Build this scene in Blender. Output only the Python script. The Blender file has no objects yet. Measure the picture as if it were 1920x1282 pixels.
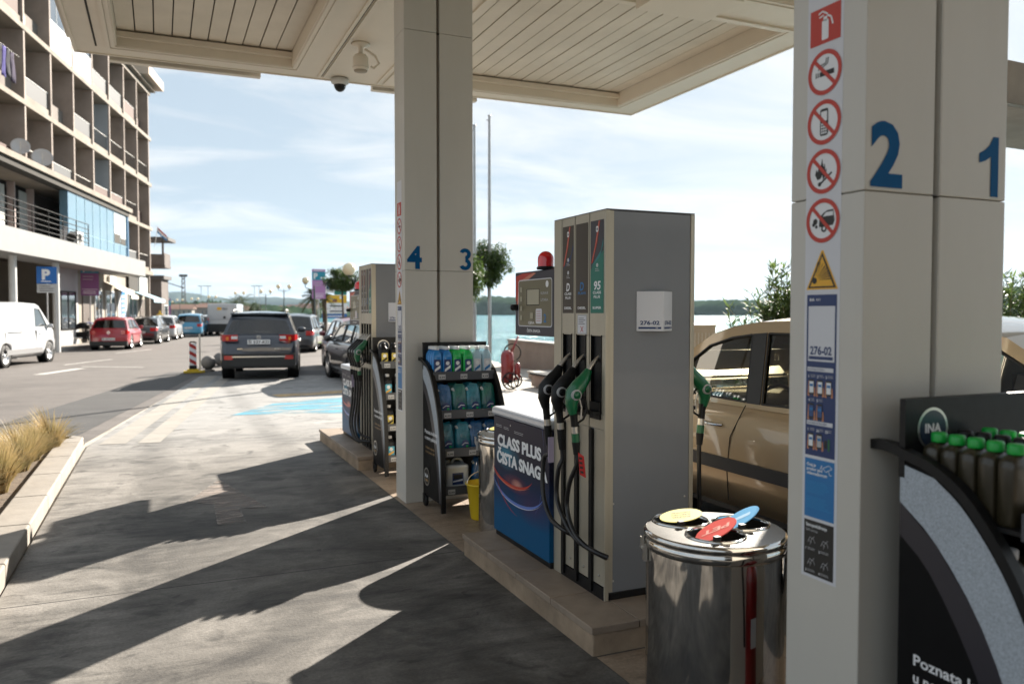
import bpy, math, random
from mathutils import Vector, Matrix
from mathutils.geometry import tessellate_polygon
random.seed(7)
R = math.radians
sc = bpy.context.scene
col = sc.collection
# ------------------------------------------------------------------ camera, sky, sun, exposure
F = 1510.0; HC = 1.62
YAW = math.atan(660 / F); PIT = math.atan(54 / F)
cam = bpy.data.objects.new('camera', bpy.data.cameras.new('camera'))
col.objects.link(cam); sc.camera = cam
cam.location = (0, 0, HC)
cam.rotation_euler = (math.pi / 2 - PIT, 0, -YAW)
cam.data.sensor_width = 36; cam.data.lens = 36 * F / 1920
cam.data.clip_start = 0.05; cam.data.clip_end = 30000
cam.data.dof.use_dof = True; cam.data.dof.focus_distance = 4.6; cam.data.dof.aperture_fstop = 2.4

SUN_AZ = R(48.7); SUN_EL = R(26)
w = bpy.data.worlds.new("World"); sc.world = w; w.use_nodes = True
nt = w.node_tree; nt.nodes.clear()
def nn(nt, t, **k):
    n = nt.nodes.new(t)
    for a, b in k.items(): setattr(n, a, b)
    return n
out = nn(nt, 'ShaderNodeOutputWorld'); bg = nn(nt, 'ShaderNodeBackground')
sky = nn(nt, 'ShaderNodeTexSky', sky_type='NISHITA', sun_disc=False)
sky.sun_elevation = SUN_EL; sky.sun_rotation = SUN_AZ; sky.altitude = 0; sky.air_density = 1.0; sky.dust_density = 1.6; sky.ozone_density = 1.5
tc = nn(nt, 'ShaderNodeTexCoord')
# thin clouds: project the view direction on a flat layer, stretched noise
sep = nn(nt, 'ShaderNodeSeparateXYZ'); nt.links.new(tc.outputs['Generated'], sep.inputs[0])
mx = nn(nt, 'ShaderNodeMath', operation='MAXIMUM'); nt.links.new(sep.outputs['Z'], mx.inputs[0]); mx.inputs[1].default_value = 0.0
ad = nn(nt, 'ShaderNodeMath', operation='ADD'); nt.links.new(mx.outputs[0], ad.inputs[0]); ad.inputs[1].default_value = 0.14
dx = nn(nt, 'ShaderNodeMath', operation='DIVIDE'); nt.links.new(sep.outputs['X'], dx.inputs[0]); nt.links.new(ad.outputs[0], dx.inputs[1])
dy = nn(nt, 'ShaderNodeMath', operation='DIVIDE'); nt.links.new(sep.outputs['Y'], dy.inputs[0]); nt.links.new(ad.outputs[0], dy.inputs[1])
cb = nn(nt, 'ShaderNodeCombineXYZ'); nt.links.new(dx.outputs[0], cb.inputs[0]); nt.links.new(dy.outputs[0], cb.inputs[1])
mp = nn(nt, 'ShaderNodeMapping'); mp.inputs['Rotation'].default_value = (0, 0, R(24)); mp.inputs['Scale'].default_value = (0.75, 1.5, 1)
mp.inputs['Location'].default_value = (3.1, 1.7, 0)
nt.links.new(cb.outputs[0], mp.inputs[0])
nz = nn(nt, 'ShaderNodeTexNoise'); nz.inputs['Scale'].default_value = 1.15; nz.inputs['Detail'].default_value = 9; nz.inputs['Roughness'].default_value = 0.58; nz.inputs['Distortion'].default_value = 0.7
nt.links.new(mp.outputs[0], nz.inputs['Vector'])
rp = nn(nt, 'ShaderNodeValToRGB'); rp.color_ramp.elements[0].position = 0.42; rp.color_ramp.elements[0].color = (0, 0, 0, 1); rp.color_ramp.elements[1].position = 0.64; rp.color_ramp.elements[1].color = (1, 1, 1, 1)
nt.links.new(nz.outputs['Fac'], rp.inputs[0])
mulc = nn(nt, 'ShaderNodeMath', operation='MULTIPLY'); nt.links.new(rp.outputs[0], mulc.inputs[0]); mulc.inputs[1].default_value = 0.85
# a veil of high haze evens out the sky; clouds lie over it
veil = nn(nt, 'ShaderNodeMixRGB'); veil.inputs[0].default_value = 0.94; nt.links.new(sky.outputs[0], veil.inputs[1]); veil.inputs[2].default_value = (2.85, 3.45, 4.05, 1)
mix = nn(nt, 'ShaderNodeMixRGB'); nt.links.new(mulc.outputs[0], mix.inputs[0]); nt.links.new(veil.outputs[0], mix.inputs[1]); mix.inputs[2].default_value = (5.2, 5.25, 5.3, 1)
nt.links.new(mix.outputs[0], bg.inputs[0]); bg.inputs[1].default_value = 0.05
nt.links.new(bg.outputs[0], out.inputs[0])
sl = bpy.data.lights.new('sun', 'SUN'); sl.energy = 5.0; sl.angle = R(0.5); sl.color = (1, 0.92, 0.81)
so = bpy.data.objects.new('sun', sl); col.objects.link(so)
sdir = Vector((math.sin(SUN_AZ) * math.cos(SUN_EL), math.cos(SUN_AZ) * math.cos(SUN_EL), math.sin(SUN_EL)))
so.rotation_euler = sdir.to_track_quat('Z', 'Y').to_euler(); so.location = (20, 20, 20)
sc.view_settings.view_transform = 'Standard'; sc.view_settings.look = 'None'; sc.view_settings.gamma = 1.0
sc.view_settings.exposure = 1.9
sc.cycles.use_denoising = True
sc.cycles.max_bounces = 8; sc.cycles.transparent_max_bounces = 16
sc.cycles.caustics_reflective = False; sc.cycles.caustics_refractive = False

# ------------------------------------------------------------------ helpers
FW = Vector((math.sin(YAW), math.cos(YAW), 0)); RT = Vector((math.cos(YAW), -math.sin(YAW), 0))
def C(u, d, z=0.0):            # a point at distance d ahead, in the direction of picture column u
    p = FW * d + RT * ((u - 960) / F * d); return Vector((p.x, p.y, z))
def ZV(v, d): return HC + (587 - v) / F * d
_f = Vector((math.sin(YAW) * math.cos(PIT), math.cos(YAW) * math.cos(PIT), -math.sin(PIT)))
_u = Vector((math.sin(YAW) * math.sin(PIT), math.cos(YAW) * math.sin(PIT), math.cos(PIT)))
def onX(u, v, x):
    d = _f + RT * ((u - 960) / F) - _u * ((v - 641) / F); t = x / d.x
    return Vector((x, d.y * t, HC + d.z * t))
def s2l(c): return tuple((x / 12.92 if x <= 0.04045 else ((x + 0.055) / 1.055) ** 2.4) for x in c)
MATS = {}
def mat(name, c, rough=0.6, metal=0.0, nscale=0, namt=0.0, bump=0.0, bscale=None, stretch=(1, 1, 1), c2=None, spec=0.5, emit=None, coat=0.0, alpha=None, noisedetail=6, flake=0):
    if name in MATS: return MATS[name]
    m = bpy.data.materials.new(name); m.use_nodes = True; t = m.node_tree; b = t.nodes['Principled BSDF']
    b.inputs['Base Color'].default_value = (*c, 1); b.inputs['Roughness'].default_value = rough; b.inputs['Metallic'].default_value = metal
    b.inputs['Specular IOR Level'].default_value = spec
    if coat: b.inputs['Coat Weight'].default_value = coat; b.inputs['Coat Roughness'].default_value = 0.04
    if alpha is not None: b.inputs['Alpha'].default_value = alpha
    if emit: b.inputs['Emission Color'].default_value = (*emit[0], 1); b.inputs['Emission Strength'].default_value = emit[1]
    if nscale:
        co = nn(t, 'ShaderNodeTexCoord'); mpn = nn(t, 'ShaderNodeMapping'); mpn.inputs['Scale'].default_value = stretch
        t.links.new(co.outputs['Object'], mpn.inputs[0])
        n = nn(t, 'ShaderNodeTexNoise'); n.inputs['Scale'].default_value = nscale; n.inputs['Detail'].default_value = noisedetail; n.inputs['Roughness'].default_value = 0.6
        t.links.new(mpn.outputs[0], n.inputs['Vector'])
        r = nn(t, 'ShaderNodeValToRGB'); r.color_ramp.elements[0].position = 0.3; r.color_ramp.elements[1].position = 0.7
        lo = c2 if c2 else tuple(x * (1 - namt) for x in c)
        r.color_ramp.elements[0].color = (*lo, 1); r.color_ramp.elements[1].color = (*c, 1)
        t.links.new(n.outputs['Fac'], r.inputs[0]); t.links.new(r.outputs[0], b.inputs['Base Color'])
        rr = nn(t, 'ShaderNodeMapRange'); rr.inputs['To Min'].default_value = min(1, rough + 0.08); rr.inputs['To Max'].default_value = max(0, rough - 0.05)
        t.links.new(n.outputs['Fac'], rr.inputs[0]); t.links.new(rr.outputs[0], b.inputs['Roughness'])
        if bump:
            n2 = nn(t, 'ShaderNodeTexNoise'); n2.inputs['Scale'].default_value = bscale or nscale * 4; n2.inputs['Detail'].default_value = 5
            t.links.new(mpn.outputs[0], n2.inputs['Vector'])
            bp = nn(t, 'ShaderNodeBump'); bp.inputs['Strength'].default_value = bump; bp.inputs['Distance'].default_value = 0.02
            t.links.new(n2.outputs['Fac'], bp.inputs['Height']); t.links.new(bp.outputs[0], b.inputs['Normal'])
    MATS[name] = m; return m
def glassmat(name, tint, rough=0.0, refl=1.0):
    if name in MATS: return MATS[name]
    m = bpy.data.materials.new(name); m.use_nodes = True; t = m.node_tree; t.nodes.clear()
    o = nn(t, 'ShaderNodeOutputMaterial'); g = nn(t, 'ShaderNodeBsdfGlossy'); tr = nn(t, 'ShaderNodeBsdfTransparent'); mi = nn(t, 'ShaderNodeMixShader'); fr = nn(t, 'ShaderNodeFresnel')
    g.inputs['Roughness'].default_value = rough; tr.inputs[0].default_value = (*tint, 1); fr.inputs[0].default_value = 1.7
    ml = nn(t, 'ShaderNodeMath', operation='MULTIPLY'); ml.inputs[1].default_value = refl; ml.use_clamp = True
    t.links.new(fr.outputs[0], ml.inputs[0]); t.links.new(ml.outputs[0], mi.inputs[0]); t.links.new(tr.outputs[0], mi.inputs[1]); t.links.new(g.outputs[0], mi.inputs[2]); t.links.new(mi.outputs[0], o.inputs[0])
    MATS[name] = m; return m

class MB:
    """collects shapes into one mesh with several materials"""
    def __init__(s): s.v = []; s.f = []; s.m = []; s.s = []; s.mats = []
    def mi(s, m):
        if m not in s.mats: s.mats.append(m)
        return s.mats.index(m)
    def add(s, vs, fs, m, sm=False):
        b = len(s.v); s.v += [tuple(v) for v in vs]; k = s.mi(m)
        for f in fs: s.f.append([b + i for i in f]); s.m.append(k); s.s.append(sm)
        return s
    def box(s, x0, x1, y0, y1, z0, z1, m, M=None):
        vs = [Vector(p) for p in ((x0,y0,z0),(x1,y0,z0),(x1,y1,z0),(x0,y1,z0),(x0,y0,z1),(x1,y0,z1),(x1,y1,z1),(x0,y1,z1))]
        if M is not None: vs = [M @ v for v in vs]
        return s.add(vs, [(0,3,2,1),(4,5,6,7),(0,1,5,4),(1,2,6,5),(2,3,7,6),(3,0,4,7)], m)
    def tube(s, pts, r, m, n=10, cap=True, sm=True):
        pts = [Vector(p) for p in pts]; rs = r if isinstance(r, (list, tuple)) else [r] * len(pts)
        vs = []; fs = []; prev = None
        for i, p in enumerate(pts):
            d = (pts[min(i+1, len(pts)-1)] - pts[max(i-1, 0)]).normalized()
            if prev is None:
                a = Vector((0,0,1)) if abs(d.z) < .9 else Vector((1,0,0)); x = d.cross(a).normalized()
            else: x = (prev - d * prev.dot(d)).normalized()
            prev = x; y = d.cross(x)
            for k in range(n):
                t = 2*math.pi*k/n; vs.append(p + (x*math.cos(t) + y*math.sin(t)) * rs[i])
        for i in range(len(pts)-1):
            for k in range(n):
                fs.append((i*n+k, i*n+(k+1)%n, (i+1)*n+(k+1)%n, (i+1)*n+k))
        s.add(vs, fs, m, sm)
        if cap:
            s.add(vs[:n], [tuple(range(n))[::-1]], m); s.add(vs[-n:], [tuple(range(n))], m)
        return s
    def lathe(s, prof, m, c=(0,0,0), n=32, M=None, sm=True):   # prof: (r,z)
        vs = []; fs = []
        for r, z in prof:
            for k in range(n):
                t = 2*math.pi*k/n; vs.append(Vector((r*math.cos(t), r*math.sin(t), z)))
        for i in range(len(prof)-1):
            for k in range(n):
                fs.append((i*n+k, i*n+(k+1)%n, (i+1)*n+(k+1)%n, (i+1)*n+k))
        c = Vector(c)
        vs = [(M @ v if M is not None else v) + c for v in vs]
        return s.add(vs, fs, m, sm)
    def prism(s, poly, fn, d0, d1, m, sides=True):              # poly 2D list (outer) ; fn(a,b,d)->3D
        outer, holes = poly if isinstance(poly, tuple) else (poly, [])
        loops = [outer] + holes; flat = [p for l in loops for p in l]; N = len(flat)
        tr = tessellate_polygon([[Vector((a, b, 0)) for a, b in l] for l in loops])
        vs = [fn(a, b, d0) for a, b in flat] + [fn(a, b, d1) for a, b in flat]
        fs = [tuple(t) for t in tr] + [tuple(N + i for i in t[::-1]) for t in tr]
        if sides:
            o = 0
            for l in loops:
                n = len(l)
                for i in range(n): fs.append((o+i, o+(i+1)%n, N+o+(i+1)%n, N+o+i))
                o += n
        return s.add(vs, fs, m)
    def flat(s, poly, fn, m):
        outer, holes = poly if isinstance(poly, tuple) else (poly, [])
        loops = [outer] + holes; flat = [p for l in loops for p in l]
        tr = tessellate_polygon([[Vector((a, b, 0)) for a, b in l] for l in loops])
        return s.add([fn(a, b) for a, b in flat], [tuple(t) for t in tr], m)
    def build(s, name, parent=None, label=None, bevel=0, subsurf=0, loc=None, rz=0, fix=True):
        me = bpy.data.meshes.new(name); me.from_pydata(s.v, [], s.f)
        for m in s.mats: me.materials.append(m)
        me.polygons.foreach_set('material_index', s.m); me.polygons.foreach_set('use_smooth', s.s)
        me.update()
        if fix:
            import bmesh
            bm = bmesh.new(); bm.from_mesh(me); bmesh.ops.recalc_face_normals(bm, faces=bm.faces); bm.to_mesh(me); bm.free()
        o = bpy.data.objects.new(name, me); col.objects.link(o)
        if parent is not None: o.parent = parent
        if label: o['label'] = label
        if loc is not None: o.location = loc
        o.rotation_euler.z = rz
        if bevel:
            b = o.modifiers.new('bevel', 'BEVEL'); b.width = bevel; b.segments = 2; b.limit_method = 'ANGLE'; b.angle_limit = R(40)
        if subsurf:
            b = o.modifiers.new('sub', 'SUBSURF'); b.levels = subsurf; b.render_levels = subsurf
        return o
def tag(o, label, cat, group=None):
    o['label'] = label; o['category'] = cat
    if group: o['group'] = group
    return o
def thing(name, label, cat, loc=(0,0,0), rz=0, group=None):
    o = bpy.data.objects.new(name, None); col.objects.link(o); o.location = loc; o.rotation_euler.z = rz; o.empty_display_size = .1
    return tag(o, label, cat, group)
def struct(mb, name): o = mb.build(name); o['kind'] = 'structure'; return o
KIDS = {}
def children(o): return [c for c in bpy.data.objects if c.parent == o]
def dup(root, loc=None, rz=None, label=None, parent=None):
    r = root.copy(); col.objects.link(r)
    if parent is not None: r.parent = parent
    if loc is not None: r.location = loc
    if rz is not None: r.rotation_euler.z = rz
    if label: r['label'] = label
    for ch in children(root): dup(ch, parent=r)
    return r
_tc = {}
def text2d(s, bold=0.0):
    k = (s, bold)
    if k in _tc: return _tc[k]
    cu = bpy.data.curves.new('t', 'FONT'); cu.body = s; cu.size = 1; cu.offset = bold; cu.resolution_u = 3
    o = bpy.data.objects.new('t', cu); col.objects.link(o)
    dg = bpy.context.evaluated_depsgraph_get(); me = bpy.data.meshes.new_from_object(o.evaluated_get(dg))
    vs = [(v.co.x, v.co.y) for v in me.vertices]; fs = [tuple(p.vertices) for p in me.polygons]
    bpy.data.objects.remove(o); bpy.data.curves.remove(cu); bpy.data.meshes.remove(me)
    x0 = min(v[0] for v in vs); x1 = max(v[0] for v in vs); y0 = min(v[1] for v in vs); y1 = max(v[1] for v in vs)
    _tc[k] = (vs, fs, x0, x1, y0, y1); return _tc[k]
class Frame:
    """draws flat marks on a face: u right, v up, n out of the face"""
    def __init__(s, mb, o, u, v): s.mb = mb; s.o = Vector(o); s.u = Vector(u); s.v = Vector(v); s.n = s.u.cross(s.v)
    def P(s, a, b, h=0): return s.o + s.u*a + s.v*b + s.n*h
    def poly(s, pts, m, h=.001, holes=None):
        s.mb.flat((pts, holes or []), lambda a, b: s.P(a, b, h), m); return s
    def rect(s, a0, b0, a1, b1, m, h=.001): return s.poly([(a0,b0),(a1,b0),(a1,b1),(a0,b1)], m, h)
    def rrect(s, a0, b0, a1, b1, r, m, h=.001):
        pts = []
        for cx, cy, t0 in ((a1-r,b0+r,-90),(a1-r,b1-r,0),(a0+r,b1-r,90),(a0+r,b0+r,180)):
            for k in range(5): t = R(t0 + 22.5*k); pts.append((cx+r*math.cos(t), cy+r*math.sin(t)))
        return s.poly(pts, m, h)
    def circ(s, a, b, r, m, h=.001, ri=0, n=32):
        c = [(a+r*math.cos(2*math.pi*k/n), b+r*math.sin(2*math.pi*k/n)) for k in range(n)]
        if not ri: return s.poly(c, m, h)
        vs = []; fs = []
        for k in range(n):
            t = 2*math.pi*k/n; vs += [s.P(a+r*math.cos(t), b+r*math.sin(t), h), s.P(a+ri*math.cos(t), b+ri*math.sin(t), h)]
            j = (k+1) % n; fs.append((2*k, 2*j, 2*j+1, 2*k+1))
        s.mb.add(vs, fs, m); return s
    def line(s, pts, wd, m, h=.001):
        for (a0,b0),(a1,b1) in zip(pts, pts[1:]):
            L = math.hypot(a1-a0, b1-b0) or 1; nx, ny = -(b1-b0)/L*wd/2, (a1-a0)/L*wd/2
            s.poly([(a0+nx,b0+ny),(a0-nx,b0-ny),(a1-nx,b1-ny),(a1+nx,b1+ny)], m, h)
        return s
    def text(s, t, a, b, hgt, m, h=.0015, width=None, bold=0.02, align='l', sk=0):
        vs, fs, x0, x1, y0, y1 = text2d(t, bold)
        k = hgt / .73; kx = width / (x1-x0) if width else k
        W = (x1-x0)*kx; off = {'l': 0, 'c': -W/2, 'r': -W}[align]
        s.mb.add([s.P(a+off+(x-x0)*kx+sk*y*k, b+y*k, h) for x, y in vs], fs, m); return s

# ------------------------------------------------------------------ materials
def ground_mat(name, base, dark, streak=(0.35, 3.2, 1), joints=None, big=0.25, rough=0.75, light=None, rot=0.0, contrast=(.34, .66), dirt_shade=False):
    m = bpy.data.materials.new(name); m.use_nodes = True; t = m.node_tree; b = t.nodes['Principled BSDF']
    co = nn(t, 'ShaderNodeTexCoord')
    def noise(scale, st, det=8, ro=.62, dist=0.0):
        mpn = nn(t, 'ShaderNodeMapping'); mpn.inputs['Scale'].default_value = st; mpn.inputs['Rotation'].default_value = (0, 0, rot); t.links.new(co.outputs['Object'], mpn.inputs[0])
        n = nn(t, 'ShaderNodeTexNoise'); n.inputs['Scale'].default_value = scale; n.inputs['Detail'].default_value = det; n.inputs['Roughness'].default_value = ro; n.inputs['Distortion'].default_value = dist
        t.links.new(mpn.outputs[0], n.inputs['Vector']); return n
    n1 = noise(1.3, streak, 12, .72, 2.4); n2 = noise(big * 2.2, (1, 1.5, 1), 9, .66, 1.2); n3 = noise(60, (1, 1, 1), 3); n4 = noise(1.8, (.45, 2.3, 1), 12, .76, 1.2)
    a = nn(t, 'ShaderNodeMath', operation='ADD'); t.links.new(n1.outputs['Fac'], a.inputs[0]); t.links.new(n2.outputs['Fac'], a.inputs[1])
    a2 = nn(t, 'ShaderNodeMath', operation='ADD'); t.links.new(a.outputs[0], a2.inputs[0]); t.links.new(n4.outputs['Fac'], a2.inputs[1])
    hf = nn(t, 'ShaderNodeMath', operation='DIVIDE'); t.links.new(a2.outputs[0], hf.inputs[0]); hf.inputs[1].default_value = 3
    r = nn(t, 'ShaderNodeValToRGB'); r.color_ramp.elements[0].position = contrast[0] + .06; r.color_ramp.elements[1].position = contrast[1] - .06
    r.color_ramp.elements[0].color = (*dark, 1); r.color_ramp.elements[1].color = (*(light or base), 1)
    e = r.color_ramp.elements.new(.5); e.color = (*base, 1)
    t.links.new(hf.outputs[0], r.inputs[0])
    mm = nn(t, 'ShaderNodeMixRGB', blend_type='MULTIPLY'); mm.inputs[0].default_value = 1
    g = nn(t, 'ShaderNodeMapRange'); g.inputs['From Min'].default_value = .3; g.inputs['From Max'].default_value = .7; g.inputs['To Min'].default_value = .8; g.inputs['To Max'].default_value = 1.15
    t.links.new(n3.outputs['Fac'], g.inputs[0]); t.links.new(r.outputs[0], mm.inputs[1]); t.links.new(g.outputs[0], mm.inputs[2])
    cur = mm.outputs[0]
    if dirt_shade:      # oil and tyre grime plus painted shade, deepest by the pumps, cleaner toward the exit
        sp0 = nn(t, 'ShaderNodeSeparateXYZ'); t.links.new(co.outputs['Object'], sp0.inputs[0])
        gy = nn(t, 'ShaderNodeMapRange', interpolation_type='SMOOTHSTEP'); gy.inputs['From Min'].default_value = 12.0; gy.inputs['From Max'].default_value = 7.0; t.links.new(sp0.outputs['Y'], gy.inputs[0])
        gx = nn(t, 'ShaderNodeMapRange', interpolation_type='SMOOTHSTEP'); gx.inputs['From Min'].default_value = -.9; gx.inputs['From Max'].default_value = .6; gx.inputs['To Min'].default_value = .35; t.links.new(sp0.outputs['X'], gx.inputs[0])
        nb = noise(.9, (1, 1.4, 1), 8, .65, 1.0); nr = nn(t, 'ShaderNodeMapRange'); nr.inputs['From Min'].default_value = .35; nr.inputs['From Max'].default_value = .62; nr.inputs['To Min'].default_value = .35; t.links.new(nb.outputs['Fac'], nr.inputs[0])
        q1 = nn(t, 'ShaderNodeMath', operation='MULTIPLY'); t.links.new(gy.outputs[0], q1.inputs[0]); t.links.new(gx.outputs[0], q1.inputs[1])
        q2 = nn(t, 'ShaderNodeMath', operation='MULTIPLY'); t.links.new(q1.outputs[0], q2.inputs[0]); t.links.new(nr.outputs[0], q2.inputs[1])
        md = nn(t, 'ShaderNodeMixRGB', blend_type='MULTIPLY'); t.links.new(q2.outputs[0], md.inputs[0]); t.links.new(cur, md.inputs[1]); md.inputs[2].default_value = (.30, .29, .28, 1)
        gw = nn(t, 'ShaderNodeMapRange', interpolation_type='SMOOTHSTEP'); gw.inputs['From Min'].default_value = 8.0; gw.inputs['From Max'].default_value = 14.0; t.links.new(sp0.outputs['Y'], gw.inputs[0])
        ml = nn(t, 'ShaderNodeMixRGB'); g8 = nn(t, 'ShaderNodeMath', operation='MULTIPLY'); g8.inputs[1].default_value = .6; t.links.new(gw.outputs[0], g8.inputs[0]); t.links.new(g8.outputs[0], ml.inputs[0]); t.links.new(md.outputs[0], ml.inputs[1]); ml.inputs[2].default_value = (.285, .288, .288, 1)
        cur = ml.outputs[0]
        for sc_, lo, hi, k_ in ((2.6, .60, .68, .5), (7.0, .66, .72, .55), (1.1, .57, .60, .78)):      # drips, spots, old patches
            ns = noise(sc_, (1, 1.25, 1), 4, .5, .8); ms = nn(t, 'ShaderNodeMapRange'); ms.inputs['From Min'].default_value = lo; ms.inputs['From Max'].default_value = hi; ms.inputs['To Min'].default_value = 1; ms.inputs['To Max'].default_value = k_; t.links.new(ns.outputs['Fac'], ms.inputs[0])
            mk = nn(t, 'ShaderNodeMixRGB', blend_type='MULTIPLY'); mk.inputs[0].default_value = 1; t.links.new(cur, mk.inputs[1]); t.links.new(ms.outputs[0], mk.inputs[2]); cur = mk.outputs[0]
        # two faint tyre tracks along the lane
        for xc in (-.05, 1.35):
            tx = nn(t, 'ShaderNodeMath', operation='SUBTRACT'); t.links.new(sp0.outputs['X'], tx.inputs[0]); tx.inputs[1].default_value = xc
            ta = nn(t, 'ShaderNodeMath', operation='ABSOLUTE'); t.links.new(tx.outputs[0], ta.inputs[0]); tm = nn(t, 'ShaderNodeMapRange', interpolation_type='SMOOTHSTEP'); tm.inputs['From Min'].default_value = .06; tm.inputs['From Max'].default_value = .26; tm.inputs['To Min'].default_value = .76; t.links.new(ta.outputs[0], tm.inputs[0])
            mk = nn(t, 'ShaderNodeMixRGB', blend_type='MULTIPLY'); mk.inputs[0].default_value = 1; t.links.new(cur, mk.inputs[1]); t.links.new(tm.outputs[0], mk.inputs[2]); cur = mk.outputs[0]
    if joints:
        sp = nn(t, 'ShaderNodeSeparateXYZ'); t.links.new(co.outputs['Object'], sp.inputs[0])
        for ax, (off, per, wd) in joints.items():
            s1 = nn(t, 'ShaderNodeMath', operation='ADD'); s1.inputs[1].default_value = -off + 1000 * per; t.links.new(sp.outputs[ax], s1.inputs[0])
            s2 = nn(t, 'ShaderNodeMath', operation='MODULO'); s2.inputs[1].default_value = per; t.links.new(s1.outputs[0], s2.inputs[0])
            s3 = nn(t, 'ShaderNodeMath', operation='LESS_THAN'); s3.inputs[1].default_value = wd; t.links.new(s2.outputs[0], s3.inputs[0])
            mj = nn(t, 'ShaderNodeMixRGB'); t.links.new(s3.outputs[0], mj.inputs[0]); t.links.new(cur, mj.inputs[1]); mj.inputs[2].default_value = (*[x * .35 for x in dark], 1)
            cur = mj.outputs[0]
    t.links.new(cur, b.inputs['Base Color'])
    rr = nn(t, 'ShaderNodeMapRange'); rr.inputs['To Min'].default_value = rough - .2; rr.inputs['To Max'].default_value = rough + .15; t.links.new(hf.outputs[0], rr.inputs[0]); t.links.new(rr.outputs[0], b.inputs['Roughness'])
    bp = nn(t, 'ShaderNodeBump'); bp.inputs['Strength'].default_value = .35; bp.inputs['Distance'].default_value = .006
    t.links.new(n3.outputs['Fac'], bp.inputs['Height']); t.links.new(bp.outputs[0], b.inputs['Normal'])
    MATS[name] = m; return m
M_apron = ground_mat('apron_concrete', (.200, .186, .168), (.052, .047, .043), streak=(1, 1.2, 1), joints={'Y': (5.12, 5.8, .012)}, light=(.32, .30, .275), dirt_shade=True)
M_asph = ground_mat('asphalt', (.115, .102, .094), (.072, .065, .06), streak=(.8, 1.6, 1), light=(.145, .13, .12), rough=.8, rot=R(12))
M_asph2 = ground_mat('dark_shaded_asphalt', (.052, .05, .05), (.035, .034, .034), light=(.07, .068, .066), rough=.8)
M_pave = ground_mat('paving', (.42, .385, .335), (.22, .2, .175), streak=(1, 1, 1), joints={'X': (0, .9, .012), 'Y': (0, .9, .012)}, light=(.44, .41, .37))
M_walk = ground_mat('sidewalk', (.30, .27, .24), (.2, .18, .16), streak=(1, 1, 1), light=(.37, .34, .3))
M_tile = ground_mat('island_tile', (.30, .225, .16), (.17, .125, .09), streak=(1.5, 1.5, 1), joints={'X': (1.85, .5, .006), 'Y': (.03, .41, .006)}, light=(.38, .30, .22), rough=.55)
M_curb = mat('curb_stone', (.40, .295, .20), .7, nscale=5, namt=.45, bump=.3, noisedetail=9)
M_kwhite = mat('pale_kerb', (.34, .32, .29), .8, nscale=4, namt=.25, bump=.3)
M_white = mat('white_paint', (.60, .60, .585), .5, nscale=3, namt=.12)
M_can = mat('canopy_metal', (.74, .67, .56), .45, nscale=1.2, namt=.08)
M_can2 = mat('canopy_slat', (.72, .65, .54), .5, nscale=1.6, namt=.16, noisedetail=9)
M_gap = mat('dark_gap', (.03, .026, .02), .9)
M_colm = mat('column_cladding', (.60, .57, .505), .42, nscale=2.4, namt=.09, coat=.1, stretch=(1, 1, .22), noisedetail=9)
M_blk = mat('black_plastic', (.007, .007, .0075), .42, spec=.3, nscale=40, namt=.2)
M_blk2 = mat('black_rubber', (.007, .007, .007), .55, spec=.3)
M_dark = mat('dark_grey_panel', (.007, .007, .0075), .5, spec=.12, nscale=9, namt=.2)
M_chrome = mat('polished_steel', (.62, .60, .57), .045, 1.0, nscale=2.2, namt=.10, bump=.10, bscale=1.6)
M_alu = mat('aluminium', (.62, .60, .56), .32, 1.0, nscale=6, namt=.12, stretch=(1, 1, .1))
M_champ = mat('champagne_metal', (.52, .47, .37), .36, .45, nscale=5, namt=.12, stretch=(1, 1, .08))
M_grey = mat('pump_grey', (.218, .228, .245), .33, nscale=2.5, namt=.10, coat=.25, stretch=(1, 1, .35), noisedetail=9)
M_ggrey = mat('light_grey', (.45, .45, .45), .5)
M_blue = mat('number_blue', (.003, .088, .235), .5, spec=.1)
M_navy = mat('navy', (.012, .035, .13), .4)
M_sky2 = mat('notice_blue', (.015, .17, .42), .4)
M_red = mat('sign_red', (.52, .045, .025), .45)
M_yel = mat('sign_yellow', (.80, .42, .03), .45)
M_ink = mat('ink_black', (.02, .018, .016), .5)
M_paper = mat('sticker_white', (.66, .66, .68), .45)
M_wht = mat('white_print', (.8, .8, .8), .45)
M_green = mat('nozzle_green', (.003, .12, .045), .3, coat=.4)
M_teal = mat('label_teal', (.012, .17, .12), .4)
M_brown = mat('label_brown', (.055, .04, .026), .4)
M_skin = mat('print_skin', (.55, .24, .12), .5)
M_rubberhose = mat('hose_rubber', (.008, .008, .009), .36)
M_bred = mat('bright_red', (.55, .012, .012), .3, coat=.4)
M_tyre = mat('tyre', (.012, .012, .012), .75)
M_rim = mat('rim', (.55, .55, .56), .3, .9)
M_cglass = glassmat('car_glass', (.30, .36, .34), 0, 2.0)
M_cglass_dark = glassmat('tinted_car_glass', (.045, .05, .055), 0, 1.3)
M_trim = mat('car_trim', (.018, .018, .018), .5)
M_seat = mat('seat_fabric', (.05, .045, .04), .9)
M_tail = mat('tail_light', (.45, .008, .006), .15, coat=.6)
M_amber = mat('amber_lens', (.7, .2, .02), .2, coat=.6)
M_lamp = mat('clear_lens', (.7, .7, .7), .12, coat=.6)
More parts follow.
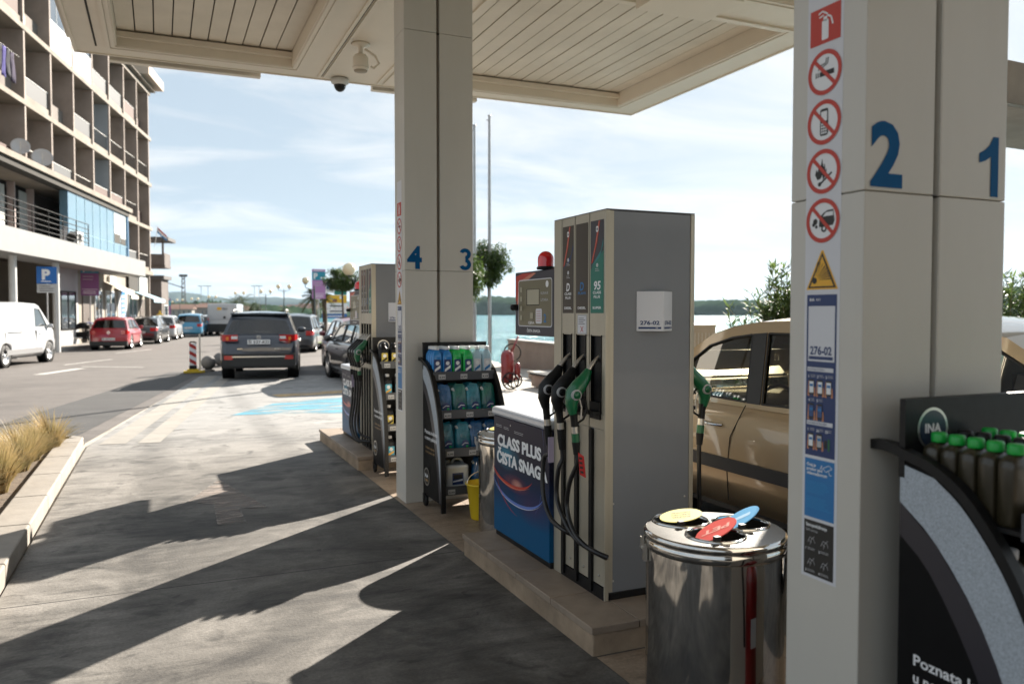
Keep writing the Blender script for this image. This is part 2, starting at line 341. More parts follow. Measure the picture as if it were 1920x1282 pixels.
# ------------------------------------------------------------------ ground, water, hills
RD = R(12)
rdv = Vector((math.sin(RD), math.cos(RD), 0)); rdn = Vector((math.cos(RD), -math.sin(RD), 0))
land = [(-900,-300),(16,-300),(14,-40),(9.2,8),(10.1,24),(24,90),(27,140),(14,215),(-40,290),(-160,420),(-330,640),(-560,900),(-1200,1500),(-1600,1200)]
mb = MB(); mb.prism(land, lambda a, b, d: Vector((a, b, d)), -2.2, -.02, M_pave); struct(mb, 'ground')
def sheet(pts, z, m, name): mb = MB(); mb.flat(pts, lambda a, b: Vector((a, b, z)), m); return struct(mb, name)
kx = lambda y: -12.1 + .2126 * y          # kerb line of the far pavement
road = [(-1.0,-60),(-1.0,5),(-.9,11.3),(1.0,22.3),(4.25,21.1),(6.4,20.3),(8.2,24),(22,88),(25,140),(12,200),(-30,270),(-60,280),(kx(180)-6,180),(kx(-60),-60)]
sheet(road, -.012, M_asph, 'road')
sheet([(-1.35,9.0),(-1.15,11.4),(.80,22.3),(4.3,21.15),(6.4,20.35),(6.7,21.6),(4.6,22.9),(1.2,24.3),(.2,24.0),(-2.6,12.0),(-3.2,8.6),(-5.2,2),(-2.4,2)], -.008, M_asph2, 'asphalt_shadow_patch')  # darker asphalt strip, with part of a shadow painted into its colour
sheet([(kx(-60)-40,-60),(kx(-60),-60),(kx(180)-6,180),(kx(180)-60,180)], -.008, M_walk, 'sidewalk_base')
mb = MB(); mb.prism([(kx(-40)-.3,-40),(kx(-40),-40),(kx(120),120),(kx(120)-.3,120)], lambda a, b, d: Vector((a, b, d)), -.1, .13, M_kwhite)
struct(mb, 'kerb')
mb = MB(); mb.prism([(kx(-40)-30,-40),(kx(-40)-.302,-40),(kx(120)-.302,120),(kx(120)-30,120)], lambda a, b, d: Vector((a, b, d)), -.1, .12, M_walk)
struct(mb, 'sidewalk')
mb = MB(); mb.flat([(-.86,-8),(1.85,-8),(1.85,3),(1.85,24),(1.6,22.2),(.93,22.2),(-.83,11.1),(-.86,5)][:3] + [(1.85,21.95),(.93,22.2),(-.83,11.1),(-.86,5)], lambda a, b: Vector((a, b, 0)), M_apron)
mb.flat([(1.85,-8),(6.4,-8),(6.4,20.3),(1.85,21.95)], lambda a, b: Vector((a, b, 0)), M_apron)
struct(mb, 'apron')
# concrete gutter strips along the road side of the forecourt
M_strip = mat('gutter_concrete', (.30, .28, .25), .8, nscale=3, namt=.22, bump=.2)
for k, (o0, wd) in enumerate(((-.42, .30), (-.86, .26))):
    pts = []
    a = Vector((-.83, 11.1, 0)); b = Vector((.93, 22.2, 0)); d = (b - a).normalized(); n = Vector((d.y, -d.x, 0))
    p0 = a + n*(-o0-.3); p1 = b + n*(-o0-.3)
    sheet([(p0.x,p0.y),(p1.x,p1.y),((p1+n*wd).x,(p1+n*wd).y),((p0+n*wd).x,(p0+n*wd).y)], .004, M_strip, 'gutter')
sheet([(1.86,-6),(2.86,-6),(2.86,3.26),(1.86,3.26)], .004, M_tile, 'tiles')
sheet([(1.86,5.08),(2.86,5.08),(2.86,8.16),(1.86,8.16)], .004, M_tile, 'tiles')
# worn paint on the forecourt
def worn(name, c, thr=.5, sc_=6):
    m = bpy.data.materials.new(name); m.use_nodes = True; t = m.node_tree; b = t.nodes['Principled BSDF']; b.inputs['Base Color'].default_value = (*c, 1); b.inputs['Roughness'].default_value = .7
    co = nn(t, 'ShaderNodeTexCoord'); n = nn(t, 'ShaderNodeTexNoise'); n.inputs['Scale'].default_value = sc_; n.inputs['Detail'].default_value = 10; n.inputs['Roughness'].default_value = .7
    mpn = nn(t, 'ShaderNodeMapping'); mpn.inputs['Scale'].default_value = (.5, 2, 1); t.links.new(co.outputs['Object'], mpn.inputs[0]); t.links.new(mpn.outputs[0], n.inputs['Vector'])
    r = nn(t, 'ShaderNodeMapRange'); r.inputs['From Min'].default_value = thr - .12; r.inputs['From Max'].default_value = thr + .12; r.clamp = True
    t.links.new(n.outputs['Fac'], r.inputs[0]); t.links.new(r.outputs[0], b.inputs['Alpha']); return m
W_pale = worn('worn_pale_paint', (.30, .25, .22), .52); W_blue = worn('worn_blue_paint', (.07, .31, .43), .50, 1.6); W_yel = worn('worn_yellow_paint', (.62, .42, .2), .5, 4); W_white = worn('worn_white_paint', (.55, .53, .5), .42)
W_line = worn('worn_edge_paint', (.26, .24, .22), .50)
mb = MB()
ar = [(.385,6.50),(.59,6.47),(.575,7.0),(.80,6.93),(.50,8.26),(.20,7.42),(.40,7.2)]
mb.flat(ar, lambda a, b: Vector((a, b, .004)), W_pale)
for (a0,b0),(a1,b1) in zip(ar, ar[1:] + ar[:1]):
    d = Vector((a1-a0, b1-b0, 0)); n = Vector((-d.y, d.x, 0)).normalized()*.006
    mb.add([(a0-n.x,b0-n.y,.007),(a0+n.x,b0+n.y,.007),(a1+n.x,b1+n.y,.007),(a1-n.x,b1-n.y,.007)], [(0,1,2,3)], W_line)
struct(mb, 'painted_arrow')
sheet([(1.0,13.4),(1.85,14.9),(3.4,15.6),(4.6,15.0),(4.6,13.2),(3.0,12.9),(1.85,13.3)], .004, W_blue, 'painted_bay')
sheet([(2.1,16.0),(4.6,16.6),(4.6,17.2),(2.0,16.5)], .004, W_yel, 'painted_stripe')
def dash(u0, v0, L, wd=.12, name='road_marking', m=None, ang=RD):
    d = HC * F / (v0 - 587); p = C(u0, d); dv = Vector((math.sin(ang), math.cos(ang), 0)); n = Vector((dv.y, -dv.x, 0)) * wd / 2; q = p + dv * L
    sheet([((p-n).x,(p-n).y),((p+n).x,(p+n).y),((q+n).x,(q+n).y),((q-n).x,(q-n).y)], -.004, m or W_white, name)
dash(118, 684, 3.2, .14, ang=R(22)); dash(215, 662, 3.5, .14, ang=R(22)); dash(268, 688, 2.0, .16, ang=R(-60)); dash(70, 702, 2.4, .3, ang=R(20)); dash(470, 690, 4, .12)
# sea
mb = MB()
mb.add([(-6000,-3000,-1.5),(9000,-3000,-1.5),(9000,9000,-1.5),(-6000,9000,-1.5)], [(0,1,2,3)], None)
m = bpy.data.materials.new('sea_water'); m.use_nodes = True; t = m.node_tree; b = t.nodes['Principled BSDF']
b.inputs['Base Color'].default_value = (.03, .10, .115, 1); b.inputs['Roughness'].default_value = .12; b.inputs['IOR'].default_value = 1.33; b.inputs['Specular IOR Level'].default_value = .30
co = nn(t, 'ShaderNodeTexCoord'); hs = []
for scl, st in ((.35, (1, 1, 1)), (1.6, (1, 1.6, 1)), (.06, (1, 1, 1))):
    mpn = nn(t, 'ShaderNodeMapping'); mpn.inputs['Scale'].default_value = st; mpn.inputs['Rotation'].default_value = (0, 0, .5); t.links.new(co.outputs['Object'], mpn.inputs[0])
    n = nn(t, 'ShaderNodeTexNoise'); n.inputs['Scale'].default_value = scl; n.inputs['Detail'].default_value = 6; n.inputs['Roughness'].default_value = .62; t.links.new(mpn.outputs[0], n.inputs['Vector']); hs.append(n)
a = nn(t, 'ShaderNodeMath', operation='MULTIPLY_ADD'); t.links.new(hs[1].outputs['Fac'], a.inputs[0]); a.inputs[1].default_value = .35; t.links.new(hs[0].outputs['Fac'], a.inputs[2])
bp = nn(t, 'ShaderNodeBump'); bp.inputs['Strength'].default_value = 1; bp.inputs['Distance'].default_value = 1.4; t.links.new(a.outputs[0], bp.inputs['Height']); t.links.new(bp.outputs[0], b.inputs['Normal'])
r = nn(t, 'ShaderNodeValToRGB'); r.color_ramp.elements[0].position = .35; r.color_ramp.elements[0].color = (.035, .115, .14, 1); r.color_ramp.elements[1].position = .65; r.color_ramp.elements[1].color = (.08, .19, .215, 1)
t.links.new(hs[2].outputs['Fac'], r.inputs[0]); t.links.new(r.outputs[0], b.inputs['Base Color'])
b.inputs['Specular IOR Level'].default_value = 0; b.inputs['Roughness'].default_value = 1
gl = nn(t, 'ShaderNodeBsdfGlossy'); gl.inputs['Roughness'].default_value = .16; gl.inputs[0].default_value = (.8, .9, .95, 1); t.links.new(bp.outputs[0], gl.inputs['Normal'])
fr = nn(t, 'ShaderNodeFresnel'); fr.inputs[0].default_value = 1.33; t.links.new(bp.outputs[0], fr.inputs['Normal']); fm = nn(t, 'ShaderNodeMath', operation='MULTIPLY'); fm.inputs[1].default_value = .55; t.links.new(fr.outputs[0], fm.inputs[0])
ms = nn(t, 'ShaderNodeMixShader'); t.links.new(fm.outputs[0], ms.inputs[0]); t.links.new(b.outputs[0], ms.inputs[1]); t.links.new(gl.outputs[0], ms.inputs[2]); t.links.new(ms.outputs[0], t.nodes['Material Output'].inputs[0])
mb.mats = [m]; struct(mb, 'sea')
# far shores and hills: ridges with real depth
def ridge(name, pts, depth, m, base=-1.6, seed=0, rough=.12, sub=8):
    """pts: (u, v_top, distance)"""
    rnd = random.Random(seed); P_ = []
    for (u0,v0,d0),(u1,v1,d1) in zip(pts, pts[1:]):
        for k in range(sub):
            t = k / sub; P_.append((u0+(u1-u0)*t, v0+(v1-v0)*t, d0+(d1-d0)*t))
    P_.append(pts[-1]); n = len(P_); rows = 8; vs = []; fs = []
    for i, (u, v, d) in enumerate(P_):
        H_ = max(.5, ZV(v, d) - base)
        for j in range(rows + 1):
            t = (j / rows) ** 2.4; q = C(u, d * (1 + depth * (t - .5)))
            prof = max(0, math.sin(math.pi * t)) ** .28
            vs.append((q.x, q.y, base + H_ * prof * (1 + rough * (rnd.random() - .5) * (1 if 0 < j < rows else 0))))
    for i in range(n-1):
        for j in range(rows): a = i*(rows+1)+j; fs.append((a, a+rows+1, a+rows+2, a+1))
    mb = MB(); mb.add(vs, fs, m, True); return struct(mb, name)
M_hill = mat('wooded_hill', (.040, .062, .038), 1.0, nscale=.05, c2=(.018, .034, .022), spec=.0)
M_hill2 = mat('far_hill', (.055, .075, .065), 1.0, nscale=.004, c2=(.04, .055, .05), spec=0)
M_rock = mat('shore_rock', (.25, .23, .2), .9)
ridge('wooded_shore', [(700,575,1500),(760,566,1480),(830,563,1450),(890,560,1400),(910,555,1380),(940,556,1360),(990,561,1350),(1040,563,1330),(1120,566,1320),(1200,566,1300),(1310,564,1250),(1345,563,1200),(1375,562,1150),(1420,563,1130),(1480,561,1100),(1560,562,1050),(1650,560,1000),(1750,556,950),(1830,550,900),(1880,540,860),(1925,534,820),(2100,530,800)], .25, M_hill, seed=3, rough=.10)
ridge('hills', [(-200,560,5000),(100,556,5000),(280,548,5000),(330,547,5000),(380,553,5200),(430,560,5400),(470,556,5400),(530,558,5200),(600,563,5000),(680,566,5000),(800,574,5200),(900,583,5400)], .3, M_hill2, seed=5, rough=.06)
ridge('wooded_bank', [(290,572,420),(320,566,420),(350,569,430),(390,564,440),(430,568,460),(470,571,480),(520,574,500),(560,576,520),(620,580,560),(660,583,600)], .12, M_hill, seed=14, rough=.3, sub=10)
ridge('hills', [(300,578,1900),(380,574,1900),(460,572,1850),(540,573,1850),(620,576,1800),(700,580,1750),(760,584,1700)], .3, M_hill, seed=9, rough=.2)

# ------------------------------------------------------------------ islands (kerbs)
def island(y0, y1, label):
    mb = MB(); mb.box(1.85, 2.86, y0, y1, -.05, .105, M_curb)
    o = mb.build('pump_island', bevel=.008); tag(o, label, 'kerb island', 'raised islands under the fuel pumps')
    mb = MB(); 
    x = 1.84; n = 3
    L = (y1 - y0 + .02)
    for i in range(4):
        a = y0 - .01 + L*i/4; b = a + L/4 - .005
        mb.box(1.84, 2.10, a, b, .107, .142, M_tile2); mb.box(2.105, 2.60, a, b, .107, .142, M_tile2); mb.box(2.605, 2.87, a, b, .107, .142, M_tile2)
    mb.build('top_slab', o, bevel=.004)
    return o
M_tile2 = mat('island_stone', (.33, .255, .19), .55, nscale=3.5, namt=.42, bump=.15)
island(3.28, 5.04, 'beige stone island with worn top slabs under the nearest fuel pump')
island(8.19, 10.36, 'beige stone island under the second fuel pump, beyond the column numbered 3 and 4')

# ------------------------------------------------------------------ canopy
can = thing('station_canopy', 'cream metal forecourt canopy with slatted recessed ceiling panels', 'canopy', (2.8, 6, 0))
def K(mb, name, bevel=0, label=None):   # canopy parts are modelled in world space
    o = mb.build(name, can, label, bevel); o.location = (-2.8, -6, 0); return o
CX0, CX1, CY1, CY0, ZB = -.85, 6.55, 10.5, -7.5, 4.6
cof = []
for (y0, y1) in ((6.78, 10.12), (3.0, 6.15), (-.8, 2.4), (-4.6, -1.4)):
    cof += [(-.41, 1.52, y0, y1), (2.98, 6.08, y0, y1)]
mb = MB()
outer = [(CX0,CY0),(CX1,CY0),(CX1,CY1),(CX0,CY1)]
holes = [[(a,c),(a,d),(b,d),(b,c)] for a,b,c,d in cof]
mb.prism((outer, holes), lambda a, b, d: Vector((a, b, d)), ZB, ZB + .28, M_can)
K(mb, 'frame')
mb = MB()   # fascia with its stepped profile
for off, z0, z1 in ((0, ZB-.012, ZB+.17), (.08, ZB+.17, ZB+.26), (.04, ZB+.26, ZB+.85)):
    o1 = [(CX0-off,CY0-off),(CX1+off,CY0-off),(CX1+off,CY1+off),(CX0-off,CY1+off)]; i1 = [(CX0+.03,CY0+.03),(CX0+.03,CY1-.03),(CX1-.03,CY1-.03),(CX1-.03,CY0+.03)]
    mb.prism((o1, [i1]), lambda a, b, d: Vector((a, b, d)), z0, z1, M_can)
K(mb, 'fascia')
mb = MB(); mb.box(CX0-.02, CX1+.02, CY0, CY1, ZB+.86, ZB+.9, M_can); K(mb, 'roof_sheet')
for i, (a, b, c, d) in enumerate(cof):
    mb = MB(); x = a + .06; dp = ZB + .17
    mb.box(a, b, c, d, dp + .03, dp + .04, M_gap)
    n = int(round((b - a - .02) / .194)); wd = (b - a - .02) / n
    for k in range(n):
        mb.box(a + .01 + k*wd + .007, a + .01 + (k+1)*wd - .007, c + .01, d - .01, dp + .004 * (k % 2), dp + .026, M_can2)
    mb.box(a + .001, a + .012, c, d, ZB, dp + .03, M_can); mb.box(b - .012, b - .001, c, d, ZB, dp + .03, M_can)
    mb.box(a, b, d - .012, d - .001, ZB, dp + .03, M_can); mb.box(a, b, d - .08, d - .012, ZB + .09, ZB + .15, M_can)
    K(mb, 'slatted_panel')
    mb = MB()
    for off, hh in ((.05, .012), (.10, .02)):
        o1 = [(a-off,c-off),(b+off,c-off),(b+off,d+off),(a-off,d+off)]; i1 = [(a-off+.045,c-off+.045),(a-off+.045,d+off-.045),(b+off-.045,d+off-.045),(b+off-.045,c-off+.045)]
        mb.prism((o1, [i1]), lambda p, q, r: Vector((p, q, r)), ZB - hh, ZB - .0005, M_can)
    K(mb, 'panel_moulding')
mb = MB()
for x in (1.86, 1.93, 2.62, 2.70): mb.box(x, x + .035, CY0 + .1, CY1 - .12, ZB - .02, ZB - .001, M_can)
mb.box(1.90, 1.915, CY0 + .1, CY1 - .12, ZB - .004, ZB - .0015, M_gap); K(mb, 'spine_moulding')
mb = MB()
mb.box(-.50, 1.20, CY1 + .1, CY1 + .20, ZB - .03, ZB + .10, M_can); K(mb, 'lip_board')
mb = MB(); mb.box(2.62, 4.10, CY1 + .1, CY1 + .20, ZB - .03, ZB + .10, M_can); K(mb, 'lip_board')
mb = MB(); mb.box(4.1, 4.9, 5.95, 6.5, ZB - .16, ZB - .021, M_can); K(mb, 'light_box')
mb = MB(); mb.box(1.5, 2.3, 5.7, 6.3, ZB - .10, ZB - .021, M_white); K(mb, 'light_fitting')
mb = MB(); mb.box(-.62, -.60, -7, 10.2, ZB - .004, ZB - .001, M_gap); mb.box(-.85, -.2, 8.1, 8.108, ZB - .0135, ZB - .0125, M_gap); K(mb, 'edge_joint')
# cameras under the canopy
o = thing('security_camera', 'beige floodlight-shaped camera with curled cable under the canopy', 'camera', (2.08, 8.95, ZB - .003))
mb = MB(); mb.lathe([(0,0),(.10,0),(.10,-.02),(.04,-.03),(.025,-.045),(.025,-.12),(0,-.12)], M_can, n=20); mb.build('mount', o)
mb = MB(); mb.lathe([(0,-.11),(.06,-.12),(.085,-.15),(.09,-.27),(.07,-.30),(0,-.30)], M_can, n=20); mb.lathe([(.091,-.26),(.07,-.303),(0,-.305)], mat('dull_tan', (.3, .25, .18), .6), n=20); mb.build('housing', o)
mb = MB(); mb.tube([(.05,.0,-.05),(.16,-.02,-.12),(.2,-.03,-.2),(.14,-.03,-.26),(.11,-.02,-.24)][::-1], .014, M_can, 8); mb.build('cable', o)
o = thing('dome_camera', 'small white dome camera with black eye at canopy edge', 'camera', (2.14, 10.36, ZB - .012))
mb = MB(); mb.lathe([(0,0),(.11,0),(.11,-.05),(.075,-.075),(.07,-.08)], M_white, n=24); mb.build('housing', o)
mb = MB(); mb.lathe([(.075,-.072)] + [(.075*math.cos(t), -.075-.085*math.sin(t)) for t in (0,.3,.6,.9,1.2,1.45,1.57)], M_blk, n=20); mb.build('dome', o)

# ------------------------------------------------------------------ columns
def pict_fire_ext(f, a, b, s):
    f.rect(a-s, b-s*.9, a+s, b+s*.9, M_red, .0015)
    f.rrect(a-.22*s, b-.72*s, a+.22*s, b+.25*s, .08*s, M_wht, .0022); f.rect(a-.12*s, b+.2*s, a+.12*s, b+.42*s, M_wht, .0022)
    f.line([(a-.45*s,b+.62*s),(a-.2*s,b+.72*s),(a+.15*s,b+.5*s)], .08*s, M_wht, .0022); f.line([(a-.1*s,b+.5*s),(a-.4*s,b+.45*s)], .07*s, M_wht, .0022)
    f.line([(a+.12*s,b+.45*s),(a+.38*s,b+.30*s),(a+.5*s,b-.1*s)], .09*s, M_wht, .0022)
def ring(f, a, b, s):
    f.circ(a, b, s, M_wht, .0012); f.circ(a, b, s, M_red, .0026, ri=s*.8)
    f.line([(a-.6*s,b+.6*s),(a+.6*s,b-.6*s)], .17*s, M_red, .0027)
def pict(f, kind, a, b, s):
    ring(f, a, b, s)
    k = M_ink; h = .0018
    if kind == 'smoke':
        f.rect(a-.3*s, b-.16*s, a+.55*s, b+.06*s, k, h); f.rect(a-.42*s, b-.16*s, a-.36*s, b+.06*s, k, h); f.rect(a-.54*s, b-.16*s, a-.48*s, b+.06*s, k, h)
        f.line([(a-.4*s,b+.15*s),(a-.25*s,b+.35*s),(a+.05*s,b+.4*s),(a+.1*s,b+.62*s)], .05*s, k, h); f.line([(a-.28*s,b+.15*s),(a-.1*s,b+.27*s),(a+.16*s,b+.36*s),(a+.2*s,b+.62*s)], .05*s, k, h)
    elif kind == 'phone':
        f.rrect(a-.24*s, b-.6*s, a+.24*s, b+.6*s, .1*s, k, h); f.rect(a-.18*s, b+.05*s, a+.18*s, b+.48*s, M_wht, h+.0003)
        for i in range(3):
            for j in range(4): f.rect(a-.17*s+i*.12*s, b-.52*s+j*.13*s, a-.08*s+i*.12*s, b-.43*s+j*.13*s, M_wht, h+.0003)
    elif kind == 'fire':
        f.line([(a-.2*s,b-.55*s),(a+.5*s,b-.1*s)], .09*s, k, h); f.circ(a-.22*s, b-.55*s, .1*s, k, h, n=12)
        f.poly([(a-.35*s,b-.35*s),(a-.5*s,b-.1*s),(a-.42*s,b+.15*s),(a-.34*s,b),(a-.28*s,b+.3*s),(a-.2*s,b+.1*s),(a-.08*s,b+.6*s),(a,b+.2*s),(a+.08*s,b+.35*s),(a+.12*s,b+.02*s),(a+.2*s,b+.12*s),(a+.15*s,b-.2*s),(a-.02*s,b-.38*s),(a-.05*s,b-.15*s),(a-.16*s,b-.3*s)], k, h)
    else:
        f.poly([(a-.2*s,b+.15*s),(a+.05*s,b+.35*s),(a+.3*s,b+.45*s),(a+.62*s,b+.45*s),(a+.7*s,b-.05*s),(a+.6*s,b-.25*s),(a+.3*s,b-.25*s),(a+.15*s,b-.1*s),(a-.05*s,b-.28*s),(a-.22*s,b-.28*s)], k, h)
        f.poly([(a,b+.18*s),(a+.2*s,b+.36*s),(a+.6*s,b+.37*s),(a+.62*s,b+.18*s)], M_wht, h+.0003)
        f.circ(a+.08*s, b-.36*s, .17*s, k, h, ri=.08*s, n=16); f.circ(a-.45*s, b-.02*s, .14*s, k, h, n=10); f.circ(a-.55*s, b-.15*s, .09*s, k, h, n=10); f.circ(a-.38*s, b-.25*s, .08*s, k, h, n=10)
def bars(f, a0, b0, a1, n, dy, m, hh=.004, h=.0022, seed=1):
    rnd = random.Random(seed)
    for i in range(n): f.rect(a0, b0-i*dy-hh, a0+(a1-a0)*(.7+.3*rnd.random()), b0-i*dy, m, h)
def column(x0, y0, nL, nR, label):
    x1 = x0 + .615; y1 = y0 + .30; xm = x0 + .30
    c = thing('canopy_column', label, 'column', (x0 + .3, y0 + .15, 0), group='canopy columns')
    def L(mb, name, parent=c, bevel=0, label=None):
        o = mb.build(name, parent, label, bevel)
        if parent is c: o.location = (-x0 - .3, -y0 - .15, 0)
        return o
    segs = [(0.0, 1.9795), (1.982, 3.991), (3.9935, ZB - .02)]
    for z0, z1 in segs:
        mb = MB(); mb.box(x0, xm - .014, y0, y1, z0, z1, M_colm); mb.box(xm + .014, x1, y0, y1, z0, z1, M_colm); L(mb, 'cladding_panel', bevel=.004)
    mb = MB(); mb.box(xm - .0135, xm + .0135, y0 + .03, y1 - .03, 0, ZB - .02, M_champ2); mb.box(x0 + .01, x1 - .01, y0 + .012, y1 - .012, 1.978, 1.983, M_gap); mb.box(x0 + .01, x1 - .01, y0 + .012, y1 - .012, 3.989, 3.997, M_gap); L(mb, 'recessed_joint')
    for s, a, z0, h_ in ((nL, x0 + .02, 2.002, .187), (nR, x0 + .484, 1.992, .190)):
        mb = MB(); f = Frame(mb, (a, y0, z0), (1,0,0), (0,0,1))
        if s == '1': f.poly([(.056,0),(.092,0),(.092,.19),(.066,.19),(.050,.163),(.028,.146),(.002,.134),(.002,.104),(.030,.112),(.056,.126)], M_blue, .002)
        elif s == '3':
            for cy_, r_, t0, t1 in ((.735, .262, 158, -88), (.272, .270, 88, -158)):
                vs = []; fs = []
                for k in range(25):
                    t = R(t0 + (t1 - t0) * k / 24)
                    for q in (r_, r_ - .175): vs.append(f.P(h_*(.30 + q*1.08*math.cos(t)), h_*(cy_ + q*math.sin(t)), .002 if cy_ > .5 else .0022))
                for k in range(24): fs.append((2*k, 2*k+1, 2*k+3, 2*k+2))
                mb.add(vs, fs, M_blue)
        else: f.text(s, 0, 0, h_, M_blue, .002, width=.130, bold=.035)
        L(mb, 'number')
    # strip of safety stickers on the side toward the lane
    yc = y0 + .160; hw = .073
    mb = MB(); f = Frame(mb, (x0, yc, 0), (0,-1,0), (0,0,1)); f.rect(-hw, .775, hw, 2.75, M_paper, .0006); st = L(mb, 'sticker_strip')
    for nm, drw in (('extinguisher_sign', lambda f: pict_fire_ext(f, 0, 2.51, .062)), ('no_smoking_sign', lambda f: pict(f, 'smoke', 0, 2.365, .069)), ('no_phone_sign', lambda f: pict(f, 'phone', 0, 2.212, .069)),
                    ('no_flame_sign', lambda f: pict(f, 'fire', 0, 2.06, .069)), ('no_engine_sign', lambda f: pict(f, 'car', 0, 1.908, .069))):
        mb = MB(); drw(Frame(mb, (x0, yc, 0), (0,-1,0), (0,0,1))); mb.build(nm, st)
    mb = MB(); f = Frame(mb, (x0, yc, 0), (0,-1,0), (0,0,1))
    f.poly([(-.066,1.694),(.066,1.694),(.004,1.816),(-.004,1.816)], M_yel, .0012); f.poly([(-.058,1.699),(.058,1.699),(0,1.81)], M_ink, .0016); f.poly([(-.048,1.704),(.048,1.704),(0,1.797)], M_yel, .002)
    for k in range(9):
        t = R(6 + k*9.6); f.poly([(-.026+.012*math.cos(t), 1.722+.012*math.sin(t)), (-.026+.068*math.cos(t-.05)*(1 if k < 4 else .95), 1.722+.068*math.sin(t-.05)*(.9 if k > 5 else .8)), (-.026+.066*math.cos(t+.03), 1.722+.066*math.sin(t+.03)*.85)], M_ink, .0024)
    f.circ(-.03, 1.722, .010, M_ink, .0025, n=14); mb.build('explosion_sign', st)
    # payment notice (its code is left out)
    mb = MB(); f = Frame(mb, (x0, yc, 0), (0,-1,0), (0,0,1)); f.rect(-.062, 1.168, .062, 1.678, M_navy, .0012)
    f.text('INA', -.05, 1.658, .009, M_wht, .002, bold=.03); f.text('PAY', -.022, 1.658, .008, M_wht, .002, bold=0); f.rect(-.054, 1.468, .056, 1.642, M_paper, .002)
    f.text('276-02', -.045, 1.49, .026, M_navy, .0026, width=.09, bold=.03); f.rect(-.05, 1.474, .05, 1.484, M_navy, .0026)
    f.rect(-.056, 1.436, .052, 1.449, M_paper, .002); f.text('PLAĆANJE IZ VOZILA', -.052, 1.4395, .0065, M_navy, .0026, width=.07, bold=0)
    f.rect(-.056, 1.266, .052, 1.279, M_paper, .002); f.text('PLAĆANJE NA BLAGAJNI', -.052, 1.2695, .0065, M_navy, .0026, width=.08, bold=0)
    for i, (n_, a, b) in enumerate((('1',-.05,1.428),('2',-.014,1.428),('3',.022,1.428),('4',-.05,1.352),('5',-.014,1.352),('1',-.05,1.258),('2a',-.014,1.258),('2b',.022,1.258))):
        f.text(n_, a, b-.012, .009, M_wht, .0026, bold=.02); bars(f, a+.008, b-.003, a+.03, 2, .005, M_ggrey, .0016, seed=i)
        ph = [M_wht, M_wht, M_wht, M_navy2, M_navy2, M_wht, M_ggrey, M_green][i]
        if n_ == '2b': f.rect(a+.012, b-.068, a+.02, b-.03, ph, .0026); f.rect(a-.002, b-.06, a+.008, b-.035, M_ink, .0026); continue
        f.poly([(a-.004,b-.07),(a+.004,b-.072),(a+.006,b-.02),(a,b-.022)], M_skin, .0022); f.poly([(a+.022,b-.072),(a+.03,b-.07),(a+.028,b-.04),(a+.022,b-.045)], M_skin, .0022)
        f.rrect(a+.002, b-.066, a+.024, b-.018, .003, M_ink, .0026); f.rect(a+.004, b-.060, a+.022, b-.024, ph, .003); f.rect(a+.006, b-.040, a+.020, b-.032, M_sky2, .0033)
    mb.build('payment_notice', st)
    mb = MB(); f = Frame(mb, (x0, yc, 0), (0,-1,0), (0,0,1)); f.rect(-.062, .970, .062, 1.158, M_sky2, .0012)
    for i, s_ in enumerate(('Ovaj je', 'prostor pod', 'videonadzorom')): f.text(s_, -.053, 1.134-i*.0135, .0098, M_wht, .002, bold=.03)
    f.rect(.022, 1.112, .048, 1.127, M_sky2, .0019); f.line([(.014,1.134),(.04,1.146),(.053,1.138),(.028,1.124),(.014,1.134)], .0018, M_wht, .0024); f.line([(.038,1.129),(.044,1.116),(.053,1.118)], .0018, M_wht, .0024); f.line([(.005,1.130),(.011,1.142)], .003, M_wht, .0024)
    bars(f, -.053, 1.085, .054, 7, .0055, M_lblue, .0018, seed=3); bars(f, -.053, 1.035, .054, 7, .0055, M_lblue, .0018, seed=4); mb.build('video_notice', st)
    mb = MB(); f = Frame(mb, (x0, yc, 0), (0,-1,0), (0,0,1)); f.rect(-.062, .785, .062, .960, M_ink, .0012)
    f.text('Samoposluživanje', -.053, .940, .0105, M_wht, .002, width=.088, bold=.03); f.text('Self service', -.053, .924, .0095, M_ggrey, .002, width=.05, bold=0)
    for i, (a, b) in enumerate(((-.05,.875),(.006,.875),(-.05,.805),(.006,.805))):
        f.text(str(i+1), a-.004, b-.012, .008, M_wht, .002, bold=.02); bars(f, a+.004, b-.004, a+.042, 2, .0045, M_ggrey, .0014, seed=i+9)
        f.line([(a+.005,b+.012),(a+.014,b+.03),(a+.03,b+.026),(a+.036,b+.014)], .0016, M_ggrey, .002); f.line([(a+.016,b+.006),(a+.02,b+.022),(a+.034,b+.036)], .0014, M_ggrey, .002); f.line([(a+.008,b+.02),(a+.022,b+.014)], .0014, M_ggrey, .002)
    mb.build('self_service_notice', st)
    return c
M_champ2 = mat('joint_metal', (.22, .19, .15), .5)
M_lblue = mat('pale_blue_print', (.03, .26, .52), .5)
M_navy2 = mat('screen_navy', (.03, .08, .22), .4)
column(1.90, 1.764, '2', '1', 'nearest cream canopy column with the blue numbers 2 and 1')
column(1.898, 6.60, '4', '3', 'cream canopy column with the blue numbers 4 and 3')

# unseen building added behind the photographer to keep sky light off the near column
M_stc = mat('blocker_render', (.22, .22, .22), .8)
sky_blocker = thing('added_sky_blocker', 'added unseen grey building with dark front behind the photographer, blocking sky light', 'building', (5.2, -9.4, 0))
mb = MB(); mb.box(-8, 8, -5, 0, 0, 4.2, M_stc); mb.box(-8.1, 8.1, -5.1, .15, 4.201, 4.5, M_stc); mb.build('wall', sky_blocker)
mb = MB(); mb.box(-7.6, 7.6, .001, .05, .2, 3.7, M_dark)
for k in range(5): mb.box(-4.2+k*2.1-.04, -4.2+k*2.1+.04, .051, .09, .3, 3.0, M_can)
mb.build('window', sky_blocker)
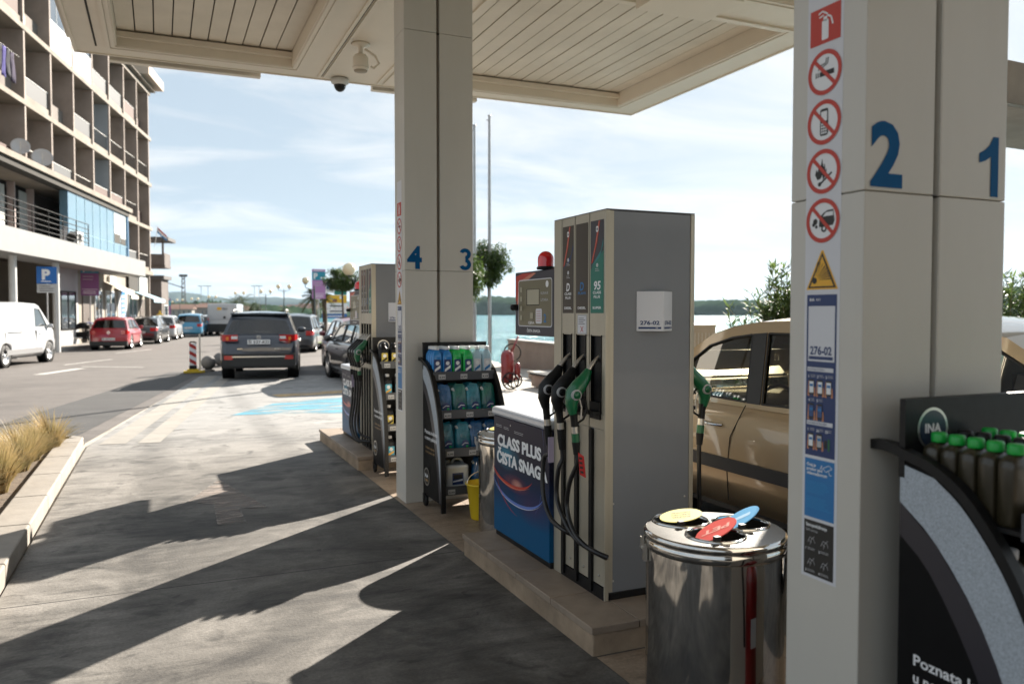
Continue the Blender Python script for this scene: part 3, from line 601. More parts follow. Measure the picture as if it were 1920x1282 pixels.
# ------------------------------------------------------------------ fuel pumps
def graphic_mat():
    m = bpy.data.materials.new('pump_graphic'); m.use_nodes = True; t = m.node_tree; b = t.nodes['Principled BSDF']; b.inputs['Roughness'].default_value = .4; b.inputs['Specular IOR Level'].default_value = .2
    co = nn(t, 'ShaderNodeTexCoord'); sp = nn(t, 'ShaderNodeSeparateXYZ'); t.links.new(co.outputs['Object'], sp.inputs[0])
    def blob(cy, cz, sy, sz):
        a = nn(t, 'ShaderNodeMapping', vector_type='TEXTURE'); a.inputs['Location'].default_value = (0, cy, cz); a.inputs['Scale'].default_value = (1e6, sy, sz); t.links.new(co.outputs['Object'], a.inputs[0])
        g = nn(t, 'ShaderNodeTexGradient', gradient_type='SPHERICAL'); t.links.new(a.outputs[0], g.inputs[0]); return g
    n = nn(t, 'ShaderNodeTexNoise'); n.inputs['Scale'].default_value = 5; n.inputs['Detail'].default_value = 3; t.links.new(co.outputs['Object'], n.inputs['Vector'])
    cur = None
    mr = nn(t, 'ShaderNodeMapRange'); mr.inputs['From Min'].default_value = .1; mr.inputs['From Max'].default_value = .95; t.links.new(sp.outputs['Z'], mr.inputs[0])
    r = nn(t, 'ShaderNodeValToRGB'); e = r.color_ramp.elements; e[0].position = .1; e[0].color = (.004, .085, .20, 1); e[1].position = 1; e[1].color = (.022, .020, .045, 1)
    for p, c in ((.3, (.006,.03,.09,1)), (.5, (.010,.011,.03,1)), (.75, (.014,.012,.03,1))): x = e.new(p); x.color = c
    t.links.new(mr.outputs[0], r.inputs[0]); cur = r.outputs[0]
    for (cy, cz, sy, sz), c, k in (((.62, .56, .22, .10), (.02, .25, .38, 1), .95), ((.46, .40, .10, .035), (1.0, .62, .5, 1), 1.0), ((.48, .40, .22, .06), (.35, .05, .03, 1), .7), ((.22, .30, .3, .12), (.10, .03, .08, 1), .6)):
        g = blob(cy, cz, sy, sz); mm = nn(t, 'ShaderNodeMath', operation='MULTIPLY'); mm.inputs[1].default_value = k * 1.6; mm.use_clamp = True
        m2 = nn(t, 'ShaderNodeMath', operation='MULTIPLY'); t.links.new(g.outputs['Fac'], m2.inputs[0]); t.links.new(n.outputs['Fac'], m2.inputs[1]); t.links.new(m2.outputs[0], mm.inputs[0])
        mi = nn(t, 'ShaderNodeMixRGB'); t.links.new(mm.outputs[0], mi.inputs[0]); t.links.new(cur, mi.inputs[1]); mi.inputs[2].default_value = c; cur = mi.outputs[0]
    t.links.new(cur, b.inputs['Base Color']); return m
M_graph = graphic_mat()
M_gred = mat('print_red', (.5, .03, .015), .35); M_gblue = mat('print_violet_blue', (.12, .2, .55), .35); M_gorange = mat('print_orange', (.62, .22, .14), .4)
M_keyp = mat('keypad_gold', (.20, .175, .105), .35, .2); M_lcd = mat('lcd', (.50, .46, .34), .25, coat=.4)
M_cabtop = mat('cabinet_top', (.60, .62, .66), .28, .35)
def nozzle(parent, y, z, m, side=-1, name='nozzle', ring=True):
    """nozzle hanging with its spout in the slot; side -1 = lane face"""
    X = lambda x: x * side * -1
    o = None
    mb = MB()
    P = lambda dx, dy, dz: (side * dx, y + dy, z + dz)
    # body shell (plastic cover)
    pts = [P(.045, .0, .125), P(.065, .0, .085), P(.10, .0, .045), P(.135, 0, .005), P(.145, 0, -.05), P(.135, 0, -.10)]
    mb.tube(pts, [.018, .031, .040, .042, .033, .022], m, 12)
    for dz, r_ in ((.0, .028),): mb.lathe([(0, .0), (r_, .0), (r_, .012), (0, .014)], M_ggrey, c=P(.135, -.03, .0), n=20, M=Matrix.Rotation(R(90), 4, 'X'))
    mb.lathe([(0, .0), (.020, .0), (.020, .006), (0, .006)], m, c=P(.135, -.040, .0), n=20, M=Matrix.Rotation(R(90), 4, 'X'))
    nz = mb.build(name, parent)
    mb = MB(); mb.tube([P(-.03, 0, .20), P(.0, 0, .175), P(.03, 0, .145), P(.05, 0, .115)], [.010, .011, .013, .015], M_alu, 10); mb.build('spout', nz)
    mb = MB(); mb.tube([P(.135, 0, -.085), P(.131, 0, -.11), P(.128, 0, -.14), P(.125, 0, -.165)], [.024, .020, .019, .020], M_blk, 10)   # grip
    mb.tube([P(.10, 0, .01), P(.065, 0, -.03), P(.055, 0, -.08), P(.075, 0, -.13), P(.11, 0, -.15)], .006, M_blk, 6)
    mb.tube([P(.10, 0, -.02), P(.085, 0, -.07), P(.09, 0, -.13)], .005, M_alu, 6); mb.build('trigger_guard', nz)
    mb = MB(); mb.tube([P(.125, 0, -.165), P(.122, 0, -.20)], .0185, M_alu, 12)
    mb.tube([P(.122, 0, -.20), P(.118, 0, -.245)], .021, m if m is not M_blk else M_blk2, 12); mb.tube([P(.118, 0, -.245), P(.114, 0, -.31)], [.022, .016], M_blk2, 12); mb.build('swivel', nz)
    return (P(.114, 0, -.305), P(.112, 0, -.36))
def pump(x0, y0, label, n_noz, QR=True, group='fuel pumps'):
    x1 = x0 + .54; D = .58
    g = thing('fuel_pump', label, 'fuel pump', (x0, y0, .142), group=group)
    Z = 2.0
    def B(mb, name, bevel=0, label=None, parent=g): return mb.build(name, parent, label, bevel)
    mb = MB(); mb.box(.03, .51, .004, D-.004, .0, .04, M_blk); mb.box(.024, .516, .001, D, .04, Z-.002, M_grey); B(mb, 'body', .004)
    mb = MB(); mb.box(-.0, .54, -.003, D+.003, Z, Z+.006, M_grey); B(mb, 'top_cover', .002)
    for sgn in (1, -1):
        fx = (lambda x: x) if sgn == 1 else (lambda x: .54 - x)
        def bx(mb, a, b, c, d, e, f_, m): mb.box(min(fx(a), fx(b)), max(fx(a), fx(b)), c, d, e, f_, m)
        bays = [(.012, .166), (.176, .328), (.338, .484)] if n_noz == 3 else [(.012, .122), (.130, .240), (.248, .358), (.366, .484)]
        mb = MB()
        bx(mb, -.002, .023, -.002, .008, .0, Z, M_champ); bx(mb, -.002, .023, .490, D, .0, Z, M_champ)
        for i, (a, b) in enumerate(bays):
            bx(mb, .0, .023, a, b, 1.36, Z, M_champ)
            bx(mb, .0, .023, a, a+.028, .96, 1.3595, M_champ); bx(mb, .0, .023, b-.02, b, .96, 1.3595, M_champ)
            bx(mb, .0, .023, a, b, .88, .9595, M_champ)
            bx(mb, .002, .023, a+.004, b-.045, .07, .8795, M_champ)
        B(mb, 'front_panel', .0025)
        mb = MB()
        for i, (a, b) in enumerate(bays):
            bx(mb, .012, .0235, a+.029, b-.021, .96, 1.36, M_blk)      # holster slot
            bx(mb, -.004, .0225, a+.026, a+.029, .962, 1.365, M_dark); bx(mb, -.004, .0225, b-.021, b-.018, .962, 1.365, M_dark)
            bx(mb, -.012, .02, b-.044, b-.014, .02, .87, M_blk)         # hose channel
        bx(mb, .0, .0235, .008, .49, .0, .065, M_blk)
        if sgn == 1:
            for i, (a, b) in enumerate(bays): mb.lathe([(0,0),(.006,0),(.006,.003),(0,.003)], M_alu, c=(-.001, (a+b)/2-.03, .12), n=10, M=Matrix.Rotation(R(-90), 4, 'Y'))
        B(mb, 'holster')
        # grade labels
        names = [('95', M_teal, 'CLASS', 'PLUS', 'SUPER', 1), ('D', M_brown, 'PLAVI', '', 'DIESEL', 0), ('D', M_brown, 'CLASS', 'PLUS', 'DIESEL', 1)]
        if n_noz == 4: names.append(names[2])
        for i, (a, b) in enumerate(bays):
            t1, cm, t2, t3, t4, sw = names[i]
            mb = MB()
            if sgn == 1: f = Frame(mb, (0, b - .01, 0), (0,-1,0), (0,0,1))
            else: f = Frame(mb, (.54, a + .01, 0), (0,1,0), (0,0,1))
            W = b - a - .018; f.rect(0, 1.478, W, 1.955, M_brown if cm is M_brown else M_dark2, .001)
            blu = M_wht if i != 1 else M_sky2
            if cm is M_teal: f.poly([(0,1.478),(W,1.478),(W,1.80),(.3*W,1.74),(0,1.70)], M_teal, .0014)
            f.text(t1, W/2, 1.60, .044, blu, .002, width=W*(.52 if t1 == '95' else .30), bold=.03, align='c', sk=.12)
            f.text(t2, W/2, 1.578, .0135, blu, .002, width=W*.62, bold=.03, align='c')
            if t3: f.text(t3, W/2, 1.556, .0135, blu, .002, width=W*.48, bold=.03, align='c')
            f.text(t4, W/2, 1.500, .0125, M_wht, .002, width=W*.66, bold=.03, align='c')
            if sw:
                f.poly([(W*.05,1.735),(W*.16,1.74),(W*.5,1.84),(W*.72,1.95),(W*.6,1.95),(W*.34,1.83)], M_gred, .0018)
                f.poly([(W*.12,1.745),(W*.16,1.75),(W*.48,1.85),(W*.68,1.95),(W*.63,1.95),(W*.4,1.84)], M_gorange, .0022)
                f.poly([(W*.02,1.715),(W*.3,1.745),(W*.8,1.80),(W*.97,1.86),(W*.97,1.83),(W*.7,1.765)], M_navy if i else M_tealp, .0018)
                f.rrect(W*.42, 1.895, W*.60, 1.925, .008, M_wht, .0024); f.rrect(W*.47, 1.903, W*.55, 1.917, .003, M_dark2, .0027)
                for zc in ((1.77, 1.70) if i else (1.725,)):
                    f.circ(W*.52, zc, .010, M_wht, .0024, n=14); f.rect(W*.5, zc-.006, W*.54, zc+.006, M_dark2, .0027); bars(f, W*.36, zc-.018, W*.7, 2, .009, M_ggrey, .003, .0024)
            B(mb, 'grade_label')
        if n_noz == 3 and sgn == 1:
            mb = MB(); a, b = bays[1]; f = Frame(mb, (0, b-.02, 0), (0,-1,0), (0,0,1)); f.rrect(.008, 1.365, .112, 1.47, .006, M_ggrey, .001); f.rrect(.014, 1.372, .106, 1.463, .005, M_paper, .0014)
            bars(f, .022, 1.452, .098, 4, .010, M_ink, .003, .002, seed=8); f.line([(.045,1.378),(.075,1.408)], .005, M_gred, .002); f.line([(.045,1.408),(.075,1.378)], .005, M_gred, .002); B(mb, 'safety_label')
        # nozzles with hoses
        if sgn == 1 or n_noz == 3:
            for i, (a, b) in enumerate(bays):
                yy = (a + b) / 2 + .006; side = -1 if sgn == 1 else 1
                if sgn == -1 and i > 0: continue
                mcol = M_green if i == 0 else M_blk
                px = .0 if sgn == 1 else .54
                holder = g
                mb = MB(); S = lambda dx: px + side * dx
                mb.box(min(S(-.005), S(.05)), max(S(-.005), S(.05)), a+.032, b-.024, .955, .975, M_blk); mb.box(min(S(.0), S(.012)), max(S(.0), S(.012)), a+.03, b-.022, .93, 1.02, M_blk); B(mb, 'holster_cradle', .003)
                e = thing_part('nozzle_set', g, (px, 0, 0))
                p, q = nozzle(e, yy, 1.062, mcol, side, 'nozzle')
                # hose: from swivel down, a loop, and back into the pump low at the near side
                e0 = Vector((p[0], p[1], p[2])); 
                if sgn == 1: ctrl = HOSE[n_noz][i]
                else: ctrl = [(.115, yy, .5), (.12, yy+.005, .25), (.09, yy+.03, .08), (.03, yy+.06, .045)]
                pts = [e0, Vector(q)] + [Vector((side * c[0], c[1], c[2])) for c in ctrl]
                mb = MB(); mb.tube(spline(pts, 8), .0125 if n_noz == 3 else .013, M_rubberhose, 10); mb.build('hose', e)
                if i == 0 and sgn == 1 and n_noz == 3:
                    mb = MB(); f = Frame(mb, (-.10, yy - .035, .69), (.25,-.97,0), (-.12,0,1)); mb.prism([(-.02,-.04),(.02,-.05),(.022,.06),(-.015,.075)], lambda u_, v_, d: f.P(u_, v_, d), 0, .004, M_bred)
                    for k in range(4): f.rect(-.012, -.03+k*.024, .012, -.018+k*.024, M_ink, .0055)
                    mb.build('red_tag', e)
                if i == len(bays)-1 and sgn == 1:
                    mb = MB(); mb.box(-.132, -.098, yy-.03, yy-.026, .66, .80, M_pinkp); mb.build('info_tag', e)
    # display head beside the nozzle bays
    mb = MB(); mb.box(.02, .12, D + .01, D + .6, 1.34, 1.735, M_dark3); h = B(mb, 'display_head', .006)
    mb = MB(); f = Frame(mb, (.02, D + .585, 1.35), (0,-1,0), (0,0,1))
    f.poly([(.0,.20),(.0,.36),(.10,.375),(.24,.375),(.10,.32),(.03,.22)], M_gred, .0012); f.poly([(.0,.15),(.02,.15),(.08,.30),(.30,.37),(.26,.375),(.06,.33)], M_gorange, .0016)
    f.rrect(.04, .045, .52, .335, .02, M_paper, .002); f.rrect(.046, .051, .514, .329, .018, M_keyp, .0026)
    f.rect(.165, .175, .35, .275, M_blk, .003); f.rect(.175, .180, .345, .272, M_lcd, .0036)
    f.text('KUNA/€', .37, .24, .016, M_ggrey, .0034, width=.10); f.text('LITARA', .37, .20, .016, M_ggrey, .0034, width=.10); f.circ(.455, .30, .02, M_wht, .0034, n=20)
    for k in range(4): f.rect(.075, .085+k*.058, .105, .115+k*.058, M_lcd, .006)
    f.rect(.225, .095, .265, .130, M_lcd, .006); f.rrect(.30, .065, .385, .155, .012, M_paper, .0036); bars(f, .31, .14, .375, 5, .014, M_gred, .0025, .0042, seed=5); f.text('2', .41, .075, .05, M_sky2, .0036, bold=.03); f.text('CIJENA', .19, .062, .016, M_wht, .0036, width=.09)
    f.text('ČISTA SNAGA', .17, .012, .017, M_wht, .002, width=.19, bold=.03); mb.build('display_face', h)
    mb = MB(); mb.lathe([(0,0),(.02,0),(.02,.035),(.012,.045),(0,.045)], M_blk, c=(.018, D + .565, 1.515), n=14, M=Matrix.Rotation(R(-90), 4, 'Y')); mb.build('lock_knob', h)
    mb = MB(); mb.lathe([(0,0),(.055,0),(.055,.014),(.047,.018)], M_blk, c=(.045, D + .205, 1.738), n=24)
    mb.lathe([(.048,.018),(.049,.06)] + [(.049*math.cos(t), .06+.05*math.sin(t)) for t in (.3,.6,.9,1.2,1.57)], M_beacon, c=(.045, D + .205, 1.738), n=28); mb.build('warning_beacon', h)
    if QR:
        A_, B_, C_ = Vector((.18, -.002, 0)), Vector((.29, -.085, 0)), Vector((.40, -.002, 0)); z0_ = 1.385; hh = .205
        mb = MB(); vs = [Vector((v.x, v.y, z)) for z in (z0_, z0_ + hh) for v in (A_, B_, C_)]
        mb.add(vs, [(0,2,1),(3,4,5),(0,1,4,3),(1,2,5,4),(2,0,3,5)], M_paper); q = B(mb, 'notice_box', .002)
        mb = MB()
        for S_, E_ in ((A_, B_), (B_, C_)):
            u_ = (E_ - S_).normalized(); W_ = (E_ - S_).length; f = Frame(mb, S_ + Vector((0,0,z0_)), u_, (0,0,1))
            f.text('276-02', W_/2, .034, .020, M_navy, .0012, width=W_*.72, bold=.03, align='c'); f.rect(W_*.08, .012, W_*.92, .022, M_navy, .0012); f.text('INA', W_*.72, .0145, .005, M_wht, .0018)
        mb.build('notice_print', q)
    mb = MB()      # fixings on the side sheet
    for x_, z_ in ((.05,.10),(.49,.10),(.05,.50),(.49,.50)):
        mb = MB(); mb.lathe([(0,.003),(.004,.003),(.006,0)], M_alu, c=(x_, .001, z_), n=10, M=Matrix.Rotation(R(90), 4, 'X')); B(mb, 'screw')
    mb = MB()
    mb.box(.0225, .045, -.0016, .0, .045, Z-.004, M_champ); B(mb, 'corner_trim')
    # cabinet below the display head
    c0, c1 = D + .002, D + .84
    mb = MB(); mb.box(-.03, .52, c0, c1, .035, .80, M_graph); mb.box(-.02, .51, c0, c1-.01, .0, .034, M_blk); cb = B(mb, 'cabinet', .004)
    cb.data.transform(Matrix.Translation((0, -c0, 0))); cb.location.y = c0
    mb = MB(); mb.box(-.045, .535, c0-.001, c1+.012, .802, .858, M_cabtop); mb.build('cabinet_top', cb, bevel=.018).location.y = -c0
    mb = MB(); f = Frame(mb, (-.03, c1-c0, 0), (0,-1,0), (0,0,1))
    [f.text(s_, a_ + k_*.0035, b_ + (k_ % 2)*.002, .074, M_wht, .0016 + k_*.0002, width=w__, bold=.034) for s_, a_, b_, w__ in (('CLASS PLUS', .068, .612, .66), ('ČISTA SNAGA', .058, .500, .755)) for k_ in range(3)]
    f.circ(.28, .762, .006, M_alu, .002, n=12); bars(f, .04, .745, .14, 2, .010, M_ggrey, .003, .0014, 2); bars(f, .17, .742, .27, 2, .010, M_ggrey, .003, .0014, 3); bars(f, .34, .735, .52, 2, .010, M_ggrey, .003, .0014, 4)
    def arc(cx, cz, rx, rz, t0, t1, wd, m, h):
        P_ = [(cx + rx*math.cos(R(t)), cz + rz*math.sin(R(t))) for t in [t0 + (t1-t0)*k/28 for k in range(29)]]
        vs = []; fs = []
        for k, (a, b) in enumerate(P_):
            ww = wd * math.sin(math.pi * (k + .3) / 28.6) ; vs += [f.P(a, max(.036, b - ww/2), h), f.P(a, max(.036, b + ww/2), h)]
        for k in range(28): fs.append((2*k, 2*k+2, 2*k+3, 2*k+1))
        mb.add(vs, fs, m)
    arc(.30, .52, .34, .145, 195, 335, .024, M_gred, .001); arc(.30, .51, .36, .14, 200, 320, .006, M_gorange, .0013)
    arc(.38, .44, .40, .165, 188, 348, .020, M_gblue, .001); arc(.38, .435, .41, .17, 205, 335, .004, M_wht, .0013)
    arc(.45, .50, .42, .30, 180, 262, .008, M_gred, .0011); arc(.52, .62, .25, .40, 300, 420, .008, M_gblue, .001)
    mb.build('cabinet_graphic', cb)
    mb = MB(); mb.tube([(.01,D-.004,.02),(.01,D-.004,1.3)], .003, M_gap, 4); B(mb, 'seam')
    return g
def thing_part(name, parent, loc):
    o = bpy.data.objects.new(name, None); col.objects.link(o); o.parent = parent; o.location = loc; o.empty_display_size = .05; return o
def spline(P, n=8):
    P = [Vector(p) for p in P]; P = [P[0]*2 - P[1]] + P + [P[-1]*2 - P[-2]]; out = []
    for i in range(1, len(P)-2):
        for k in range(n):
            t = k/n; a, b, c, d = P[i-1:i+3]
            out.append(.5*((2*b) + (c-a)*t + (2*a-5*b+4*c-d)*t*t + (3*b-a-3*c+d)*t**3))
    out.append(P[-2]); return out
M_dark2 = mat('label_charcoal', (.045, .042, .05), .4); M_dark3 = mat('display_housing', (.035, .032, .045), .4); M_tealp = mat('print_teal', (.02, .2, .2), .4); M_pinkp = mat('lilac_tag', (.5, .42, .55), .5)
M_beacon = mat('beacon_red', (.75, .01, .015), .12, coat=1)
M_tagp = None
def hz(u, v, x=1.94): p = onX(u, v, x); return (-(x - 2.07), p.y - 3.55, p.z - .142)
HOSE = {3: [[hz(1068,905), hz(1063,950), hz(1075,995,1.93), hz(1100,1025,1.94), hz(1138,1046,2.0)],
            [hz(1047,880), hz(1044,930), hz(1058,975,1.92), hz(1080,1010,1.93), hz(1112,1032,1.95), hz(1140,1045,2.0)],
            [hz(1020,860,1.95), hz(1018,920,1.94), hz(1032,970,1.93), hz(1060,995,1.94), hz(1078,1003,2.03)]],
        4: [[(.12,.10,.5),(.13,.12,.30),(.11,.08,.18),(.02,.0,.14)], [(.12,.2,.5),(.14,.22,.28),(.12,.14,.12),(.02,.02,.10)], [(.12,.32,.5),(.15,.32,.26),(.12,.2,.10),(.02,.1,.08)], [(.12,.44,.5),(.15,.42,.25),(.12,.3,.10),(.02,.2,.08)]]}
pump(2.07, 3.55, 'nearest tall grey fuel pump with three nozzles facing the lane and a red beacon', 3)
pump(2.07, 8.47, 'second grey fuel pump with four nozzles, beyond the column numbered 3 and 4', 4)
# framed notice on the cabinet
o = thing('framed_notice', 'small cream framed notice standing on the pump cabinet top', 'notice', (2.28, 4.30, 1.003))
mb = MB(); mb.box(-.10, .10, -.01, .01, 0, .36, M_can); mb.build('frame', o, bevel=.003)
mb = MB(); f = Frame(mb, (-.10, -.01, 0), (1,0,0), (0,0,1)); f.rect(.02, .02, .18, .34, M_paper, .0015)
for k, s_ in enumerate(('UGASI', 'MOTOR')): f.text(s_, .035, .27-k*.05, .02, M_dark, .002, width=.1)
bars(f, .035, .17, .16, 5, .025, M_ggrey, .006, .002, 7); mb.build('sheet', o)

# ------------------------------------------------------------------ bins
M_lidy = mat('lid_yellow', (.62, .55, .16), .45); M_lidr = mat('lid_red', (.55, .05, .04), .45); M_lidb = mat('lid_blue', (.10, .35, .62), .45)
M_lidmetal = mat('brushed_lid', (.36, .355, .345), .24, 1.0, nscale=5, namt=.3)
def bin_(x, y, label):
    g = thing('recycling_bin', label, 'bin', (x, y, .004), group='steel recycling bins')
    r = .285
    mb = MB(); mb.lathe([(r-.012,0),(r-.004,.02),(r-.004,.10),(r-.006,.36),(r-.004,.62),(r-.004,.665)], M_chrome, n=72); mb.lathe([(r-.012,0),(r-.012,.01),(0,.01)], M_chrome, n=72); mb.build('drum', g)
    mb = MB(); mb.lathe([(r-.002,.655),(r+.004,.662),(r+.004,.69),(r-.001,.697),(r+.003,.703),(r+.006,.712),(r+.003,.722),(r-.006,.728)], M_chrome, n=72); rim = mb.build('rim', g)
    hs = [(-.055, .158, M_lidy, 'yellow'), (.147, .019, M_lidb, 'blue'), (-.062, -.088, M_lidr, 'red')]
    n = 64; outer = [((r-.005)*math.cos(2*math.pi*k/n), (r-.005)*math.sin(2*math.pi*k/n)) for k in range(n)]
    holes = [[(a+.113*math.cos(2*math.pi*k/36), b+.113*math.sin(2*math.pi*k/36)) for k in range(36)] for a, b, _, _ in hs]
    mb = MB(); mb.prism((outer, holes), lambda a, b, d: Vector((a, b, d)), .722, .727, M_lidmetal); top = mb.build('top_plate', g)
    for a, b, m, nm in hs:
        mb = MB(); mb.lathe([(.112,.62),(.112,.731),(.115,.736),(.121,.733),(.122,.7275)], M_chrome, c=(a, b, 0), n=36); mb.lathe([(.111,.60),(.111,.725),(.1105,.60),(0,.60)], M_blk, c=(a, b, 0), n=36); fr = mb.build('opening', top)
        ang = R({'yellow': 10, 'blue': 33, 'red': 29}[nm]); az = R({'yellow': -15, 'blue': -30, 'red': -24}[nm])
        mb = MB(); M = Matrix.Translation((a, b, .750)) @ Matrix.Rotation(az, 4, 'Z') @ Matrix.Rotation(-ang, 4, 'Y')
        mb.lathe([(0,-.0015),(.090,-.0015),(.090,.0015),(0,.0015)], m, n=44, M=M, sm=False)
        vs = Frame(mb, M @ Vector((0,0,.0016)), (M.to_3x3() @ Vector((-.94,.34,0))), (M.to_3x3() @ Vector((-.34,-.94,0))))
        txt = {'yellow': ('PAPIR', 'KARTON', 'NOVINE'), 'blue': (), 'red': ('PET',)}[nm]
        for k, s_ in enumerate(txt): vs.text(s_, 0, (.018 if len(txt) > 1 else -.02) - k*.03, .016 if len(txt) > 1 else .04, M_ink if nm == 'yellow' else M_gorange2, .0008, width=.08 if len(txt) > 1 else .12, align='c', bold=.03)
        if nm == 'blue': vs.rrect(-.05, -.02, .04, .015, .008, M_lidb2, .0006)
        mb.build('flap', top, label=nm + ' round tilting flap')
        mb = MB(); mb.box(-.012, .012, -.01, .01, -.02, .014, M_blk, M=Matrix.Translation((a-.06, b-.085, .738))); mb.build('hinge', top)
    mb = MB()
    for t in (160, 340):
        M = Matrix.Rotation(R(t), 4, 'Z')
        mb.box(r, r+.014, -.014, .014, .60, .665, M_alu, M=M); mb.box(r+.012, r+.024, -.009, .009, .655, .70, M_alu, M=M); mb.tube([M @ Vector((r+.018, -.02, .655)), M @ Vector((r+.018, .02, .655))], .006, M_alu, 8)
    mb.build('latch', g)
    return g
M_gorange2 = mat('pink_print', (.75, .35, .3), .5); M_lidb2 = mat('pale_flap_print', (.35, .55, .75), .5)
bin_(2.09, 2.69, 'polished steel drum bin with yellow, red and blue flaps beside the nearest column')
bin_(2.42, 5.46, 'polished steel drum bin standing between the pump cabinet and the washer fluid rack')
# fire extinguisher behind the near column (it shows mirrored in the bin)
M_xred = mat('extinguisher_red', (.20, .006, .006), .3, coat=.5)
def extinguisher(x, y, label):
    g = thing('fire_extinguisher', label, 'extinguisher', (x, y, .06))
    mb = MB(); mb.lathe([(0,0),(.06,0),(.068,.01),(.068,.46),(.062,.50),(.035,.535),(.022,.545),(.022,.56),(0,.56)], M_xred, n=28); mb.build('cylinder', g)
    mb = MB(); mb.box(-.018, .018, -.018, .018, .56, .60, M_alu); mb.box(-.01, .09, -.01, .01, .61, .62, M_blk); mb.box(-.01, .08, -.01, .01, .585, .595, M_blk); mb.build('valve', g)
    mb = MB(); mb.tube(spline([(-.02,0,.58),(-.07,.01,.64),(-.12,.02,.58),(-.10,.03,.40),(-.085,.03,.2)]), .011, M_rubberhose, 8); mb.build('hose', g)
    mb = MB(); mb.box(-.03, .03, .068, .070, .20, .32, M_paper); mb.build('label', g)
extinguisher(2.16, 2.165, 'red fire extinguisher behind the nearest column, seen mirrored in the steel bin')

# ------------------------------------------------------------------ product racks
M_cap = mat('cap_green', (.01, .36, .05), .35); M_bottle = mat('oil_bottle', (.030, .024, .012), .35, coat=.2)
M_fluidb = mat('blue_fluid', (.02, .22, .55), .12, spec=.6, alpha=1); M_fluidg = mat('green_fluid', (.02, .45, .10), .12); M_fluidc = mat('pale_fluid', (.42, .60, .68), .15)
M_hdpe = mat('white_plastic', (.68, .70, .70), .35); M_pouch = mat('pouch_blue', (.015, .14, .34), .14, nscale=14, c2=(.006, .05, .13), bump=.5, coat=.5); M_pouch2 = mat('pouch_teal', (.03, .27, .34), .14, nscale=12, c2=(.01, .11, .16), bump=.5, coat=.5)
M_pouch3 = mat('pouch_green', (.02, .20, .13), .14, nscale=12, c2=(.006, .07, .10), bump=.5, coat=.5)
M_shelf = mat('shelf_front', (.06, .065, .075), .4); M_gran = mat('silver_speckle', (.50, .55, .60), .55, nscale=260, namt=.45, noisedetail=2)
M_price = mat('price_card', (.45, .45, .45), .5); M_sheen = mat('dark_violet_band', (.03, .028, .036), .3)
PROF = [(0,1.232),(.06,1.232),(.13,1.214),(.21,1.19),(.30,1.135),(.38,1.045),(.44,.955),(.49,.86),(.535,.74),(.57,.60),(.59,.45),(.597,.30),(.60,.04)]
PROF = [(v.x, v.y) for v in spline([(a, b, 0) for a, b in PROF], 4)]
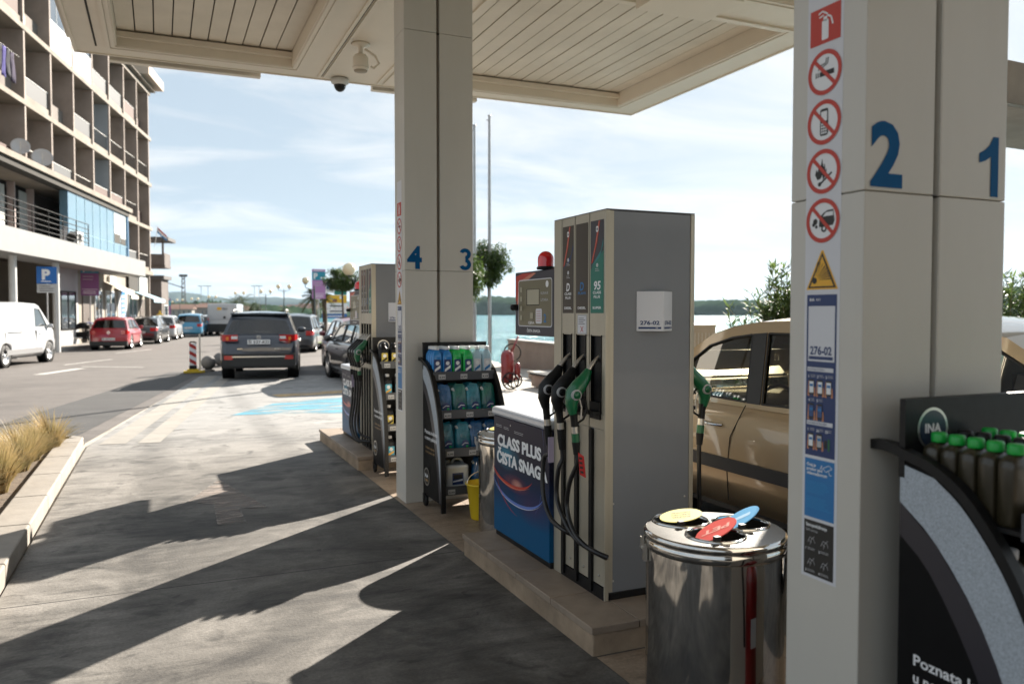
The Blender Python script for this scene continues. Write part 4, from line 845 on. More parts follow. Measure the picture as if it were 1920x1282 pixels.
def rack(x0, yb, label, group='product racks', top_shelf=(1.10, .33)):
    g = thing('product_rack', label, 'display rack', (x0, yb, .0), group=group)
    W = .55
    for s, xo in ((-1, 0), (1, W)):
        mb = MB()
        pan = [(-.10,.10)] + [(-.10,1.195)] + [(-a,b-.012) for a,b in PROF[12:-4]] + [(-.58,.10)]
        mb.prism([(a, b) for a, b in pan], lambda a, b, d: Vector((xo + d, a, b)), -.008, .008, M_dark); p = mb.build('side_panel', g)
        mb = MB()
        ox = -.009 if s == -1 else .009
        sil = [(-.10,1.19),(-.10,1.08),(-.22,.985),(-.36,.80),(-.47,.55),(-.54,.30),(-.575,.10),(-.585,.10),(-.583,.30),(-.572,.45),(-.553,.59),(-.518,.725),(-.474,.84),(-.425,.935),(-.366,1.022),(-.29,1.108),(-.21,1.166)]
        dk = [(-.10,1.079),(-.10,.985),(-.20,.90),(-.33,.70),(-.44,.45),(-.51,.20),(-.53,.10),(-.574,.10),(-.539,.30),(-.469,.55),(-.359,.80),(-.219,.984)]
        sd = -1 if s == -1 else 1
        sil = [(v.x, v.y) for v in spline([(a, b, 0) for a, b in sil[1:8]], 3)] + [(v.x, v.y) for v in spline([(a, b, 0) for a, b in sil[8:]], 3)] + [(-.10,1.19)]
        dk = [(v.x, v.y) for v in spline([(a, b, 0) for a, b in dk[1:7]], 3)] + [(v.x, v.y) for v in spline([(a, b, 0) for a, b in dk[7:]], 3)] + [(-.10,1.079)]
        mb.flat(sil, lambda a, b: Vector((xo + sd*.0095, a, b)), M_gran); mb.flat(dk, lambda a, b: Vector((xo + sd*.0090, a, b)), M_sheen)
        f = Frame(mb, (xo + sd*.0085, 0, 0), (0, sd, 0), (0,0,1)); A = (lambda a: a * sd)
        def tt(s_, a, b, h_, wd, m=M_wht): f.text(s_, (a if sd == -1 else -a - wd), b, h_, m, .0014, width=wd, bold=.02)
        tt('Poznata kvaliteta', .155, .625, .032, .33); tt('u novom pakiranju', .155, .575, .032, .32); tt('Odaberi najbolje', .17, .50, .02, .24, M_gold); tt('za svoj automobil', .17, .465, .02, .24, M_gold)
        cx = .20 if sd == -1 else -.20
        f.circ(cx, .26, .075, M_alu, .0014, n=32); f.circ(cx, .26, .064, M_ink, .002, n=32); f.text('INA', cx, .255, .030, M_wht, .0026, width=.085, align='c', bold=.03); f.rect(cx-.04, .222, cx+.04, .24, M_gold, .0024)
        mb.build('panel_print', p)
        mb = MB(); vs = []; fs = []
        for k, (a, b) in enumerate(PROF):
            a0, b0 = PROF[max(k-1,0)]; a1, b1 = PROF[min(k+1,len(PROF)-1)]; d = Vector((a1-a0, b1-b0)).normalized(); n = Vector((d.y, -d.x)) * -.014
            for q, w_ in (((a+n.x), -.018), ((a+n.x), .018), ((a-n.x), .018), ((a-n.x), -.018)): vs.append(Vector((xo + w_, -q, (b + n.y) if len(vs) % 4 < 2 else (b - n.y))))
        for k in range(len(PROF)-1):
            for j in range(4): fs.append((4*k+j, 4*k+(j+1)%4, 4*k+4+(j+1)%4, 4*k+4+j))
        fs += [(0,1,2,3), tuple(len(vs)-4+i for i in (3,2,1,0))]
        mb.add(vs, fs, M_blk); mb.build('curved_rail', g)
        mb = MB(); mb.lathe([(0,-.012),(.045,-.012),(.05,-.006),(.05,.006),(.045,.012),(0,.012)], M_blk2, c=(xo, -.14, .05), n=20, M=Matrix.Rotation(R(90), 4, 'Y')); mb.box(xo-.02, xo+.02, -.16, -.12, .05, .11, M_blk); mb.build('caster', g)
    mb = MB(); mb.box(.008, W-.008, -.10, -.09, .12, 1.375, M_blk); mb.box(-.01, W+.01, -.115, -.095, 1.15, 1.375, M_blk)
    f = Frame(mb, (.10, -.1155, 1.285), (1,0,0), (0,0,1)); f.circ(0, 0, .062, M_alu, .0008, n=36); f.circ(0, 0, .054, M_navy3, .0014, n=36); f.text('INA', 0, -.01, .026, M_wht, .002, width=.066, align='c', bold=.04)
    mb.build('back_panel', g)
    lv = [top_shelf, (.80, .47), (.50, .53), (.20, .56)]
    for z, dp in lv:
        mb = MB(); mb.box(.009, W-.009, -dp, -.10, z-.02, z-.008, M_blk); mb.box(.009, W-.009, -dp-.010, -dp, z-.03, z+.04, M_shelf)
        f = Frame(mb, (0, -dp-.010, z), (1,0,0), (0,0,1))
        for k in range(3): f.rect(.05+k*.19, -.022, .11+k*.19, .018, M_price, .0015); f.text('4,99', .055+k*.19, -.012, .014, M_ink, .002, width=.05)
        mb.build('shelf', g)
    return g
M_navy3 = mat('logo_navy', (.02, .035, .06), .3); M_gold = mat('gold_print', (.28, .17, .07), .5)
def jug(x, y, z, body, cap, lab, label, group, name='oil_bottle', h=.21, w_=.042, d_=.075, lean=.0, square=False):
    g = thing(name, label, 'bottle', (x, y, z), group=group)
    mb = MB(); secs = [(0,.92),(.01,1),(.13,1),(.155,.97),(.175,.80),(.19,.50),(.198,.36)] if not square else [(0,.92),(.008,1),(.16,1),(.178,.97),(.188,.80),(.194,.60),(.198,.45)]; vs = []; fs = []; n = 16
    for zz, k in secs:
        for i in range(n):
            t = 2*math.pi*i/n; cx = math.copysign(abs(math.cos(t))**.45, math.cos(t)); cy = math.copysign(abs(math.sin(t))**.45, math.sin(t))
            vs.append(Vector((cx*w_*k, cy*d_*(k if k > .9 else k*.9) + lean*zz, zz*h/.2)))
    for r_ in range(len(secs)-1):
        for i in range(n): fs.append((r_*n+i, r_*n+(i+1)%n, (r_+1)*n+(i+1)%n, (r_+1)*n+i))
    mb.add(vs, fs, body, True); mb.add(vs[-n:], [tuple(range(n))], body); mb.build('body', g)
    mb = MB(); k = []; 
    for i in range(48):
        pass
    mb.lathe([(0,0),(.021,0),(.0215,.004),(.0215,.022),(.018,.027),(0,.028)], cap, c=(0, lean*.2, .198*h/.2), n=24); mb.build('cap', g)
    if lab:
        mb = MB(); f = Frame(mb, (0, -d_-.0005, h*.38), (1,0,0), (0,0,1)); f.rrect(-w_*.72, -h*.26, w_*.72, h*.26, .008, lab[0], .001); f.poly([(-w_*.6,-h*.2),(w_*.6,-h*.05),(w_*.6,h*.06),(-w_*.6,-h*.1)], lab[1], .0018); f.circ(0, h*.12, w_*.4, M_wht, .0018, n=16); mb.build('label', g)
    return g
def pouch(x, y, z, m, label, group, seed):
    rnd = random.Random(seed); g = thing('fluid_pouch', label, 'fluid pouch', (x, y, z), group=group)
    mb = MB(); n = 18; vs = []; fs = []
    for zz, kx_, ky in ((0,.8,.9),(.02,1.04,1.05),(.08,1.04,.95),(.13,.98,.75),(.17,.9,.5),(.2,.82,.25),(.225,.55,.1)):
        for i in range(n):
            t = 2*math.pi*i/n; c_ = math.copysign(abs(math.cos(t))**.6, math.cos(t)); s_ = math.copysign(abs(math.sin(t))**.6, math.sin(t))
            vs.append(Vector((c_*.066*kx_*(1+rnd.uniform(-.06,.06)), s_*.055*ky*(1+rnd.uniform(-.1,.1)), zz*1.08+rnd.uniform(-.006,.006))))
    for r_ in range(6):
        for i in range(n): fs.append((r_*n+i, r_*n+(i+1)%n, (r_+1)*n+(i+1)%n, (r_+1)*n+i))
    fs.append(tuple(range(6*n, 7*n))); mb.add(vs, fs, m, True); mb.build('bag', g)
    mb = MB(); mb.tube([(-.045,-.01,.19),(-.062,-.015,.21)], .010, M_hdpe, 10); mb.build('spout_cap', g)
    mb = MB(); f = Frame(mb, (0, -.062, .07), (1,0,0), (0,0,1)); f.circ(.005, .0, .032, M_navy, .001, n=20); f.line([(-.025,-.012),(.0,.008),(.03,.004)], .006, M_wht, .0016); f.circ(.02, -.02, .010, M_fluidg, .0018, n=12); mb.build('label', g)
    return g
# rack 1: right foreground, rows of oil bottles with green caps
rack(1.955, 1.762, 'black oil rack with silver speckled curve in the right foreground, before the nearest column', top_shelf=(1.08, .445))
# rack 2
rack(2.03, 6.598, 'black rack of blue and green washer fluids before the column numbered 3 and 4')
rack(1.99, 8.18, 'black rack of dark oil bottles against the end of the second pump island')
LABY = (mat('label_yellow', (.55, .42, .05), .4), M_blk); LABB = (mat('label_cyan', (.05, .35, .48), .4), M_yel)
for c_ in range(3):
    for k in range(5):
        jug(1.955+.066+c_*.105, 1.762-.165-k*.056, 1.073, M_bottle, (M_cap, M_blk, M_cap)[c_], LABY if k == 4 and c_ else None, ('slim dark oil bottle with green cap in the file along the curved rail', 'slim dark oil bottle with black cap in the second file of the foreground rack', 'slim dark oil bottle with green cap in the third file, cut by the picture edge')[c_], ('green capped bottles by the rail', 'black capped bottles', 'green capped bottles at the picture edge')[c_], h=.185, w_=.044, d_=.0265, square=True)
M_gcl = mat('green_bottle', (.01, .22, .06), .1, coat=.6)
jug(1.955+.40, 1.762-.42, .795, M_gcl, M_cap, None, 'clear green bottle on the second shelf of the foreground rack', 'green capped bottles', h=.19, w_=.03, d_=.05)
for k in range(5): jug(1.955+.06+k*.10, 1.762-.38, .795, M_bottle, M_ggrey, LABB, 'dark oil bottle with grey cap on the second shelf of the foreground rack', 'grey capped bottles', h=.19, w_=.040, d_=.05)
cols = [(M_fluidb, 'blue'), (M_fluidb, 'blue'), (M_fluidg, 'green'), (M_fluidg, 'green'), (M_fluidc, 'pale'), (M_fluidc, 'pale')]
for k, (m, cn) in enumerate(cols):
    for r_ in range(4):
        jug(2.03+.055+k*.088, 6.598-.275+r_*.052-(.02 if k == 3 else 0), 1.095, m, M_hdpe, (M_navy if k < 4 else M_paper, M_wht if k < 4 else M_sky2), '%s washer fluid bottle with white cap on the top rack shelf' % cn, '%s washer fluid bottles' % cn, name='fluid_bottle', h=.225, w_=.041, d_=.024)
for sh, (z, dp, ms) in enumerate(((.795, .44, (M_pouch, M_pouch3, M_pouch2, M_pouch3)), (.495, .50, (M_pouch2, M_pouch2, M_pouch, M_pouch)))):
    for k in range(4):
        for r_ in range(2): pouch(2.03+.08+k*.13+random.uniform(-.008,.008), 6.598-dp+.07+r_*.13+random.uniform(-.012,.012), z, ms[k], 'floppy fluid pouch on the %s shelf of the washer fluid rack' % ('second' if sh == 0 else 'third'), '%s shelf pouches' % ('second' if sh == 0 else 'third'), sh*20+k*2+r_)
# canister
g = thing('white_canister', 'white canister with dark label on the bottom shelf of the washer fluid rack', 'canister', (2.19, 6.20, .195))
mb = MB(); mb.box(-.10, .10, -.09, .09, 0, .20, M_hdpe); b_ = mb.build('body', g, bevel=.022)
mb = MB(); mb.lathe([(.0,.0),(.025,.0),(.026,.03),(0,.032)], M_hdpe, c=(-.06,0,.20), n=20); mb.build('cap', g)
mb = MB(); mb.tube(spline([(-.02,0,.195),(.0,0,.23),(.05,0,.23),(.08,0,.195)]), .010, M_hdpe, 8); mb.build('handle', g)
mb = MB(); f = Frame(mb, (0,-.0905,.09), (1,0,0), (0,0,1)); f.rect(-.045,-.05,.05,.045, M_navy, .001); f.rect(-.035,-.005,.04,.03, M_blk, .0016); f.poly([(-.04,-.03),(.045,-.02),(.045,-.005),(-.04,-.02)], M_wht, .0018); mb.build('label', g)
pouch(2.40, 6.18, .195, M_pouch, 'blue pouch beside the white canister on the bottom shelf', None, 77)
# yellow bucket
g = thing('yellow_bucket', 'yellow plastic bucket on the tiles between the rack and the steel bin', 'bucket', (2.315, 5.86, .006))
mb = MB(); M_ybk = mat('bucket_yellow', (.75, .52, .02), .4); mb.lathe([(0,.002),(.095,.002),(.10,.01),(.132,.27),(.142,.275),(.142,.285),(.128,.285),(.096,.02),(0,.02)], M_ybk, n=32); mb.build('pail', g)
mb = MB(); mb.tube([(.138*math.cos(R(t)), .03*math.sin(R(t)), .27+.10*math.sin(R(t))) for t in range(0, 181, 15)], .004, M_alu, 6); mb.build('handle', g)
# rack 3 goods
for sh, z, dp in ((0, 1.095, .26), (1, .795, .40), (2, .495, .46), (3, .195, .49)):
    nm = ('top', 'second', 'third', 'bottom')[sh]
    for k in range(5): jug(1.99+.06+k*.103, 8.18-dp, z, M_blk, M_ggrey if sh else M_blk, LABY if sh % 2 == 0 else LABB, 'black oil bottle on the %s shelf of the rack by the second pump' % nm, '%s shelf oil bottles' % nm, h=.20, w_=.044, d_=.06)
# ------------------------------------------------------------------ vehicles
def paint(name, c, metal=.0, rough=.28):
    return mat(name, c, rough, metal, nscale=1.5, namt=.06, coat=1.0)
def lerp(a, b, t): return a + (b - a) * t
def interp(P, x):
    if x <= P[0][0]: return P[0][1]
    for (a, b), (c, d) in zip(P, P[1:]):
        if x <= c: return b + (d - b) * (x - a) / (c - a)
    return P[-1][1]
def wheel(parent, x, y, r, side):
    M = Matrix.Rotation(R(90) * side, 4, 'Y')
    mb = MB(); w_ = .10; mb.lathe([(r*.66,-w_),(r*.9,-w_),(r,-w_*.75),(r,w_*.75),(r*.92,w_),(r*.68,w_)], M_tyre, c=(x, y, r), n=32, M=M); t = mb.build('tyre', None)
    wh = thing_part('wheel', parent, (0,0,0)); t.parent = wh
    mb = MB(); mb.lathe([(r*.68,w_*.9),(r*.66,w_*.98),(r*.62,w_*.55),(r*.2,w_*.5)], M_rim, c=(x, y, r), n=32, M=M); mb.lathe([(0,w_*.1),(r*.64,w_*.1)], M_blk, c=(x, y, r), n=24, M=M)
    for k in range(5):
        t_ = 2*math.pi*k/5 + .3; 
        pts = [Vector((math.cos(t_+d)*r*q, math.sin(t_+d)*r*q, w_*z)) for q, d, z in ((.1,-.5,.75),(.63,-.10,.85),(.63,.10,.85),(.1,.5,.75))]
        mb.add([M @ p + Vector((x, y, r)) for p in pts], [(0,1,2,3)], M_rim)
    mb.lathe([(0,w_*.82),(r*.17,w_*.78),(r*.2,w_*.5)], M_rim, c=(x, y, r), n=16, M=M); mb.build('rim', wh)
def car(label, pos, heading, L, W, H, pm, belt, base, roof, cat='car', name='parked_car', top=None, gh=None, wheels=None, r=.32, glass=None, tail='side', plate='rear', group=None, wins=None, detail=1, clad=None, ends=None, badge=None, interior=True, rails=False, wr=None, rear_glass=(.14,.88), tailbox=None, handles=True, hoff=.12):
    """local y: 0 = rear bumper, L = front; gh = greenhouse side points: rear base, rear roof, ... front roof, front base"""
    g = thing(name, label, cat, pos, -heading, group)
    glass = glass or M_cglass_dark
    ax = wheels or (.19*L, .80*L); hw = W/2; ra = r * 1.13
    wr = wr or hw * .74; wb = hw * .93
    zb = lambda y: base
    topf = lambda y: interp(top, y)
    plan = lambda y: hw * (1 - .13 * max(0, (0.45 - y) / .45) ** 2 - .22 * max(0, (y - (L - .75)) / .75) ** 2)
    ys = [0, .03, .1, .2, .35] + [.5 + i * .12 for i in range(int((L - .9) / .12))] + [L-.35, L-.2, L-.08, L-.02, L]
    for a in ax: ys += [a + ra * math.cos(R(t)) for t in range(0, 181, 15)]
    ys = sorted(set(round(y, 3) for y in ys if 0 <= y <= L)); n = len(ys); vs = []; fs = []
    for y in ys:
        b0 = base
        arch = 0
        for a in ax:
            d = ra*ra - (y-a)**2
            if d > 1e-5: arch = max(arch, r + math.sqrt(d))
        e0 = min(1, y/.10); e1 = min(1, (L-y)/.10); e = max(.0, min(e0, e1)); rd = 1 - (1-e)**2
        w_ = plan(y); t = topf(y); bb = max(base + (1-rd)*.10, arch if arch > base else base); tm = t - (1-rd)*.08
        sh = w_ * (.94 + .06*rd)
        mid = max(bb + .01, lerp(base, t, .55)); mid2 = max(mid + .01, t - .10)
        prof = [(0, max(base, bb)), (sh*.8, max(base,bb)), (sh*.97, bb), (sh, max(bb+.005, base + .18)), (sh, mid), (sh*.985, mid2), (sh*.955, tm - .02), (sh*.90, tm), (sh*.45, tm + .022*rd), (0, tm + .03*rd)]
        vs += [Vector((x, y, z)) for x, z in prof] + [Vector((-x, y, z)) for x, z in prof[::-1][1:-1]]
    m = 18
    for i in range(n-1):
        for j in range(m):
            fs.append((i*m+j, i*m+(j+1)%m, (i+1)*m+(j+1)%m, (i+1)*m+j))
    mb = MB(); mb.add(vs, fs, pm, True); mb.add(vs[:m], [tuple(range(m))], pm); mb.add(vs[-m:], [tuple(range(m))[::-1]], pm)
    body = mb.build('body', g)
    mb = MB()
    if clad:       # dark lower cladding and bumpers
        mb.box(-hw*.92, hw*.92, -.012, .25, base, base + clad, M_trim); mb.box(-hw*.80, hw*.80, L-.2, L+.012, base, base+clad, M_trim)
    mb.box(-hw*.9, hw*.9, .15, L-.15, base-.06, base+.02, M_trim)
    for a in ax:
        for s in (-1, 1): mb.lathe([(ra+.002, .0),(ra+.002, -.26),(0,-.26)], M_blk, c=(s*(hw*.985), a, r), n=28, M=Matrix.Rotation(R(90)*s, 4, 'Y'))
    mb.build('underbody', g)
    # greenhouse
    z0 = gh[0][1] - .03; zr = max(p[1] for p in gh)
    xw = lambda z: lerp(wb, wr, (z - z0) / (zr - z0))
    wn = wins or []
    mb = MB()
    for s in (-1, 1):
        mb.prism((gh_poly(gh, z0), [w__ for w__ in wn]), lambda a, b, d, s=s: Vector((s * (xw(b) - d), a, b)), 0, .035, pm)
    # roof strips and end panels
    N = len(gh)
    for i in range(1, N-2):
        (a, b), (c, d) = gh[i], gh[i+1]; vs = []
        for yy, zz in ((a, b), (c, d)):
            for k in range(9):
                t = -1 + 2*k/8; vs.append(Vector((t * xw(zz), yy, zz + .045*(1 - t*t))))
        mb.add(vs, [(k, k+1, 9+k+1, 9+k) for k in range(8)], pm, True)
    def endp(p, q, lo, hi, inset, pnl):
        (a, b), (c, d) = p, q
        fn = lambda u_, v_, dd: Vector((u_ * xw(lerp(b, d, v_)), lerp(a, c, v_), lerp(b, d, v_) + (.045*(1-u_*u_)) * v_))
        hole = [(-1+inset, lo), (1-inset, lo), (1-inset*1.3, hi), (-1+inset*1.3, hi)]
        m2 = [(-1 + k*.25, 0) for k in range(9)] + [(1 - k*.25, 1) for k in range(9)]
        mb.prism((m2, [hole]), lambda u_, v_, dd: fn(u_, v_, 0) + Vector((0, dd, 0)), 0, .02 if a < L/2 else -.02, pm)
        mg = MB(); gg = [(-1+inset+ (2-2*inset)*k/8, 0) for k in range(9)]
        vs = []; 
        for v_ in (lo-.01, (lo+hi)/2, hi+.01):
            ins = inset if v_ < hi - .05 else inset*1.3
            for k in range(9): vs.append(fn((-1+ins) + (2-2*ins)*k/8, v_, 0) + Vector((0, -.004 if a < L/2 else .004, 0)))
        mg.add(vs, [(r_*9+k, r_*9+k+1, r_*9+9+k+1, r_*9+9+k) for r_ in range(2) for k in range(8)], glass, True); mg.build(pnl, g)
    endp(gh[0], gh[1], rear_glass[0], rear_glass[1], .10, 'rear_window'); endp(gh[-1], gh[-2], .05, .93, .07, 'windscreen')
    mb.build('cabin', g)
    for w__ in wn:
        for s in (-1, 1):
            mb = MB(); mb.flat(w__, lambda a, b, s=s: Vector((s * (xw(b) - .012), a, b)), glass)
            for (a0,b0),(a1,b1) in zip(w__, w__[1:] + w__[:1]): mb.tube([(s*(xw(b0)-.001), a0, b0), (s*(xw(b1)-.001), a1, b1)], .009, M_trim, 4, cap=False)
            mb.build('side_window', g)
    for a in ax:
        for s in (-1, 1): wheel(g, s*(hw-.105), a, r, s)
    if interior:
        mb = MB(); mb.box(-wb+.05, wb-.05, gh[0][0]+.3, gh[-1][0]-.3, base+.2, z0-.28, M_seat)
        for yy in (lerp(gh[0][0], gh[-1][0], .30), lerp(gh[0][0], gh[-1][0], .55)):
            for xx in (-wb*.48, wb*.48): mb.box(xx-.2, xx+.2, yy-.06, yy+.06, z0-.3, z0+.12, M_seat); mb.box(xx-.12, xx+.12, yy-.05, yy+.03, z0+.14, z0+.30, M_seat)
        mb.box(-wb+.05, wb-.05, gh[-1][0]-.62, gh[-1][0]-.15, z0-.25, z0-.02, M_trim); mb.build('interior', g)
        mb = MB(); yy = lerp(gh[0][0], gh[-1][0], .55) + .5; M = Matrix.Translation((-wb*.48, yy, z0-.03)) @ Matrix.Rotation(R(-65), 4, 'X')
        mb.tube([M @ Vector((.185*math.cos(R(t)), .185*math.sin(R(t)), 0)) for t in range(0, 361, 15)], .013, M_blk, 8, cap=False); mb.box(-.18, .18, -.02, .02, -.01, .01, M_blk, M=M); mb.build('steering_wheel', g)
    # lights
    bz = gh[0][1]
    tb = tailbox or (hw*.62, bz-.22, bz-.04)
    for s in (-1, 1):
        mb = MB(); x0, x1 = s*tb[0], s*(plan(.0)*1.0)
        vs = []; 
        ys_ = [(tb[0], -.014), (plan(0)*.93, -.012), (plan(.06)+.006, .05), (plan(.22)+.008, .24)]
        for x_, y_ in ys_:
            for zz in (tb[1] + (.03 if y_ > .2 else 0), tb[2]): vs.append(Vector((s*x_, y_, zz)))
        mb.add(vs, [(0,2,3,1),(2,4,5,3),(4,6,7,5)], M_tail)
        ob = mb.build('tail_light', g)
        if detail > 1:
            mb = MB(); mb.box(min(s*(tb[0]+.01), s*(tb[0]+.15)), max(s*(tb[0]+.01), s*(tb[0]+.15)), -.020, -.008, tb[1]+.05, tb[1]+.115, M_lamp); mb.box(min(s*(plan(0)*.86), s*plan(0)*.93), max(s*(plan(0)*.86), s*plan(0)*.93), -.018, .0, tb[1]+.02, tb[1]+.10, M_amber); mb.build('lens', ob)
        mb = MB(); mb.box(min(s*hw*.55, s*hw*.80), max(s*hw*.55, s*hw*.80), L-.10, L+.008, base+.28, base+.44, M_lamp); mb.build('headlight', g)
    mb = MB(); mb.box(-.26, .26, -.020, -.008, *(plate if isinstance(plate, tuple) else (bz-.36, bz-.25)), M_wht); f = Frame(mb, (-.24, -.0205, (plate[0] if isinstance(plate, tuple) else bz-.36)+.02), (1,0,0), (0,0,1)); f.text('ŠI 527-KD', 0, 0, .07, M_ink, .001, width=.48, bold=.02); mb.build('number_plate', g)
    for s in (-1, 1):      # mirrors
        yy = gh[-1][0] - .38; mb = MB(); M = Matrix.Translation((s*(wb+.11), yy, z0+.10))
        mb.lathe([(0,-.10),(.05,-.095),(.075,-.04),(.08,.02),(.06,.08),(0,.10)], pm, n=14, M=M @ Matrix.Rotation(R(90), 4, 'Y') @ Matrix.Scale(.6, 4, (0,1,0))); mb.tube([(s*wb*.98, yy, z0+.04), (s*(wb+.06), yy, z0+.07)], .02, M_trim, 6); mb.build('side_mirror', g)
    if handles:
        for s in (-1, 1):
            for yy in [w__[0][0] + hoff for w__ in wn[:2]] if wn else []:
                zz = bz - .16; mb = MB(); mb.tube([(s*(hw*.985+.004), yy-.02, zz), (s*(hw+.03), yy+.03, zz+.002), (s*(hw+.03), yy+.15, zz+.002), (s*(hw*.985+.004), yy+.20, zz)], .012, M_handle if detail > 1 else pm, 8); mb.build('door_handle', g)
    if rails:
        for s in (-1, 1): mb = MB(); mb.tube(spline([(s*wr*.93, gh[1][0]+.15, zr+.0), (s*wr*.95, gh[1][0]+.3, zr+.07), (s*wr*.95, gh[-2][0]-.3, zr+.06), (s*wr*.93, gh[-2][0]-.1, zr)]), .016, M_alu, 6); mb.build('roof_rail', g)
    if badge: mb = MB(); f = Frame(mb, (0, -.012, bz-.14), (1,0,0), (0,0,1)); badge(f); mb.build('emblem', g)
    return g
def gh_poly(gh, z0): return [(gh[0][0], z0)] + list(gh) + [(gh[-1][0], z0)]
M_handle = mat('chrome_handle', (.7, .7, .68), .12, 1.0)
P_beige = paint('beige_paint', (.44, .32, .185), .5, .30); P_blk = paint('black_paint', (.012, .013, .016)); P_red = paint('red_paint', (.36, .008, .018)); P_white = paint('white_car_paint', (.50, .51, .52)); P_blue = paint('light_blue_paint', (.03, .24, .42)); P_slate = paint('slate_paint', (.03, .036, .05), .35, .3); P_maroon = paint('maroon_paint', (.16, .012, .025)); P_grey = paint('dark_grey_paint', (.025, .027, .032), .3)
def hatch(L, H, zb=.95, rear=.25, k=1.0):
    gh = [(.16, zb), (.42+rear*.4, H-.10), (.75+rear, H-.02), (L*.48, H), (L*.58, H-.03), (L*.655, H-.10), (L*.80, zb-.02)]
    w1 = [(L*.60, zb+.0), (L*.745, zb+.0), (L*.64, H-.13), (L*.585, H-.10), (L*.47, H-.09), (L*.47, zb)]
    w1 = [(L*.47, zb+.01), (L*.745, zb+.01), (L*.64, H-.135), (L*.56, H-.10), (L*.47, H-.085)]
    w2 = [(L*.25, zb+.01), (L*.45, zb+.01), (L*.45, H-.085), (L*.26, H-.10)]
    w3 = [(L*.14, zb+.03), (L*.235, zb+.01), (L*.245, H-.105), (L*.19, H-.14)]
    top = [(0, .62), (.04, .74), (.12, zb-.05), (.2, zb), (L*.78, zb-.01), (L*.88, zb-.09), (L*.96, zb-.20), (L, zb-.36)]
    return gh, [w1, w2, w3], top
# beige MPV in the far lane
L = 4.26
gh = [(.10, .98), (.30, 1.36), (.55, 1.50), (1.2, 1.56), (1.9, 1.572), (2.33, 1.56), (2.61, 1.525), (2.85, 1.46), (3.09, 1.335), (3.72, 1.03)]
wn = [[(2.36,1.0),(3.06,1.01),(3.06,1.25),(2.86,1.375),(2.62,1.44),(2.40,1.468)], [(1.25,1.02),(2.20,1.0),(2.24,1.478),(1.6,1.482),(1.3,1.46)], [(.34,1.06),(1.14,1.03),(1.18,1.465),(.62,1.455),(.40,1.34)], [(3.11,1.02),(3.52,1.04),(3.11,1.225)]]
top = [(0,.66),(.04,.80),(.12,.93),(.2,.98),(3.4,.97),(3.75,.95),(4.0,.84),(4.2,.70),(4.26,.60)]
bg_ = car('beige people carrier standing in the far lane behind the nearest pump', (4.57, 2.12, 0), 0, L, 1.80, 1.62, P_beige, .98, .26, 1.62, top=top, gh=gh, wins=wn, detail=2, name='beige_car', wr=.72, hoff=.20, tailbox=(.66, .95, 1.38), glass=M_cglass)
for s in (-1, 1):
    mb = MB(); mb.box(min(s*.892, s*.915), max(s*.892, s*.915), .72, 3.55, .505, .595, M_trim); mb.build('side_moulding', bg_)
    for P_ in ([(2.30,.985),(2.36,.90),(2.44,.75),(2.47,.5),(2.45,.30)], [(3.45,.97),(3.48,.7),(3.45,.4)], [(1.20,.98),(1.17,.75)]):
        mb = MB(); mb.tube([(s*(.886 + (.0145 if b < .9 else -.004)), a, b) for a, b in P_], .0045, M_gap, 4); mb.build('door_gap', bg_)
for s in (-1, 1):
    for nm_, P_ in (('pillar_trim', [(2.215,.995),(2.35,.995),(2.39,1.475),(2.255,1.485)]), ('pillar_trim', [(3.065,1.01),(3.105,1.02),(3.105,1.23),(3.065,1.255)]), ('pillar_trim', [(1.15,1.02),(1.24,1.02),(1.29,1.465),(1.19,1.465)])):
        mb = MB(); mb.prism(P_, lambda a, b, d, s=s: Vector((s*(lerp(.837,.72,(b-.95)/(1.572-.95)) + d), a, b)), -.004, .006, M_trim); mb.build(nm_, bg_)
# SUV leaving the forecourt
sgh = [(.20,1.08),(.50,1.50),(.62,1.585),(1.3,1.63),(2.4,1.63),(2.9,1.56),(3.65,1.10)]
swn = [[(2.15,1.10),(3.35,1.10),(2.85,1.50),(2.15,1.55)], [(1.15,1.10),(2.08,1.10),(2.08,1.55),(1.15,1.55)], [(.62,1.16),(1.08,1.12),(1.08,1.54),(.80,1.52)]]
stop = [(0,.72),(.04,.86),(.10,1.0),(.18,1.08),(3.6,1.06),(4.1,.98),(4.45,.84),(4.57,.7)]
p = C(485, 19.45)
sv = car('dark slate off-roader with roof rails, rear lights and white plate, driving off the forecourt', p, R(9.5), 4.57, 1.85, 1.66, P_slate, 1.08, .34, 1.63, top=stop, gh=sgh, wins=swn, r=.36, detail=2, name='slate_suv', clad=.30, rails=True, tailbox=(.48,.95,1.10), plate=(.87,.98), wheels=(.95,3.62), wr=.655, rear_glass=(.10,.82))
mb = MB(); mb.box(-.62,.62,-.03,-.012,.555,.585,M_handle); mb.box(-.80,-.60,-.03,-.012,.50,.60,M_tail); mb.box(.60,.80,-.03,-.012,.50,.60,M_tail); mb.build('bumper_trim', sv)
mb = MB(); f = Frame(mb, (0,-.016,1.035), (1,0,0), (0,0,1)); f.circ(0,0,.05,M_handle,.001,ri=.038,n=24); f.circ(0,.012,.028,M_handle,.001,ri=.020,n=20); mb.build('emblem', sv)
for a_, b_ in ((-.5,-.38),(.36,.50)): mb = MB(); f = Frame(mb, (0,-.016,1.035), (1,0,0), (0,0,1)); f.rect(a_,-.29,b_,-.262,M_handle); mb.build('badge', sv)
mb = MB(); mb.box(-.68,.68,.44,.70,1.585,1.62,P_slate); mb.build('rear_spoiler', sv)
mb = MB(); mb.tube([(.0,.52,1.20),(-.30,.44,1.17)], .010, M_blk, 5); mb.build('rear_wiper', sv)
mb = MB(); mb.tube([(.0,.9,1.66),(.0,.78,1.84)], .006, M_blk, 5); mb.build('aerial', sv)
